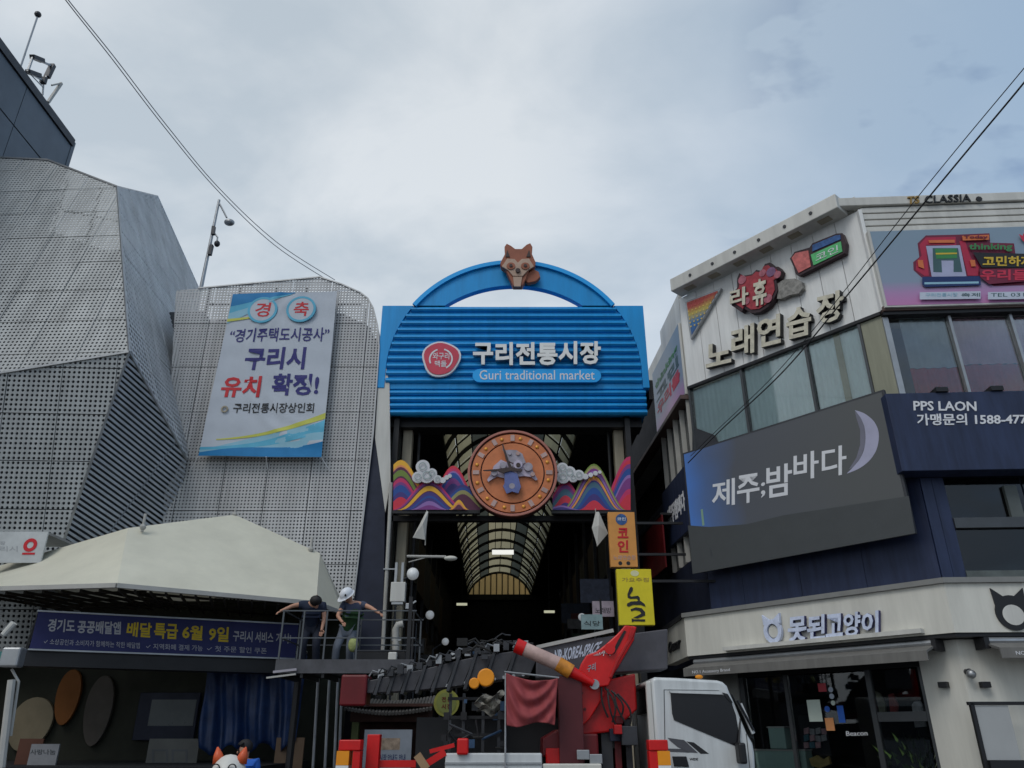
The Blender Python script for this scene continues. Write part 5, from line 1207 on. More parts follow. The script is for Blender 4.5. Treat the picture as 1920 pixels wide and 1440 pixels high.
# underside lattice
mb = MB(); zb = ZE-.12
for i in range(15):
    t = i/14; a = V1.lerp(V2, t); mb.bar(a+Vector((0, .1, -.1)), a+Vector((-.9, 3.0, .0)), .035, .05); 
for i in range(9):
    t = i/8; a = V0.lerp(V1, t); mb.bar(a+Vector((0, .1, -.1)), a+Vector((.4, 3.0, .0)), .035, .05)
for k in range(1, 4):
    o_ = Vector((-.9*k/4, 3.0*k/4, -.03)); mb.bar(V1+o_, V2+o_, .035, .045)
for k in range(1, 4):
    o_ = Vector((.2, 3.0*k/4, -.03)); mb.bar(V0+o_, V1+o_, .035, .045)
mb.build('roof_lattice', mat('dark_lattice', (.03, .025, .02), .7), ST)
mb = MB(); a = [V0+Vector((0, .3, .10)), V1+Vector((0, .3, .10)), V2+Vector((-.1, .3, .1)), V3+Vector((-.2, 0, .10)), V3+Vector((-.3, 3.5, .1)), Vector((V0.x, V3.y+3.5, ZE+.1))]
mb.add(a, [tuple(range(6))]); pass
# stage back and side walls, posts
M['stage_wall'] = mat('stage_wall', (.026, .027, .018), .8, var=.3, scale=1.2)
mb = MB(); mb.box(-17, -3.9, 19.3, 19.55, 0, 4.6); mb.build('back_wall', M['stage_wall'], ST)
mb = MB(); mb.box(-17, -4.6, 15.2, 19.3, .14, 1.1); mb.build('stage_floor', M['dark'], ST)
mb = MB(); mb.box(-17, -12.6, 15, 19.3, 1.1, 3.6); mb.build('side_wall', M['stage_wall'], ST)
for p in (V2+Vector((-.3, .4, 0)),):
    mb = MB(); mb.tube([Vector((p.x, p.y, .14)), Vector((p.x, p.y, ZE-.1))], .07, 10); mb.build('post', M['black'], ST)
# header banner
b0 = onz(72, 1147, 3.74); b1 = onz(560, 1172, 3.74)
FBn = Frame((b0.x, b0.y, 0), Vector((b1.x-b0.x, b1.y-b0.y, 0))); BW = math.hypot(b1.x-b0.x, b1.y-b0.y)
HB = thing('stage_header_banner', 'long navy banner with white and yellow Korean words under the cream canopy', 'banner', tuple(FBn(BW/2, 3, 0)))
M['bn_navy'] = mat('banner_navy', (.018, .022, .11), .6, var=.12)
c_ = FBn.rect([(75, 1148), (560, 1172), (548, 1232), (63, 1218)]); hv0, hv1 = c_[2], 3.74
card('cloth', FBn, 0, BW, hv0, hv1, -.03, 0, M['bn_navy'], HB)
mb = MB(); mb.fbox(FBn, -.02, BW, hv1+.002, hv1+.03, -.05, .02); mb.fbox(FBn, -.02, BW, hv0-.03, hv0-.002, -.05, .02); mb.build('frame', M['steel'], HB)
M['bn_w'] = mat('print_grey_white', (.42, .42, .45), .6, var=0); M['bn_y'] = mat('print_dull_yellow', (.62, .44, .02), .6, var=0)
for tx, q, m_, bo in (('경기도', [(88, 1184), (140, 1186), (141, 1162), (92, 1160)], 'bn_w', .025), ('공공배달앱', [(144, 1187), (226, 1190), (227, 1166), (147, 1163)], 'bn_w', .03), ('배달', [(236, 1193), (284, 1196), (285, 1168), (240, 1166)], 'bn_y', .028), ('특급', [(288, 1197), (333, 1199), (334, 1170), (290, 1168)], 'bn_y', .028),
    ('6월', [(341, 1198), (379, 1201), (381, 1174), (343, 1171)], 'bn_y', .028), ('9일', [(390, 1202), (428, 1204), (430, 1176), (393, 1174)], 'bn_y', .028), ('구리시', [(436, 1202), (473, 1204), (474, 1184), (438, 1182)], 'bn_w', .02), ('서비스', [(478, 1204), (512, 1206), (513, 1186), (479, 1184)], 'bn_w', .02), ('개시!', [(517, 1206), (545, 1207), (546, 1188), (518, 1186)], 'bn_w', .02),
    ('✓ 소상공인과 소비자가 함께하는 착한 배달앱', [(82, 1208), (262, 1216), (262, 1205), (83, 1197)], 'bn_w', .0), ('✓ 지역화폐 결제 가능', [(274, 1217), (380, 1221), (380, 1210), (274, 1206)], 'bn_w', .0), ('✓ 첫 주문 할인 쿠폰', [(388, 1221), (500, 1226), (500, 1215), (388, 1210)], 'bn_w', .0)):
    textpx(FBn, tx, q, .002, M[m_], HB, .006, bold=bo)
mb = MB(); mb.fbox(FBn, -.25, BW+.2, hv0-.30, hv0-.032, -.5, -.06); mb.build('truss_beam', M['black'], HB)
# things on the stage wall
FW = Frame((0, 19.25, 0), (1, 0, 0))
def oval(px_, py_, rx, ry, tilt, m_, lb):
    u, v = FW.px(px_, py_); k = 1/1440/1.07*19.25; n = 28; pts = []
    for i in range(n):
        a = 2*PI*i/n; x = rx*k*math.cos(a)*(1+.10*math.sin(a)); y = ry*k*math.sin(a); pts.append((u+x*math.cos(tilt)-y*math.sin(tilt), v+x*math.sin(tilt)+y*math.cos(tilt)))
    mb = MB(); mb.prism(FW, pts, .0, .09); o = mb.build('wall_disc', m_, bevel=.01); tag(o, lb, 'wall panel', 'oval panels on the stage wall')
oval(60, 1358, 38, 46, -.25, mat('disc_cream', (.24, .20, .13), .7), 'large cream oval panel on the left of the dark stage wall')
oval(130, 1307, 22, 48, 0, mat('disc_orange', (.22, .075, .012), .7), 'brown orange oval panel between the two pale ones on the stage wall')
oval(187, 1332, 25, 60, 0, mat('disc_grey', (.085, .072, .06), .7), 'narrow grey oval panel right of the orange one on the stage wall')
tv = thing('wall_screen', 'dark framed screen mounted on the stage wall behind the banner', 'screen', tuple(FW(-8.5, 2.5, .1)))
c_ = FW.rect([(262, 1298), (372, 1300), (372, 1388), (256, 1388)]); mb = MB(); mb.fbox(FW, c_[0], c_[1], c_[2], c_[3], .0, .1); mb.build('frame', M['navy_dark'], tv, bevel=.01)
mb = MB(); mb.fbox(FW, c_[0]+.3, c_[1]-.06, c_[2]+.3, c_[3]-.15, .101, .105); mb.build('glass', mat('screen_grey', (.07, .085, .09), .3), tv)
def sheet(nm, x0, y0, x1, y1, Y, col, lb, texts=()):
    F_ = Frame((0, Y, 0), (1, 0, 0)); c_ = F_.rect([(x0, y0), (x1, y0), (x1, y1), (x0, y1)]); t = thing(nm, lb, 'board', tuple(F_(c_[0], c_[2], 0)))
    mb = MB(); mb.fbox(F_, c_[0], c_[1], c_[2], c_[3], -.04, 0); mb.build('panel', mat(nm+'_face_'+str(x0), col, .6, var=.15), t)
    for tx, q, m_ in texts: textpx(F_, tx, q, .001, M[m_], t, .004, bold=.01)
    return t, F_, c_
sheet('notice_board', 275, 1385, 370, 1450, 17.5, (.11, .11, .10), 'grey notice board with two dark drawings standing on the stage', (('□□', [(285, 1432), (352, 1432), (352, 1405), (285, 1405)], 'mull'),))
sheet('cardboard_box', 30, 1385, 75, 1450, 16.5, (.09, .03, .015), 'dark brown box standing at the left below the cream oval')
sheet('notice_board', 53, 1395, 106, 1450, 16.2, (.24, .24, .25), 'white sheet with small dark Korean letters in front of the brown box', (('사랑나눔', [(57, 1415), (104, 1415), (104, 1405), (57, 1405)], 'mull'),))
sheet('plywood_sheet', 515, 1383, 568, 1450, 17.4, (.16, .10, .06), 'brown plywood sheet leaning below the blue tarpaulin')
# blue tarpaulin
TP = thing('blue_tarpaulin', 'dark blue tarpaulin hanging in folds beside the stage below the work platform', 'tarpaulin', (-6, 17.2, 1.2))
FTp = Frame((0, 17.4, 0), (1, 0, 0)); M['tarp'] = mat('blue_tarp', (.010, .030, .10), .45, var=.4, scale=3, bump=.4, bscale=9)
tq = [FTp.px(*p) for p in ((372, 1400), (555, 1390), (575, 1225), (395, 1225))]; nx, ny = 60, 20; vs = []
for j in range(ny+1):
    for i in range(nx+1):
        s, t = i/nx, j/ny; u, v = bil(tq, s, t); sg = (1-t)**.5
        vs.append(FTp(u, v-.18*math.sin(PI*s*3)**2*(1-t), .10*sg*math.sin(22*s+2*t)+.06*sg*math.sin(51*s+5*t)+.04*math.sin(9*s+9*t)))
mb = MB(); mb.add(vs, [(j*(nx+1)+i, j*(nx+1)+i+1, (j+1)*(nx+1)+i+1, (j+1)*(nx+1)+i) for j in range(ny) for i in range(nx)]); o = mb.build('sheet', M['tarp'], TP, smooth=True)
o.modifiers.new('thickness', 'SOLIDIFY').thickness = .01
mb = MB(); a = FTp(tq[3][0], tq[3][1], 0); b = FTp(tq[2][0], tq[2][1], 0); mb.tube([a+Vector((0, .02, .02)), b+Vector((0, .02, .02))], .03, 8); mb.build('top_rope', M['steel'], TP)
# scaffold poles under the platform
for i, (x, y0_) in enumerate(((597, 1262), (618, 1262), (634, 1262), (641, 1290))):
    p = P(x, y0_, 17.0+.3*i); q = P(x-6+i*1.5, 1430, 17.0+.3*i); mb = MB(); mb.tube([(q.x, q.y, .14), (p.x, p.y, p.z)], .03, 8)
    o = mb.build('scaffold_pole', M['steel']); tag(o, ('leftmost', 'second', 'third', 'rightmost')[i]+' of the four thin grey upright poles below the work platform', 'pole', 'upright poles below the platform')
# left edge bits
LPt = thing('tilted_stand', 'pale bent pole with a grey joint and teal arm at the left edge', 'stand', tuple(P(10, 1430, 13)))
mb = MB(); mb.tube([P(2, 1440, 13), P(22, 1275, 13)], .06, 8); mb.tube([P(20, 1380, 13.1), P(35, 1278, 13.1), P(22, 1255, 13.1)], .022, 8); mb.build('pole', M['pipe'], LPt)
mb = MB(); p = P(24, 1234, 13); mb.box(p.x-.15, p.x+.15, p.y-.1, p.y+.1, p.z-.14, p.z+.16); mb.build('joint', M['steel'], LPt, bevel=.03)
mb = MB(); mb.bar(P(-30, 1228, 13), P(18, 1230, 13), .08, .12); mb.build('arm', mat('teal_metal', (.04, .18, .17), .4), LPt)
fl = thing('tube_light', 'short white tube light hanging at the far left in front of the perforated wall', 'lamp', tuple(P(17, 1180, 14)))
mb = MB(); mb.tube([P(7, 1190, 14), P(27, 1168, 14)], .055, 10); mb.build('tube', M['offwhite'], fl); mb = MB(); mb.bar(P(8, 1184, 14.1), P(24, 1166, 14.1), .05, .05); mb.bar(P(14, 1180, 14.1), P(0, 1160, 14.4), .02, .02); mb.build('holder', M['steel'], fl)
t, F_, c_ = sheet('wall_banner', -30, 997, 83, 1055, 16.0, (.50, .52, .52), 'white banner with a red logo on the perforated wall above the canopy at left', (('구리시', [(-20, 1034), (33, 1034), (33, 1024), (-20, 1024)], 'steel'), ('시장', [(-10, 1022), (10, 1022), (10, 1015), (-10, 1015)], 'steel')))
u, v = F_.px(57, 1022); mb = MB(); mb.ring(F_, u, v, .07, .14, .002, .01, 20); mb.build('red_logo', M['print_red'], t); mb = MB(); mb.fbox(F_, u-.12, u+.14, v-.2, v-.16, .002, .01); mb.build('logo_bar', M['print_red'], t)
# banners support: wall arms
mb = MB(); mb.fbox(F_, c_[0], c_[1], c_[3]-.05, c_[3], -1.2, -.045); mb.build('support', M['steel'], t)

# ================================================================== TRUCK WITH LIFT
TK = thing('lift_truck', 'white cab lift truck with red turret and long dark telescopic boom across the street', 'truck', (1, 14.4, 0))
YT = 13.5; FK = Frame((0, YT, 0), (1, 0, 0)); kx = lambda l, w_=0: [FK.px(x, y, w_) for x, y in l]
M['cab'] = mat('cab_white', (.60, .62, .62), .30, var=.06, scale=2.5, spec=.6, dirt=.10, streak=True); M['chrome'] = mat('cab_trim_black', (.01, .01, .012), .25, var=0)
def cz(l): return [(1120+x/4.8, 1140+y/4.8) for x, y in l]
prof = cz([(485, 640), (520, 622), (700, 628), (900, 640), (1080, 650), (1130, 665), (1170, 700), (1195, 765), (1240, 860), (1300, 1010), (1350, 1130), (1400, 1215), (1418, 1300), (1425, 1440)])
pr2 = kx(prof); rearx = pr2[0][0]; frontx = pr2[-1][0]+.02
poly = pr2+[(frontx+.04, .62), (frontx-.05, .55), (frontx-.35, .55), (frontx-.45, .95), (frontx-1.15, .95), (frontx-1.25, .6), (rearx, .6)]
mb = MB(); mb.prism(FK, poly, -1.95, 0); mb.build('cab', M['cab'], TK, bevel=.045, smooth='auto')
win = kx(cz([(658, 765), (1105, 772), (1170, 800), (1205, 850), (1245, 960), (1290, 1235), (1240, 1240), (690, 1010), (672, 950)]))
mb = MB(); mb.prism(FK, win, .001, .012); mb.build('side_window', M['chrome'], TK)
mb = MB(); mb.prism(FK, kx(cz([(640, 745), (1100, 750), (1120, 780), (660, 765)])), .013, .05); mb.build('window_visor', M['cab'], TK)
mb = MB(); mb.prism(FK, kx(cz([(1120, 760), (1170, 775), (1215, 850), (1205, 860), (1150, 800)])), .013, .03); mb.build('quarter_frame', M['black'], TK)
# windscreen
wsx = [pr2[7], pr2[10]]
mb = MB(); a, b = pr2[7], pr2[11]; nrm = Vector((b[1]-a[1], 0, -(b[0]-a[0]))).normalized(); nrm = -nrm if nrm.x < 0 else nrm
q = [FK(a[0], a[1]-.03, -.12), FK(a[0], a[1]-.03, -1.83), FK(b[0], b[1]+.05, -1.83), FK(b[0], b[1]+.05, -.12)]
mb.slab([p+nrm*.055 for p in q], nrm*.012); mb.build('windscreen', M['chrome'], TK, fix=True)
mb = MB(); mb.bar(FK(pr2[8][0]+.09, pr2[8][1], -.02), FK(pr2[10][0]+.10, pr2[10][1], -.02), .05, .05); mb.build('pillar_trim', M['cab'], TK)
for l, m_, nm in ((cz([(640, 1170), (782, 1190), (905, 1302), (640, 1290)]), 'cab_grey', 'grey_stripe'), (cz([(800, 1200), (868, 1210), (1005, 1312), (930, 1312)]), 'print_black', 'black_stripe')):
    M['cab_grey'] = M.get('cab_grey') or mat('stripe_grey', (.08, .08, .09), .4)
    if nm == 'grey_stripe':
        mb = MB(); mb.prism(FK, kx(cz([(632, 1168), (780, 1188), (905, 1304), (820, 1300), (720, 1250), (660, 1200)])), .001, .004); mb.build(nm, M[m_], TK); mb = MB(); mb.prism(FK, kx(cz([(635, 1265), (760, 1268), (830, 1302), (632, 1292)])), .001, .004)
    else: mb = MB(); mb.prism(FK, kx(l), .001, .004)
    mb.build(nm, M[m_], TK)
mb = MB(); mb.prism(FK, kx(cz([(672, 1335), (800, 1335), (825, 1430), (690, 1425)])), -.001, .02); mb.build('door_handle', M['chrome'], TK, bevel=.008)
for a, b in ((cz([(600, 735)])[0], cz([(612, 1440)])[0]), (cz([(600, 735)])[0], cz([(1095, 742)])[0]), (cz([(1340, 1130)])[0], cz([(1372, 1440)])[0])):
    pa, pb = FK.px(*a), FK.px(*b); mb = MB(); mb.bar(FK(*pa, .001), FK(*pb, .001), .012, .006)
    mb.build('door_seam', M['mull'], TK)
textpx(FK, 'WIDE', cz([(830, 1372), (905, 1372), (905, 1350), (830, 1350)]), .001, M['print_black'], TK, .003, bold=.03)
mi = MB(); p = FK.px(*cz([(1265, 1305)])[0]); mi.fbox(FK, p[0]-.055, p[0]+.06, p[1]-.15, p[1]+.15, .05, .30); mi.build('mirror', M['black'], TK, bevel=.03)
mb = MB(); mb.tube([FK(p[0], p[1]+.1, .1), FK(p[0]+.1, p[1]+.5, -.02)], .015, 6); mb.build('mirror_arm', M['black'], TK)
p = FK.px(*cz([(1210, 830)])[0]); q = FK.px(*cz([(1330, 1100)])[0]); mb = MB(); mb.tube([FK(p[0]+.08, p[1], .02), FK(q[0]+.13, q[1], .02)], .022, 8); mb.build('front_rail', M['chrome'], TK)
p = FK.px(*cz([(965, 622)])[0]); mb = MB(); mb.ball(FK(p[0], p[1]+.03, -.4), (.07, .05, .035), 10); mb.build('roof_marker', M['orange'], TK)
# rear window of the cab and back wall details
FKr = Frame((rearx, YT, 0), (0, -1, 0))
mb = MB(); mb.box(rearx-.02, rearx-.002, YT+.25, YT+1.7, 1.95, 2.35); mb.build('rear_window', M['chrome'], TK)
mb = MB(); mb.box(rearx-.09, rearx-.003, YT+.02, YT+.12, .7, 2.42); mb.box(rearx-.09, rearx-.003, YT+1.78, YT+1.9, .7, 2.42); mb.box(rearx-.09, rearx-.003, YT+.121, YT+1.779, 2.36, 2.42); mb.build('rear_guard', M['offwhite'], TK, bevel=.02)
# headlamp, bumper, grille
mb = MB(); mb.box(frontx+.0, frontx+.14, YT-.0, YT+1.95, .45, .75); mb.build('bumper', M['cab'], TK, bevel=.04)
for y in (YT+.08, YT+1.57): mb = MB(); mb.box(frontx+.03, frontx+.08, y, y+.3, .8, 1.0); mb.build('headlight', M['steel'], TK, bevel=.02)
# chassis, deck, wheels
mb = MB()
for y in (YT+.45, YT+1.4): mb.box(-3.6, frontx-.3, y, y+.12, .62, .82)
mb.build('chassis_rail', M['black'], TK)
dx0, dx1 = FK.px(835, 1412, .12)[0], FK.px(1016, 1412, .12)[0]; zt_ = FK.px(900, 1412, .12)[1]
mb = MB(); mb.box(-3.4, rearx-.15, YT+.02, YT+1.93, .9, 1.08); mb.build('deck', M['darkgrey'], TK)
mb = MB(); mb.box(dx0, dx1, YT-.12, YT+.0, .75, zt_); mb.build('sideboard', M['cab'], TK, bevel=.02)
mb = MB(); mb.box(dx0, dx1, YT-.14, YT-.121, zt_-.16, zt_-.13); mb.build('sideboard_rib', M['steel'], TK)
zc2 = FK.px(1070, 1432, .1)[1]; x0_, x1_ = FK.px(1016, 1432, .1)[0], FK.px(1128, 1432, .1)[0]
mb = MB(); mb.box(x0_+.01, x1_, YT-.1, YT+.0, .75, zc2); mb.build('sideboard', M['cream'], TK, bevel=.02)
def wheel(x, y):
    mb = MB(); n = 28
    prof_ = [(-.11, .28), (-.11, .38), (-.07, .41), (.07, .41), (.11, .38), (.11, .28)]
    vs = [Vector((x+r*math.cos(2*PI*i/n), y+a, .41+r*math.sin(2*PI*i/n))) for a, r in prof_ for i in range(n)]
    mb.add(vs, [(j*n+i, j*n+(i+1) % n, (j+1)*n+(i+1) % n, (j+1)*n+i) for j in range(5) for i in range(n)]); t = mb.build('tyre', M['rubber'], TK, smooth='auto', fix=True)
    FWh = Frame((x, y, 0), (1, 0, 0)); mb = MB(); mb.disc(FWh, 0, .41, .285, -.09, .06, 24); mb.disc(FWh, 0, .41, .09, .061, .10, 12); mb.build('rim', M['steel'], t)
    bpy.data.objects[t.name].children[0].location = (0, 0, 0)
for x in (frontx-.8, -1.4, -2.3):
    for y in (YT+.16, YT+1.79): wheel(x, y)
# turret and arm
YB = YT+.9
M['turret_dark'] = mat('deep_red_paint', (.46, .007, .008), .4, var=.25, scale=4, dirt=.15)
FT2 = Frame((0, YT+.35, 0), (1, 0, 0)); tx = lambda l, w_=0: [FT2.px(x, y, w_) for x, y in l]
ab = lambda l: [(900+x/4.8, 1140+y/4.8) for x, y in l]
mb = MB(); mb.prism(FT2, tx([(1079, 1276), (1150, 1272), (1192, 1262), (1196, 1330), (1150, 1372), (1070, 1382), (1078, 1330)]), -.55, -.05); mb.build('turret', M['turret_dark'], TK, bevel=.03)
mb = MB(); mb.prism(FT2, tx([(1079, 1272), (1122, 1283), (1134, 1302), (1106, 1348), (1078, 1374), (1060, 1372), (1074, 1340), (1082, 1310)]), -.049, .04); mb.build('turret_plate', M['red'], TK, bevel=.02)
for x, y in ((1090, 1300), (1096, 1330), (1078, 1360)):
    p = FT2.px(x, y); mb = MB(); mb.disc(FT2, p[0], p[1], .025, .041, .06, 8); mb.build('plate_bolt', M['darkred'], TK)
mb = MB(); mb.prism(FT2, tx(ab([(560, 1170), (700, 1090), (900, 1130), (1060, 1130), (1070, 1340), (560, 1340)])), -1.0, .05); mb.build('turret_base', M['darkred'], TK, bevel=.03)
mb = MB(); a = tx(ab([(560, 1200)]))[0]; b = tx(ab([(880, 1330)]))[0]; mb.fbox(FT2, a[0]+.05, b[0], .95, a[1]-.1, .051, .12); mb.build('base_plate', M['red'], TK, bevel=.02)
arm = [(1172, 1172), (1194, 1175), (1190, 1193), (1176, 1215), (1163, 1238), (1150, 1266), (1141, 1286), (1124, 1288), (1108, 1277), (1083, 1263), (1090, 1244), (1100, 1228), (1118, 1222), (1136, 1208), (1156, 1190), (1164, 1182)]
FT3 = Frame((0, YT+.2, 0), (1, 0, 0)); am = [FT3.px(*p) for p in arm]
mb = MB(); mb.prism(FT3, am, -.12, 0); mb.build('lift_arm', M['red'], TK, bevel=.02)
mb = MB(); mb.prism(FT3, [FT3.px(*p) for p in [(1170, 1182), (1174, 1184), (1160, 1212), (1152, 1226), (1148, 1224), (1158, 1202)]], .001, .012); mb.build('arm_slot', M['black'], TK)
mb = MB(); mb.prism(FT3, [FT3.px(*p) for p in [(1183, 1176), (1192, 1180), (1184, 1200), (1160, 1240), (1146, 1272), (1142, 1270), (1156, 1236), (1176, 1202)]], .001, .05); mb.build('arm_rib', M['turret_dark'], TK, bevel=.01)
mb = MB(); mb.prism(FT3, [FT3.px(*p) for p in ab([(1350, 145), (1420, 150), (1420, 260), (1270, 520), (1200, 620), (1180, 600), (1290, 400), (1350, 260)])], -.6, -.42); mb.build('lift_arm', M['red'], TK, bevel=.02)
lettering(FT3, '스카이', [FT3.px(*p) for p in ab([(1010, 430), (1175, 430), (1150, 360), (1080, 400)])], .001, .012, M['print_white'], TK, bold=.02)
textpx(FT3, '구리', ab([(960, 580), (1040, 560), (1040, 490), (970, 520)]), .001, M['s_silver'], TK, .01, bold=.02)
mb = MB(); p = FT3.px(*ab([(1165, 370)])[0]); mb.disc(FT3, p[0], p[1], .09, .0, .07, 16); mb.build('pivot_pin', M['red'], TK)
mb = MB(); p = FT3.px(*ab([(1025, 690)])[0]); mb.disc(FT3, p[0], p[1], .08, .0, .12, 14); mb.build('pivot_pin', M['steel'], TK)
# cylinder
YC = YT+.1; cp = lambda x, y: P(900+x/4.8, 1140+y/4.8, YC)
M['pinkwhite'] = mat('faded_red_white', (.50, .34, .30), .4, var=.35, scale=3)
mb = MB(); mb.tube([cp(345, 345), cp(720, 510)], .115, 18); mb.build('hydraulic_cylinder', M['pinkwhite'], TK, smooth='auto')
mb = MB(); mb.tube([cp(322, 335), cp(400, 370)], .122, 18); mb.build('cylinder_cap', M['red'], TK, smooth='auto')
mb = MB(); mb.tube([cp(700, 500), cp(820, 575)], .12, 18); mb.build('hazard_band', mat('hazard_orange', (.62, .24, .03), .4, var=.3, scale=8), TK, smooth='auto')
mb = MB(); mb.tube([cp(815, 570), cp(1020, 680)], .095, 16, r2=.06); mb.build('cylinder_rod', M['red'], TK, smooth='auto')
# boom
YBm = YT+.95; M['hose_blue'] = mat('hose_blue', (.03, .07, .14), .5); M['boomg'] = mat('boom_dark_grey', (.055, .055, .062), .5, .2, var=.25, scale=4, dirt=.1); M['boomg2'] = mat('boom_grey', (.075, .072, .082), .5, .1, var=.2, scale=3)
def bx(x): # boom axis in px and height px
    tb = [(1246, 1220, 74), (1185, 1222, 74), (1008, 1244, 60), (950, 1250, 66), (870, 1262, 66), (790, 1276, 50), (700, 1288, 32), (660, 1292, 24)]
    for a, b in zip(tb, tb[1:]):
        if b[0] <= x <= a[0]: t = (a[0]-x)/(a[0]-b[0]); return a[1]+(b[1]-a[1])*t, a[2]+(b[2]-a[2])*t
    return tb[-1][1:]
def bsec(xa, xb, sc_, wid, nm, m_, bev=.012, sh=10):
    q = []
    for x in (xa, xb):
        c, h = bx(x); k_ = sh*h/60*(x < 1004); a = P(x-k_, c+h*sc_/2, YBm); b = P(x+k_, c-h*sc_/2, YBm); q.append((a, b))
    (a0, b0_), (a1, b1_) = q; d = Vector((0, wid/2, 0))
    mb = MB(); mb.hexa([a1-d, a0-d, a0+d, a1+d, b1_-d, b0_-d, b0_+d, b1_+d]); return mb.build(nm, m_, TK, bevel=bev)
bsec(1246, 1004, 1.0, .62, 'main_boom', M['boomg2'], .02)
mb = MB(); c0, h0 = bx(1010); c1, h1 = bx(1140); mb.bar(P(1006, c0-h0*.5, YBm-.33), P(1150, 1182, YBm-.33), .05, .06); mb.build('boom_edge_strip', M['pipe'], TK)
FBo = Frame((0, YBm-.31, 0), (1, 0, 0))
textpx(FBo, 'AIR-KOREA-SPACE', [(1040, 1243), (1118, 1226), (1130, 1202), (1035, 1220)], .002, M['s_pale'], TK, .006, bold=.03, shear=.2)
bounds = [1003, 955, 915, 880, 848, 818, 788, 760, 733, 708, 684]
for i, (a, b) in enumerate(zip(bounds, bounds[1:])):
    bsec(a, b+.5, .80, .55-.025*i, 'boom_section', M['boomg']); bsec(b+7, b+.6, 1.04, .62-.025*i, 'boom_collar', M['darkgrey'], .006)
rr = random.Random(5)
for i in range(16):   # rollers and hose brackets along the boom
    x = 985-i*18; c, h = bx(x); mb = MB(); p = P(x, c-h*.55, YBm-.2+rr.uniform(-.1, .2)); mb.box(p.x-.05, p.x+.05, p.y-.06, p.y+.06, p.z-.05, p.z+.05+.06*rr.random()); mb.tube([p+Vector((0, 0, .03)), p+Vector((-.16, 0, .08)), p+Vector((-.22, 0, -.02))], .015, 6); mb.build('hose_bracket', M['steel'] if i % 3 == 0 else M['darkgrey'], TK)
    if i < 12:
        p = P(x-4, c+h*.30, YBm-.29+.012*i); mb = MB(); mb.tube([p, p+Vector((0, -.03, 0))], .03, 8); mb.build('side_bolt', M['steel'], TK)
mb = MB(); vs = []
for i in range(40):
    t = i/39; x = 1000-300*t; c, h = bx(x); vs.append(P(x, c-h*.62-3*math.sin(9*t), YBm-.05))
mb.tube(vs, .02, 6); mb.build('hydraulic_hose', M['rubber'], TK)
mb = MB(); p = P(665, 1292, YBm); mb.box(p.x-.2, p.x+.25, p.y-.25, p.y+.25, p.z-.28, p.z+.22); mb.build('boom_head', M['darkred'], TK, bevel=.03)
mb = MB(); p2 = P(640, 1272, 15.3); mb.bar(p, Vector((p.x, 15.4, p.z+.15)), .2, .2); mb.build('platform_arm', M['darkred'], TK)
# extra hoses, winch parts and brackets round the boom root and turret
rh = random.Random(21)
def pz_(x, y, d): return P(x, y, YT+d)
for i in range(22):
    x0_, y0_ = rh.uniform(862, 962), rh.uniform(1200, 1240); d_ = rh.uniform(.5, 1.4); a = pz_(x0_, y0_, d_)
    if i % 3 == 0: mb = MB(); s_ = rh.uniform(.04, .10); mb.box(a.x-s_, a.x+s_, a.y-s_, a.y+s_, a.z-s_*.6, a.z+s_*.8); nm = 'winch_block'
    else:
        mb = MB(); pts = [a]; 
        for k in range(4): pts.append(pts[-1]+Vector((rh.uniform(.03, .16), rh.uniform(-.03, .03), rh.uniform(-.10, .08))))
        mb.tube(pts, rh.uniform(.01, .022), 6); nm = 'hydraulic_hose'
    mb.build(nm, rh.choice([M['darkgrey'], M['black'], M['rubber'], M['rubber'], M['hose_blue'], M['darkgrey']]), TK)
for i in range(6):
    a = pz_(1128+6*i, 1286+3*i, .25); b = pz_(1140+8*i, 1345+9*(i % 3), .22); pts = []
    for k in range(13):
        t_ = k/12; pts.append(a.lerp(b, t_)+Vector((.10*math.sin(PI*t_)*(1 if i % 2 else -.5), -.06*math.sin(PI*t_), 0)))
    mb = MB(); mb.tube(pts, .016, 8); mb.build('hydraulic_hose', rh.choice([M['rubber'], M['black']]), TK)
for i in range(6):
    a = pz_(rh.uniform(1150, 1195), rh.uniform(1350, 1400), rh.uniform(.1, .6)); s_ = rh.uniform(.05, .13); mb = MB(); mb.box(a.x-s_, a.x+s_, a.y-.05, a.y+.1, a.z-s_, a.z+s_*1.2); mb.build('valve_block', rh.choice([M['black'], M['darkgrey'], M['darkred'], M['navy_dark'], M['turret_dark']]), TK, bevel=.01)
mb = MB(); vs = []
for j in range(9):
    for i in range(9):
        s, t = i/8, j/8; x = 895+50*s+6*math.sin(7*t); y = 1338-42*t*(1-.5*abs(s-.7))-6*math.sin(9*s); vs.append(pz_(x, y, .5+.06*math.sin(11*s+5*t)+.05*math.sin(13*t)))
mb.add(vs, [(j*9+i, j*9+i+1, (j+1)*9+i+1, (j+1)*9+i) for j in range(8) for i in range(8)]); mb.build('plastic_cover', mat('crumpled_plastic', (.22, .21, .18), .5, var=.5, scale=14), TK)
# ladder frame behind the cloth and lamps on it
for x in (842, 868, 905, 935):
    p = pz_(x, 1405, .9); q_ = pz_(x, 1300, .9); mb = MB(); mb.bar((p.x, p.y, 1.09), (p.x, p.y, q_.z), .05, .05); mb.build('frame_post', M['darkgrey'], TK)
for y in (1310, 1345, 1378):
    p = pz_(840, y, .88); q_ = pz_(938, y, .88); mb = MB(); mb.bar(p, q_, .04, .05); mb.build('frame_rail', M['black'], TK)
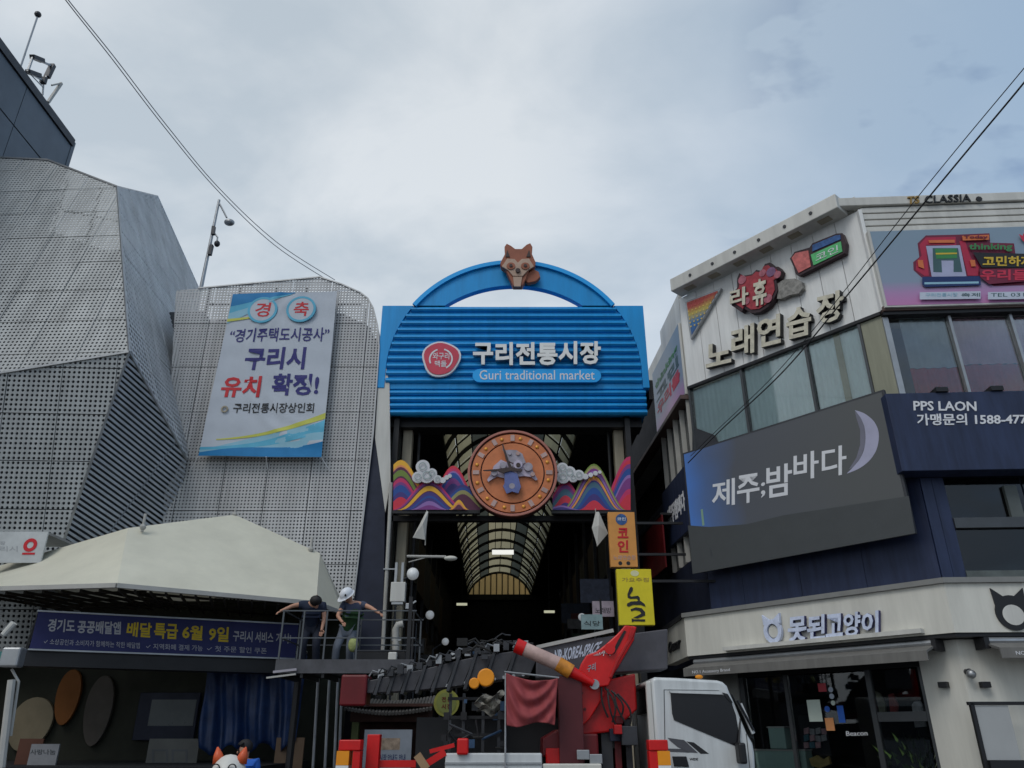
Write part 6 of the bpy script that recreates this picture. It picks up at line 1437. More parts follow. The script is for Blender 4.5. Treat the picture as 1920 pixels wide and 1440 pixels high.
# beacon
u, v = FK.px(911, 1270, .1); mb = MB(); mb.tube([FK(u, v, .1), FK(u, v, -.12)], .14, 20); mb.build('work_lamp', M['orange'], TK, bevel=.02)
u2, v2 = FK.px(889, 1281, .1); mb = MB(); mb.tube([FK(u2, v2, .12), FK(u2, v2, -.1)], .085, 16); mb.build('work_lamp', M['orange'], TK, bevel=.015)
mb = MB(); mb.bar(FK(u2-.02, v2+.02, -.06), FK(u+.2, v+.05, -.06), .05, .05); mb.build('lamp_bracket', M['darkgrey'], TK)
# machinery clutter behind the cloth
for i in range(26):
    x, y = rr.uniform(830, 945), rr.uniform(1310, 1405); p = P(x, y, YT+rr.uniform(.3, 1.2)); s_ = rr.uniform(.02, .06)
    if i % 2: mb = MB(); mb.box(p.x-s_, p.x+s_, p.y-s_, p.y+s_, p.z-s_, p.z+s_*1.4)
    else: mb = MB(); mb.tube([p, p+Vector((rr.uniform(-.4, .4), 0, rr.uniform(-.3, .3)))], .02, 6)
    mb.build('valve_block' if i % 2 else 'hydraulic_pipe', rr.choice([M['black'], M['black'], M['rubber'], M['darkgrey'], M['hose_blue']]), TK)
mb = MB(); a = P(780, 1405, YT+1.4); mb.box(a.x, rearx-.2, YT+1.3, YT+1.9, 1.09, 1.9); mb.build('machine_housing', M['black'], TK)
for x in (1160, 1172, 1135):
    p = P(x, 1330+(x-1135)*.5, YT+.5); mb = MB(); mb.box(p.x-.09, p.x+.09, p.y, p.y+.4, 1.1, p.z); mb.build('control_box', M['darkgrey'] if x != 1160 else M['darkred'], TK)
for x, y in ((1093, 1415), (1117, 1423)):
    p = P(x, y, YT+.02); mb = MB(); mb.box(p.x-.1, p.x+.1, p.y-.06, p.y, p.z-.07, p.z+.07); mb.build('gauge_box', M['steel'], TK, bevel=.01)
# outriggers
for s, xs_, lab in ((-1, (642, 681), 'l'), (1, (1211, 1248), 'r')):
    a = FK.px(xs_[0], 1387, .25); b = FK.px(xs_[1], 1407, .25); c = FK.px(xs_[0], 1408, .25)
    mb = MB(); mb.box(a[0], b[0], YT-.5, YT-.25, b[1], a[1]); mb.build('outrigger_beam', M['red'], TK, bevel=.015)
    if s < 0: px0, px1, ox0, ox1 = a[0]+.22, b[0], a[0]-.02, a[0]+.17
    else: px0, px1, ox0, ox1 = a[0], a[0]+.20, b[0]-.17, b[0]+.02
    mb = MB(); mb.box(px0, px1, YT-.48, YT-.27, .2, b[1]-.003); mb.build('outrigger_leg', M['red'], TK, bevel=.01)
    mb = MB(); mb.box(ox0, ox1, YT-.50, YT-.26, b[1]-.20, b[1]-.004); mb.build('reflector', M['orange'], TK)
    mb = MB(); mb.box(ox0, ox1, YT-.50, YT-.26, .2, b[1]-.203); mb.build('outrigger_post', M['white'], TK)
    mb = MB(); mb.box(px0-.15, px1+.15, YT-.6, YT-.15, .01, .06); mb.tube([((px0+px1)/2, YT-.37, .06), ((px0+px1)/2, YT-.37, .25)], .04, 10); mb.build('outrigger_foot', M['steel'], TK)
    mb = MB(); mb.box(px0-.02, px1+.02, YT-.3, YT+1.9, .84, .89); mb.build('outrigger_slide', M['darkgrey'], TK)
a = P(690, 1377, YT-.1); b = P(710, 1432, YT-.1); mb = MB(); mb.box(a.x, b.x, YT-.15, YT+.05, .9, a.z); mb.build('rear_post', M['red'], TK, bevel=.01)
mb = MB(); mb.bar(P(806, 1409, YT-.1), P(852, 1397, YT-.1), .05, .06); mb.bar(P(800, 1432, YT-.1), P(835, 1410, YT-.1), .06, .1); mb.build('red_lever', M['red'], TK)
a = P(868, 1397, YT-.1); mb = MB(); mb.box(a.x-.09, a.x+.09, YT-.2, YT, a.z-.14, a.z+.10); mb.build('red_cap', M['red'], TK, bevel=.03)
mb = MB(); mb.bar(P(712, 1432, YT), P(780, 1432, YT), .08, .1); mb.build('rear_rail', M['red'], TK)
mb = MB(); mb.bar(P(782, 1415, YT-.2), P(800, 1442, YT-.2), .05, .12); mb.build('timber_wedge', mat('timber', (.35, .22, .12), .7), TK)
# red cloth hung on the machine
RCm = thing('red_cloth', 'faded red cloth draped over the machine beside the turret', 'cloth', tuple(P(1000, 1360, YT-.15)))
FCl = Frame((0, YT-.2, 0), (1, 0, 0)); cq = [FCl.px(*p) for p in ((950, 1360), (1040, 1357), (1046, 1272), (949, 1262))]; nx, ny = 46, 40; vs = []
for j in range(ny+1):
    for i in range(nx+1):
        s, t = i/nx, j/ny; u, v = bil(cq, s, t)
        sag = .16*math.sin(PI*s)*(t if t > .0 else 0)*t*0.45
        sw = (1-t)*2.2+((s-.5)**2)*5.0
        fold = .045*math.sin(2*PI*(sw)*1.15+.6)*math.sin(PI*min(1, max(0, s)))**.6*(1-.25*t)
        vs.append(FCl(u, v-sag-.03*math.sin(7*s)*(1-t), fold+.012*math.sin(30*s+8*t)))
mb = MB(); mb.add(vs, [(j*(nx+1)+i, j*(nx+1)+i+1, (j+1)*(nx+1)+i+1, (j+1)*(nx+1)+i) for j in range(ny) for i in range(nx)])
o = mb.build('cloth', mat('faded_red_cloth', (.30, .055, .06), .8, var=.15, scale=4), RCm, smooth=True); o.modifiers.new('thickness', 'SOLIDIFY').thickness = .008
mb = MB(); mb.tube([FCl(cq[3][0]-.03, cq[3][1]+.02, -.03), FCl(cq[2][0]+.02, cq[2][1]+.01, -.03)], .015, 6); mb.tube([FCl(cq[3][0]-.01, cq[3][1], -.03), FCl(cq[3][0]-.01, 1.09, -.03)], .015, 6); mb.build('rail', M['steel'], RCm)
a = FCl.px(1046, 1268, -.3); b = FCl.px(1083, 1385, -.3); mb = MB(); mb.box(a[0], b[0]+.1, YT+.1, YT+.34, 1.1, a[1]); mb.build('control_cabinet', mat('maroon_paint', (.085, .012, .016), .5), TK, bevel=.01)

# ------------------------------------------------------------------ work platform
WPf = thing('work_platform', 'dark grey railed aerial work platform carrying two workers beside the stage canopy', 'platform', (-3.1, 15.5, 2.7))
px0, px1, py0, py1 = -4.33, -1.80, 14.95, 16.25; pz = 2.66
mb = MB(); mb.box(px0, px1, py0, py1, pz, pz+.10); mb.build('deck', M['darkgrey'], WPf, bevel=.01)
mb = MB(); mb.box(px0, px1, py0-.03, py0-.001, pz-.02, pz+.22); mb.build('toe_board', mat('platform_grey', (.07, .07, .078), .5, var=.3, scale=4), WPf)
mb = MB(); mb.box(px0, px1, py1+.001, py1+.03, pz-.02, pz+.22); mb.build('toe_board', M['darkgrey'], WPf)
mb = MB()
for i in range(7): x = px0+.1+i*(px1-px0-.2)/6; mb.bar((x, py0, pz-.05), (x, py1, pz-.05), .05, .09)
mb.build('floor_joist', M['black'], WPf)
M['rail'] = mat('rail_grey', (.10, .11, .12), .45, .5)
for x in (px0+.03, px0+.42, px0+.85, px0+1.45, px1-.05):
    mb = MB(); mb.bar((x, py0+.02, pz+.1), (x, py0+.02, pz+1.08), .03, .03); mb.build('railing_post', M['rail'] if x < px1-.3 else M['black'], WPf)
for x in (px0+.03, (px0+px1)/2, px1-.05):
    mb = MB(); mb.bar((x, py1-.03, pz+.1), (x, py1-.03, pz+1.08), .03, .03); mb.build('railing_post', M['rail'], WPf)
for z in (pz+.6, pz+1.09):
    for a, b in (((px0, py0+.02, z), (px1, py0+.02, z)), ((px0, py1-.03, z), (px1, py1-.03, z)), ((px0+.03, py0, z), (px0+.03, py1, z)), ((px1-.05, py0, z), (px1-.05, py1, z))):
        mb = MB(); mb.bar(a, b, .022, .022); mb.build('rail', M['rail'], WPf)
mb = MB(); mb.bar((px1-.12, py0+.04, pz+.1), (px1-.12, py0+.04, pz+1.35), .07, .07); mb.build('control_post', M['black'], WPf)
mb = MB(); mb.bar(P(500, 1271, 14.9), P(555, 1264, 14.9), .05, .03); mb.build('folding_step', M['pipe'], WPf)
mb = MB(); mb.bar(P(512, 1260, 14.88), P(556, 1255, 14.88), .02, .04); mb.build('edge_label', M['s_silver'], WPf)
# things on the platform
def on_deck(nm, lb, cat, x0, x1, y0, y1, h, m_, lid=None):
    t = thing(nm, lb, cat, ((x0+x1)/2, (y0+y1)/2, pz+.1)); mb = MB(); mb.box(x0, x1, y0, y1, pz+.102, pz+.1+h); mb.build('body', m_, t, bevel=.02)
    if lid: mb = MB(); mb.box(x0-.01, x1+.01, y0-.01, y1+.01, pz+.103+h, pz+.13+h); mb.build('lid', lid, t)
on_deck('tool_crate', 'low black tool crate on the right half of the work platform', 'crate', -2.95, -1.98, 15.2, 15.7, .28, M['black'], M['darkgrey'])
on_deck('white_bucket', 'small white box on the platform at its right end', 'box', -2.30, -2.14, 15.05, 15.18, .26, M['offwhite'])
bgt = thing('yellow_green_bag', 'crumpled yellow green work vest beside the helmeted worker', 'bag', (-3.0, 15.5, pz+.4))
mb = MB(); mb.ball((-3.02, 15.35, pz+.52), (.10, .08, .14), 12); o = mb.build('cloth_bundle', mat('hi_vis_yellow', (.34, .38, .14), .7, var=.3, scale=12, bump=.5, bscale=25), bgt, smooth=True)

# ================================================================== PEOPLE
def skinned(name, joints, edges, parent, m_, sub=2, root=0):
    me = bpy.data.meshes.new(name); me.from_pydata([tuple(j[0]) for j in joints], edges, [])
    o = bpy.data.objects.new(name, me); C.objects.link(o); sk = o.modifiers.new('skin', 'SKIN'); sk.use_smooth_shade = True
    sv_ = me.skin_vertices[0].data
    for i, j in enumerate(joints): sv_[i].radius = (j[1], j[1] if len(j) < 3 else j[2])
    sv_[root].use_root = True
    ss = o.modifiers.new('subdivision', 'SUBSURF'); ss.levels = sub; ss.render_levels = sub
    dg = bpy.context.evaluated_depsgraph_get(); m2 = bpy.data.meshes.new_from_object(o.evaluated_get(dg)); m2.materials.clear(); m2.materials.append(m_)
    for p in m2.polygons: p.material_index = 0
    m2.polygons.foreach_set('use_smooth', [True]*len(m2.polygons))
    bpy.data.objects.remove(o); o = link(name, m2, parent); return o
def person(label, J, shirt, trousers, boots, sleeve=.6, face=Vector((0, -1, 0)), helmet=None, vest=None, hair=M['hair']):
    """J: pelvis chest neck head, shL elL haL, shR elR haR, hipL knL ftL, hipR knR ftR (world points)"""
    V = {k: Vector(v) for k, v in J.items()}
    base = (V['ftL']+V['ftR'])/2; t = thing('person', label, 'person', tuple(base))
    face = face.normalized()
    names = ['pelvis', 'belly', 'chest', 'neck', 'head', 'crown', 'shL', 'elL', 'wrL', 'haL', 'shR', 'elR', 'wrR', 'haR', 'hipL', 'knL', 'anL', 'toL', 'hipR', 'knR', 'anR', 'toR']
    V['belly'] = V['pelvis'].lerp(V['chest'], .5); up = (V['head']-V['neck']).normalized(); V['crown'] = V['head']+up*.10
    for s in 'LR':
        V['wr'+s] = V['el'+s].lerp(V['ha'+s], .86); V['an'+s] = V['ft'+s]+Vector((0, 0, .09)); V['to'+s] = V['ft'+s]+face*.17+Vector((0, 0, .04))
    rad = dict(pelvis=.13, belly=.12, chest=.145, neck=.055, head=.088, crown=.07, shL=.062, elL=.043, wrL=.028, haL=.03, shR=.062, elR=.043, wrR=.028, haR=.03, hipL=.09, knL=.058, anL=.04, toL=.035, hipR=.09, knR=.058, anR=.04, toR=.035)
    idx = {n_: i for i, n_ in enumerate(names)}; J2 = [(V[n_], rad[n_]) for n_ in names]
    E_ = [('pelvis', 'belly'), ('belly', 'chest'), ('chest', 'neck'), ('neck', 'head'), ('head', 'crown')]
    for s in 'LR': E_ += [('chest', 'sh'+s), ('sh'+s, 'el'+s), ('el'+s, 'wr'+s), ('wr'+s, 'ha'+s), ('pelvis', 'hip'+s), ('hip'+s, 'kn'+s), ('kn'+s, 'an'+s), ('an'+s, 'to'+s)]
    skinned('body', J2, [(idx[a], idx[b]) for a, b in E_], t, M['skin'])
    # fingers
    for s in 'LR':
        d = (V['ha'+s]-V['wr'+s]).normalized(); side = d.cross(Vector((0, 0, 1))); side = side.normalized() if side.length > .1 else Vector((1, 0, 0)); dn = Vector((0, 0, -1))
        mb = MB()
        for k in range(4):
            b_ = V['ha'+s]+side*(-.028+.018*k)+d*.015; l_ = (.05, .06, .056, .044)[k]; mb.tube([b_, b_+d*l_*.6+dn*.006, b_+d*l_*.95+dn*.03], .0085, 6)
        b_ = V['ha'+s]-side*.03-d*.02; mb.tube([b_, b_-side*.025+d*.03, b_-side*.02+d*.055+dn*.012], .010, 6); mb.build('fingers', M['skin'], t)
    # shirt, trousers, shoes
    def seg(lst, grow, nm, m_, ed):
        k = {n_: i for i, n_ in enumerate(lst)}; skinned(nm, [(V[n_], rad.get(n_, .05)+grow) for n_ in lst], [(k[a], k[b]) for a, b in ed], t, m_)
    for s in 'LR': V['sl'+s] = V['sh'+s].lerp(V['el'+s], sleeve); rad['sl'+s] = .055; V['cu'+s] = V['kn'+s].lerp(V['an'+s], .92); rad['cu'+s] = .058
    V['hem'] = V['pelvis']+Vector((0, 0, -.02)); rad['hem'] = .15; rad['belly'] = .135; V['waist'] = V['belly'].lerp(V['chest'], .5); rad['waist'] = .145; V['collar'] = V['chest'].lerp(V['neck'], .6); rad['collar'] = .075
    seg(['belly', 'waist', 'chest', 'collar', 'shL', 'slL', 'shR', 'slR', 'hem'], .030, 'shirt', shirt, [('belly', 'waist'), ('waist', 'chest'), ('chest', 'collar'), ('chest', 'shL'), ('shL', 'slL'), ('chest', 'shR'), ('shR', 'slR'), ('belly', 'hem')])
    seg(['pelvis', 'hipL', 'knL', 'cuL', 'hipR', 'knR', 'cuR'], .02, 'trousers', trousers, [('pelvis', 'hipL'), ('hipL', 'knL'), ('knL', 'cuL'), ('pelvis', 'hipR'), ('hipR', 'knR'), ('knR', 'cuR')])
    for s in 'LR': seg(['an'+s, 'to'+s], .018, 'shoe', boots, [('an'+s, 'to'+s)])
    if vest: seg(['belly', 'waist', 'chest', 'collar', 'hem'], .050, 'vest', vest, [('belly', 'waist'), ('waist', 'chest'), ('chest', 'collar'), ('belly', 'hem')])
    hc = V['head']+up*.03; right = face.cross(up).normalized(); f2 = up.cross(right).normalized()*1
    if f2.dot(face) < 0: f2 = -f2
    mb = MB()
    for s in (-1, 1): mb.ball(hc+f2*.088+right*.032*s, .011, 8)
    mb.build('eyes', M['hair'], t)
    mb = MB(); mb.ball(hc+f2*.10-up*.03, (.014, .014, .02), 8); mb.build('nose', M['skin'], t)
    mb = MB(); mb.ball(hc+f2*.088-up*.065, (.022, .01, .006), 8); mb.build('mouth', M['darkred'], t)
    mb = MB()
    for s in (-1, 1): mb.ball(hc+right*.092*s-up*.005, (.014, .02, .03), 8)
    mb.build('ears', M['skin'], t)
    if helmet:
        mb = MB(); n = 20; vs = []; m = 7
        for i in range(m+1):
            a_ = PI/2*i/m
            for j in range(n):
                b_ = 2*PI*j/n; r_ = .135*math.sin(a_)+.0; vs.append(hc+up*(.03+.135*math.cos(a_))+right*r_*math.cos(b_)*.9+f2*r_*math.sin(b_)*1.1)
        for j in range(n):
            b_ = 2*PI*j/n; vs.append(hc+up*.02+right*.145*math.cos(b_)+f2*(.165+.05*max(0, math.sin(b_)))*math.sin(b_))
        mb.add(vs, [(i*n+j, (i+1)*n+j, (i+1)*n+(j+1) % n, i*n+(j+1) % n) for i in range(m+1) for j in range(n)]); mb.build('helmet', helmet, t, smooth=True)
        mb = MB(); mb.ball(hc+up*.09-right*.10+f2*.06, (.02, .03, .025), 8); mb.build('helmet_badge', M['hair'], t)
    else:
        mb = MB(); n = 14; vs = []; m = 8
        for i in range(m+1):
            a_ = PI*.68*i/m
            for j in range(n):
                b_ = 2*PI*j/n; r_ = .112*math.sin(a_); cut = .06 if math.sin(b_) > .35 and i > 4 else 0
                vs.append(hc-f2*.012+up*(.02+.115*math.cos(a_)+cut)+right*r_*math.cos(b_)*.93+f2*(r_*math.sin(b_)*1.08-(.05 if cut else 0)))
        mb.add(vs, [(i*n+j, (i+1)*n+j, (i+1)*n+(j+1) % n, i*n+(j+1) % n) for i in range(m) for j in range(n)]); mb.build('hair', hair, t, smooth=True)
    return t
M['sh_navy'] = mat('navy_shirt', (.012, .02, .045), .8, var=.2); M['tr_dark'] = mat('dark_trousers', (.012, .016, .03), .85, var=.2); M['tr_grey'] = mat('grey_trousers', (.15, .17, .21), .8, var=.2)
M['vest'] = mat('dark_green_vest', (.02, .06, .018), .7, var=.3); M['boot'] = mat('work_boot', (.03, .028, .026), .7); M['hel'] = mat('white_helmet', (.72, .74, .78), .3, var=.03)
zf = pz+.10
Y1 = 15.55; a = lambda x, y, Y=Y1: P(x, y, Y)
ft = a(580, 1240); fx = ft.x
person('person in navy shirt leaning on the left rail of the work platform', dict(
    pelvis=(fx-.04, Y1+.10, zf+.80), chest=(fx-.01, Y1-.14, zf+1.10), neck=(fx+.05, Y1-.25, zf+1.20), head=(fx+.10, Y1-.36, zf+1.20),
    shL=(fx-.19, Y1-.18, zf+1.17), elL=(fx-.36, Y1-.26, zf+1.13), haL=(fx-.56, Y1-.42, zf+1.00),
    shR=(fx+.19, Y1-.12, zf+1.15), elR=(fx+.24, Y1-.14, zf+.89), haR=(fx+.23, Y1-.24, zf+.66),
    hipL=(fx-.11, Y1+.08, zf+.76), knL=(fx-.13, Y1-.12, zf+.44), ftL=(fx-.13, Y1, zf), hipR=(fx+.08, Y1+.08, zf+.76), knR=(fx+.12, Y1-.10, zf+.44), ftR=(fx+.12, Y1+.05, zf)),
    M['sh_navy'], M['tr_dark'], M['boot'], .62, Vector((.5, -.85, 0)))
Y2 = 15.75; ft = a(645, 1240, Y2); fx = ft.x
person('person in white helmet and green vest reaching for the right rail', dict(
    pelvis=(fx+.02, Y2+.08, zf+.76), chest=(fx+.11, Y2-.08, zf+1.11), neck=(fx+.06, Y2-.18, zf+1.25), head=(fx+.02, Y2-.26, zf+1.33),
    shL=(fx-.06, Y2-.16, zf+1.19), elL=(fx-.14, Y2-.30, zf+.96), haL=(fx+.0, Y2-.42, zf+.82),
    shR=(fx+.29, Y2-.08, zf+1.21), elR=(fx+.48, Y2-.18, zf+1.13), haR=(fx+.68, Y2-.28, zf+1.01),
    hipL=(fx-.07, Y2+.06, zf+.72), knL=(fx-.15, Y2-.12, zf+.40), ftL=(fx-.17, Y2, zf), hipR=(fx+.11, Y2+.06, zf+.72), knR=(fx+.11, Y2-.10, zf+.40), ftR=(fx+.09, Y2+.12, zf)),
    mat('blue_grey_shirt', (.05, .06, .10), .8), M['tr_grey'], M['boot'], .55, Vector((-.75, -.6, -.25)), helmet=M['hel'], vest=M['vest'])
# pedestrian in blue
Y3 = 13.2; p = P(468, 1389, Y3); hz = p.z
fx = p.x-.02; zz = hz-.15-1.50+.0
person('person with short black hair in a bright blue shirt standing in front of the stage', dict(
    pelvis=(fx, Y3, hz-.66), chest=(fx, Y3, hz-.36), neck=(fx-.01, Y3-.01, hz-.25), head=(fx-.03, Y3-.03, hz-.14),
    shL=(fx-.16, Y3, hz-.31), elL=(fx-.20, Y3-.03, hz-.56), haL=(fx-.2, Y3-.2, hz-.72), shR=(fx+.16, Y3, hz-.31), elR=(fx+.22, Y3, hz-.56), haR=(fx+.2, Y3-.15, hz-.74),
    hipL=(fx-.09, Y3, hz-.72), knL=(fx-.11, Y3-.03, .44), ftL=(fx-.12, Y3, .008), hipR=(fx+.09, Y3, hz-.72), knR=(fx+.11, Y3-.03, .44), ftR=(fx+.12, Y3+.1, .008)),
    mat('bright_blue_shirt', (.02, .11, .45), .8, var=.1), M['tr_dark'], M['boot'], .6, Vector((-.95, -.3, 0)))
# small figurine with orange ears at the bottom edge
FGd = Frame((0, 9.0, 0), (1, 0, 0)); q = lambda l: [FGd.px(x, y) for x, y in l]
fg = thing('cat_eared_figurine', 'white figurine with orange pointed ears and ringed eyes at the bottom edge', 'statue', tuple(FGd(FGd.px(430, 1440)[0], 0, 0)))
u, v = FGd.px(431, 1428); M['fgw'] = mat('figurine_white', (.62, .60, .55), .4, var=.06); M['fgo'] = mat('figurine_orange', (.62, .10, .03), .4, var=.1)
v -= .16
mb = MB(); mb.ball(FGd(u, v, 0), (.19, .17, .23), 24); mb.build('head', M['fgw'], fg, smooth=True)
for s in (-1, 1):
    mb = MB(); b_ = FGd(u+s*.115, v+.15, .0); mb.tube([b_, b_+Vector((s*.02, 0, .08)), b_+Vector((s*.035, 0, .15))], [.065, .045, .008], 14); mb.build('ear', M['fgo'], fg, smooth=True)
    mb = MB(); mb.ring(FGd, u+s*.085, v+.10, .036, .046, .155, .168, 20); mb.build('eye_ring', M['print_black'], fg)
mb = MB(); mb.ball(FGd(u, v+.03, .01), (.175, .165, .175), 24); mb.build('face_band', M['fgw'], fg, smooth=True)
mb = MB(); mb.tube([FGd(u, .006, 0), FGd(u, .5, 0), FGd(u, v-.16, 0)], [.28, .24, .12], 20); mb.build('torso', M['fgo'], fg, smooth=True)

# ================================================================== BACKGROUND AT THE MARKET MOUTH
kt = thing('tiled_booth', 'small information booth with a curved dark tiled roof behind the truck', 'booth', (-2.4, 18.4, 0))
FKt = Frame((0, 18.2, 0), (1, 0, 0)); M['tile'] = mat('roof_tile_grey', (.10, .095, .09), .7, var=.3); M['booth'] = mat('booth_wood', (.05, .018, .012), .7, var=.3)
a = FKt.px(648, 1325); b = FKt.px(812, 1325); zR = a[1]; n = 26
for i in range(n):
    x = a[0]+(b[0]-a[0])*(i+.5)/n; tq_ = (i+.5)/n; z = zR-.10*math.sin(PI*tq_)+.05; mb = MB(); mb.tube([(x, 18.0, z-.10), (x, 18.8, z+.18)], .036, 8); mb.build('roof_tile', M['tile'], kt)
mb = MB(); mb.box(a[0], b[0], 18.05, 19.2, zR+.0, zR+.06); mb.box(a[0]+.1, b[0]-.1, 18.3, 19.1, zR-.3, zR-.003); mb.build('eave', M['booth'], kt)
mb = MB(); mb.box(a[0]+.15, a[0]+.3, 18.3, 18.45, .1, zR-.31); mb.box(b[0]-.3, b[0]-.15, 18.3, 18.45, .1, zR-.31); mb.build('post', mat('booth_green_post', (.10, .12, .04), .6), kt)
mb = MB(); mb.box(a[0]+.1, b[0]-.1, 19.1, 19.2, .1, zR-.003); mb.build('back', M['booth'], kt)
mb_, F_, c_ = sheet('map_board', 681, 1368, 771, 1450, 18.15, (.34, .38, .44), 'pale blue market map board behind the red outrigger post')
mb = MB(); cc = F_.rect([(712, 1384), (750, 1384), (750, 1406), (712, 1406)]); mb.fbox(F_, cc[0], cc[1], cc[2], cc[3], .001, .004); mb.build('map_print', mat('map_tan', (.42, .32, .24), .6, var=.4, scale=12), mb_)
textpx(F_, '시장 안내도 안내', [(712, 1428), (760, 1428), (760, 1414), (712, 1414)], .001, M['p_navy'], mb_, .003)
# round yellow green sign
FYr = Frame((0, 17.6, 0), (1, 0, 0)); u, v = FYr.px(837, 1318); t = thing('round_yellow_sign', 'round olive yellow sign with four dark Korean letters under the boom', 'sign', tuple(FYr(u, v, 0)))
mb = MB(); mb.disc(FYr, u, v, .27, -.08, 0, 28); mb.build('disc', mat('olive_yellow', (.26, .26, .05), .5), t)
mb = MB(); mb.disc(FYr, u, v, .21, .001, .01, 28); mb.build('field', mat('olive_green', (.20, .22, .06), .5), t)
for ch, dx_, dy_ in (('전', -.1, .02), ('통', .02, .02), ('시', -.1, -.12), ('장', .02, -.12)): lettering(FYr, ch, [(u+dx_, v+dy_), (u+dx_+.09, v+dy_), (u+dx_+.09, v+dy_+.1), (u+dx_, v+dy_+.1)], .011, .016, M['darkred'], t, bold=.02, name='letter')
mb = MB(); mb.tube([FYr(u+.2, v+.15, -.04), FYr(u+.2, v+1.1, -.04)], .02, 6); mb.build('hanger', M['black'], t)
# booth posters / lit lamp panels
M['lampw'] = mat('lit_lamp', (.8, .75, .6), .5, var=0, emit=(1, .88, .62), es=1.6)
for x, y, w_, h_, Y_, lb in ((800, 1366, .17, .16, 19.5, 'small glowing square lamp panel above the map board'), (882, 1356, .08, .06, 20.5, 'small bright warm lamp in the dark market mouth')):
    p = P(x, y, Y_); t = thing('lit_panel', lb, 'lamp', tuple(p)); mb = MB(); mb.box(p.x-w_/2, p.x+w_/2, p.y-.03, p.y, p.z-h_/2, p.z+h_/2); mb.build('glow', M['lampw'], t); mb = MB(); mb.box(p.x-w_/2-.02, p.x+w_/2+.02, p.y+.001, p.y+.06, p.z-h_/2-.02, p.z+h_/2+.02); mb.build('case', M['black'], t)
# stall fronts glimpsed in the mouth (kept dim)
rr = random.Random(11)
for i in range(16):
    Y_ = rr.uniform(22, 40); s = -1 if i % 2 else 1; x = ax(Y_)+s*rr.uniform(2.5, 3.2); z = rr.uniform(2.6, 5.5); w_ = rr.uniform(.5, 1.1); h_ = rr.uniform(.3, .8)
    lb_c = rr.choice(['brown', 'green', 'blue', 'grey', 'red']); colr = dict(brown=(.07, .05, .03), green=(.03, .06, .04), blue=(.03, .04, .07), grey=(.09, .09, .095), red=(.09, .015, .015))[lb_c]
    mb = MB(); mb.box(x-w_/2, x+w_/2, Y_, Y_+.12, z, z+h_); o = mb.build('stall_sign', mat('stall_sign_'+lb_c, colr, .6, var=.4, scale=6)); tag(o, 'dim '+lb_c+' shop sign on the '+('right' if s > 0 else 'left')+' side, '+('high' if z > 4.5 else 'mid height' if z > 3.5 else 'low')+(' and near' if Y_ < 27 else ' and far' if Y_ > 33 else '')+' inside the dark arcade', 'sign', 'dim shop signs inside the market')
# skylight lamp bar
p = P(943, 1033, 30); t = thing('hanging_tube_light', 'bright white tube light hanging under the arcade vault below the medallion', 'lamp', tuple(p))
mb = MB(); mb.box(p.x-.42, p.x+.42, p.y-.1, p.y+.1, p.z-.12, p.z+.02); mb.build('diffuser', mat('lit_tube', (.8, .8, .78), .5, var=0, emit=(1, 1, .95), es=.85), t)
mb = MB(); mb.box(p.x-.44, p.x+.44, p.y-.12, p.y+.12, p.z+.023, p.z+.08); mb.tube([p+Vector((-.3, 0, .08)), p+Vector((-.3, 0, 1.6))], .012, 6); mb.tube([p+Vector((.3, 0, .08)), p+Vector((.3, 0, 1.6))], .012, 6); mb.build('housing', M['black'], t)
for x, y, Y_, lb in ((866, 1133, 30, 'short pale strip light in the dark left of the arcade'), (1030, 1147, 30, 'short pale strip light in the dark right of the arcade')):
    p = P(x, y, Y_); t = thing('strip_light', lb, 'lamp', tuple(p)); mb = MB(); mb.box(p.x-.2, p.x+.2, p.y-.05, p.y+.05, p.z-.04, p.z+.04); mb.build('tube', mat('strip_glow', (.6, .6, .45), .5, var=0, emit=(.9, .9, .65), es=.45), t)
    mb = MB(); mb.tube([p+Vector((0, 0, .04)), p+Vector((0, 0, 2.5))], .012, 6); mb.build('cable', M['black'], t)
# globe lamps on brackets
M['globe'] = mat('globe_white', (.75, .77, .78), .25, var=.03, emit=(.9, .95, 1), es=.12)
for i, (x, y, r, Y_, lb) in enumerate(((774, 1076, 11.5, 20.4, 'largest white globe lamp above the white box at the left of the market mouth'), (806, 1153, 8, 22, 'white globe lamp right of the small floodlight'), (835, 1203, 6.5, 23, 'white globe lamp above the middle of the boom'), (850, 1229, 6, 23.5, 'white globe lamp just touching the boom top'), (1091, 1157, 7, 22, 'white globe lamp at the right beside the pale blue sign'))):
    p = P(x, y, Y_); t = thing('globe_lamp', lb, 'lamp', tuple(p), 'globe lamps at the market mouth'); mb = MB(); mb.ball(p, r*Y_/1440/1.02, 20); mb.build('globe', M['globe'], t, smooth=True)
    mb = MB(); s = -1 if x < 960 else 1; rr_ = r*Y_/1440/1.02; mb.tube([p+Vector((s*rr_*.8, 0, -rr_*.5)), p+Vector((s*(rr_+.25), .05, -rr_-.1))], .025, 8); mb.tube([p+Vector((s*(rr_+.25), .05, -rr_-.1)), p+Vector((s*(rr_+.25), .05, -p.z+.1))], .03, 8); mb.build('bracket', M['darkgrey'], t)
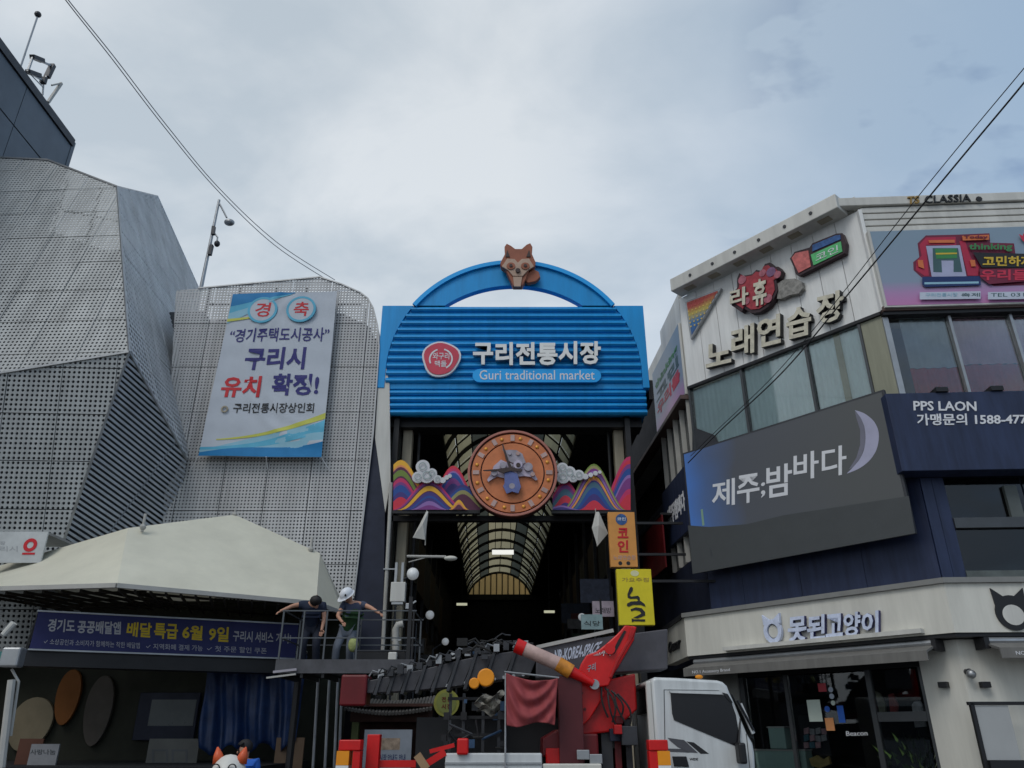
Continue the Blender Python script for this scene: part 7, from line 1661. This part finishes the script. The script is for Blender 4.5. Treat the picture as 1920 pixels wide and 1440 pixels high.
# white box on left post, pipes, floodlight
FBx = Frame((0, 19.3, 0), (1, 0, 0)); c_ = FBx.rect([(733, 1091), (760, 1091), (759, 1128), (731, 1128)]); t = thing('junction_box', 'white rectangular box fixed to the left gate post', 'box', tuple(FBx(c_[0], c_[2], 0)))
mb = MB(); mb.fbox(FBx, c_[0], c_[1], c_[2], c_[3], -.22, 0); mb.build('case', M['offwhite'], t, bevel=.015)
mb = MB(); mb.fbox(FBx, c_[0]+.06, c_[0]+.12, c_[3]+.002, c_[3]+.5, -.2, -.1); mb.fbox(FBx, c_[1]-.14, c_[1]-.08, c_[3]+.002, c_[3]+.5, -.2, -.1); mb.fbox(FBx, c_[0]+.04, c_[1]-.04, c_[2]-.06, c_[2]-.003, -.2, -.02); mb.build('bracket', M['steel'], t)
p = P(766, 1137, 19.4); t = thing('floodlight', 'small grey floodlight below the white box', 'lamp', tuple(p)); mb = MB(); mb.box(p.x-.07, p.x+.07, p.y-.05, p.y+.05, p.z-.07, p.z+.07); mb.build('head', M['steel'], t, bevel=.01); mb = MB(); mb.bar(p+Vector((.06, 0, .05)), p+Vector((.18, 0, .13)), .05, .04); mb.build('arm', M['steel'], t)
t = thing('drain_pipe', 'pale bent drain pipe beside the work platform at the market mouth', 'pipe', tuple(P(742, 1235, 19))); mb = MB(); mb.tube([P(742, 1238, 19), P(742, 1180, 19), P(746, 1172, 19), P(756, 1170, 19)], .085, 12); mb.build('pipe', M['pipe'], t, smooth='auto')
mb = MB(); mb.bar(P(735, 1200, 18.95), P(752, 1200, 18.95), .03, .03); mb.build('clamp', M['steel'], t)
t = thing('conduit_pipe', 'long thin grey conduit running down the wall left of the gate', 'pipe', (-4.0, 19.85, 0)); mb = MB(); mb.tube([P(716, 1250, 19.85), P(731, 960, 19.85), P(733, 905, 19.85)], .05, 8); mb.build('pipe', M['pipe'], t); mb = MB(); mb.bar(P(719, 1067, 19.8), P(742, 1067, 19.8), .03, .03); mb.build('cross_tie', M['steel'], t)
mb = MB(); mb.box(-3.95, -3.2, 20.9, 21.0, 0, 9.8); o = mb.build('grey_wall_strip', mat('grey_green_wall', (.06, .065, .055), .8, var=.3)); tag(o, 'narrow grey green wall strip between the conduit and the left gate post', 'wall')
# street lamp inside gate
t = thing('arm_street_lamp', 'pale street lamp arm reaching right from the left gate post', 'street lamp', tuple(P(765, 1045, 19.5)))
mb = MB(); mb.tube([P(763, 1043, 19.5), P(836, 1044, 19.5)], .035, 8); mb.tube([P(766, 1054, 19.5), P(796, 1046, 19.5)], .015, 6); mb.build('arm', M['pipe'], t)
mb = MB(); p = P(845, 1047, 19.5); mb.ball(p, (.17, .10, .065), 16); mb.build('lamp_head', M['cream'], t, smooth=True)
# pennant flags
for l, lb in (([(800, 958), (803, 960), (797, 1012), (774, 1008)], 'white triangular pennant hanging below the left hill panel'), ([(1117, 960), (1123, 960), (1140, 1000), (1120, 1024), (1110, 990)], 'pale triangular pennant hanging below the right hill panel')):
    F_ = Frame((0, 19.75, 0), (1, 0, 0)); pts = [F_.px(*p) for p in l]; t = thing('pennant', lb, 'flag', tuple(F_(pts[0][0], pts[0][1], 0)))
    cx_ = sum(p[0] for p in pts)/len(pts); cy_ = sum(p[1] for p in pts)/len(pts); mb = MB(); k = len(pts)
    vs = [F_(cx_, cy_, .10)]+[F_(a, b, 0) for a, b in pts]; mb.add(vs, [(0, i+1, (i+1) % k+1) for i in range(k)]); o = mb.build('cloth', M['offwhite'], t); o.modifiers.new('thickness', 'SOLIDIFY').thickness = .008
    mb = MB(); mb.tube([F_(pts[0][0], pts[0][1]+.1, -.03), F_(pts[0][0], pts[0][1]-.9, -.03)], .012, 6); mb.build('stick', M['pipe'], t)

# ================================================================== STREET LAMP AND CABLES
YL = 24.0; t = thing('tall_street_lamp', 'tall leaning grey street lamp with two heads rising behind the annex roof', 'street lamp', tuple(P(378, 530, YL)*Vector((1, 1, 0)) if False else (P(378, 530, YL).x, YL, 0)))
top_ = P(411, 375, YL); bot = P(376, 545, YL); 
mb = MB(); mb.tube([Vector((bot.x-.3, YL, 0)), bot, top_], .09, 10, r2=.05); mb.build('pole', M['steel'], t, smooth='auto')
mb = MB(); mb.tube([P(411, 381, YL), P(419, 396, YL), P(425, 408, YL)], .035, 8); mb.build('arm', M['steel'], t)
mb = MB(); mb.tube([P(400, 434, YL), P(408, 445, YL), P(407, 452, YL)], .03, 8); mb.build('arm', M['steel'], t)
mb = MB(); mb.ball(P(430, 417, YL), (.20, .16, .13), 14); mb.build('lamp_head', M['steel'], t, smooth=True)
mb = MB(); mb.ball(P(407, 457, YL), (.11, .11, .13), 12); mb.build('camera_head', M['darkgrey'], t, smooth=True)
mb = MB(); mb.bar(P(397, 460, YL-.1), P(393, 478, YL-.1), .12, .14); mb.build('control_box', M['darkgrey'], t)
mb = MB(); mb.bar(P(401, 425, YL-.05), P(399, 440, YL-.05), .12, .12); mb.build('collar', M['darkgrey'], t)
def cable(pts, Ys, r, lb, m_, grp):
    p3 = [P(x, y, Y_) for (x, y), Y_ in zip(pts, Ys)]; fine = []
    for i in range(len(p3)-1):
        a = p3[max(i-1, 0)]; b = p3[i]; c = p3[i+1]; d = p3[min(i+2, len(p3)-1)]
        for k in range(8):
            s = k/8; fine.append(.5*((2*b)+(c-a)*s+(2*a-5*b+4*c-d)*s*s+(-a+3*b-3*c+d)*s**3))
    fine.append(p3[-1]); mb = MB(); mb.tube(fine, r, 6); o = mb.build('overhead_cable', m_, smooth=True); tag(o, lb, 'cable', grp)
cw_ = mat('grey_cable', (.24, .24, .26), .6); cb_ = mat('black_cable', (.02, .02, .022), .6)
cable([(60, -90), (128, 0), (215, 108), (310, 232), (410, 352), (520, 455), (628, 525)], [10, 11, 12.6, 14.6, 16.8, 19, 21.3], .011, 'upper strand of the long grey cable sagging across the sky at left', cw_, 'grey cables at left')
cable([(55, -95), (123, 0), (209, 109), (304, 233), (404, 353), (514, 459), (622, 530)], [10.0, 11, 12.6, 14.6, 16.8, 19, 21.3], .011, 'lower strand of the long grey cable sagging across the sky at left', cw_, 'grey cables at left')
cable([(1975, 60), (1920, 128), (1800, 272), (1690, 408), (1570, 562), (1455, 700), (1345, 806), (1295, 855)], [7.5, 7.9, 9, 10.2, 11.9, 13.8, 16.3, 18], .008, 'thinner left one of the two black cables crossing the corner building', cb_, 'black cables at right')
cable([(1985, 70), (1920, 155), (1810, 287), (1700, 420), (1590, 552), (1470, 695), (1350, 808), (1290, 868)], [7.5, 7.9, 9, 10.2, 11.7, 13.8, 16.3, 18], .013, 'thicker right one of the two black cables crossing the corner building', cb_, 'black cables at right')
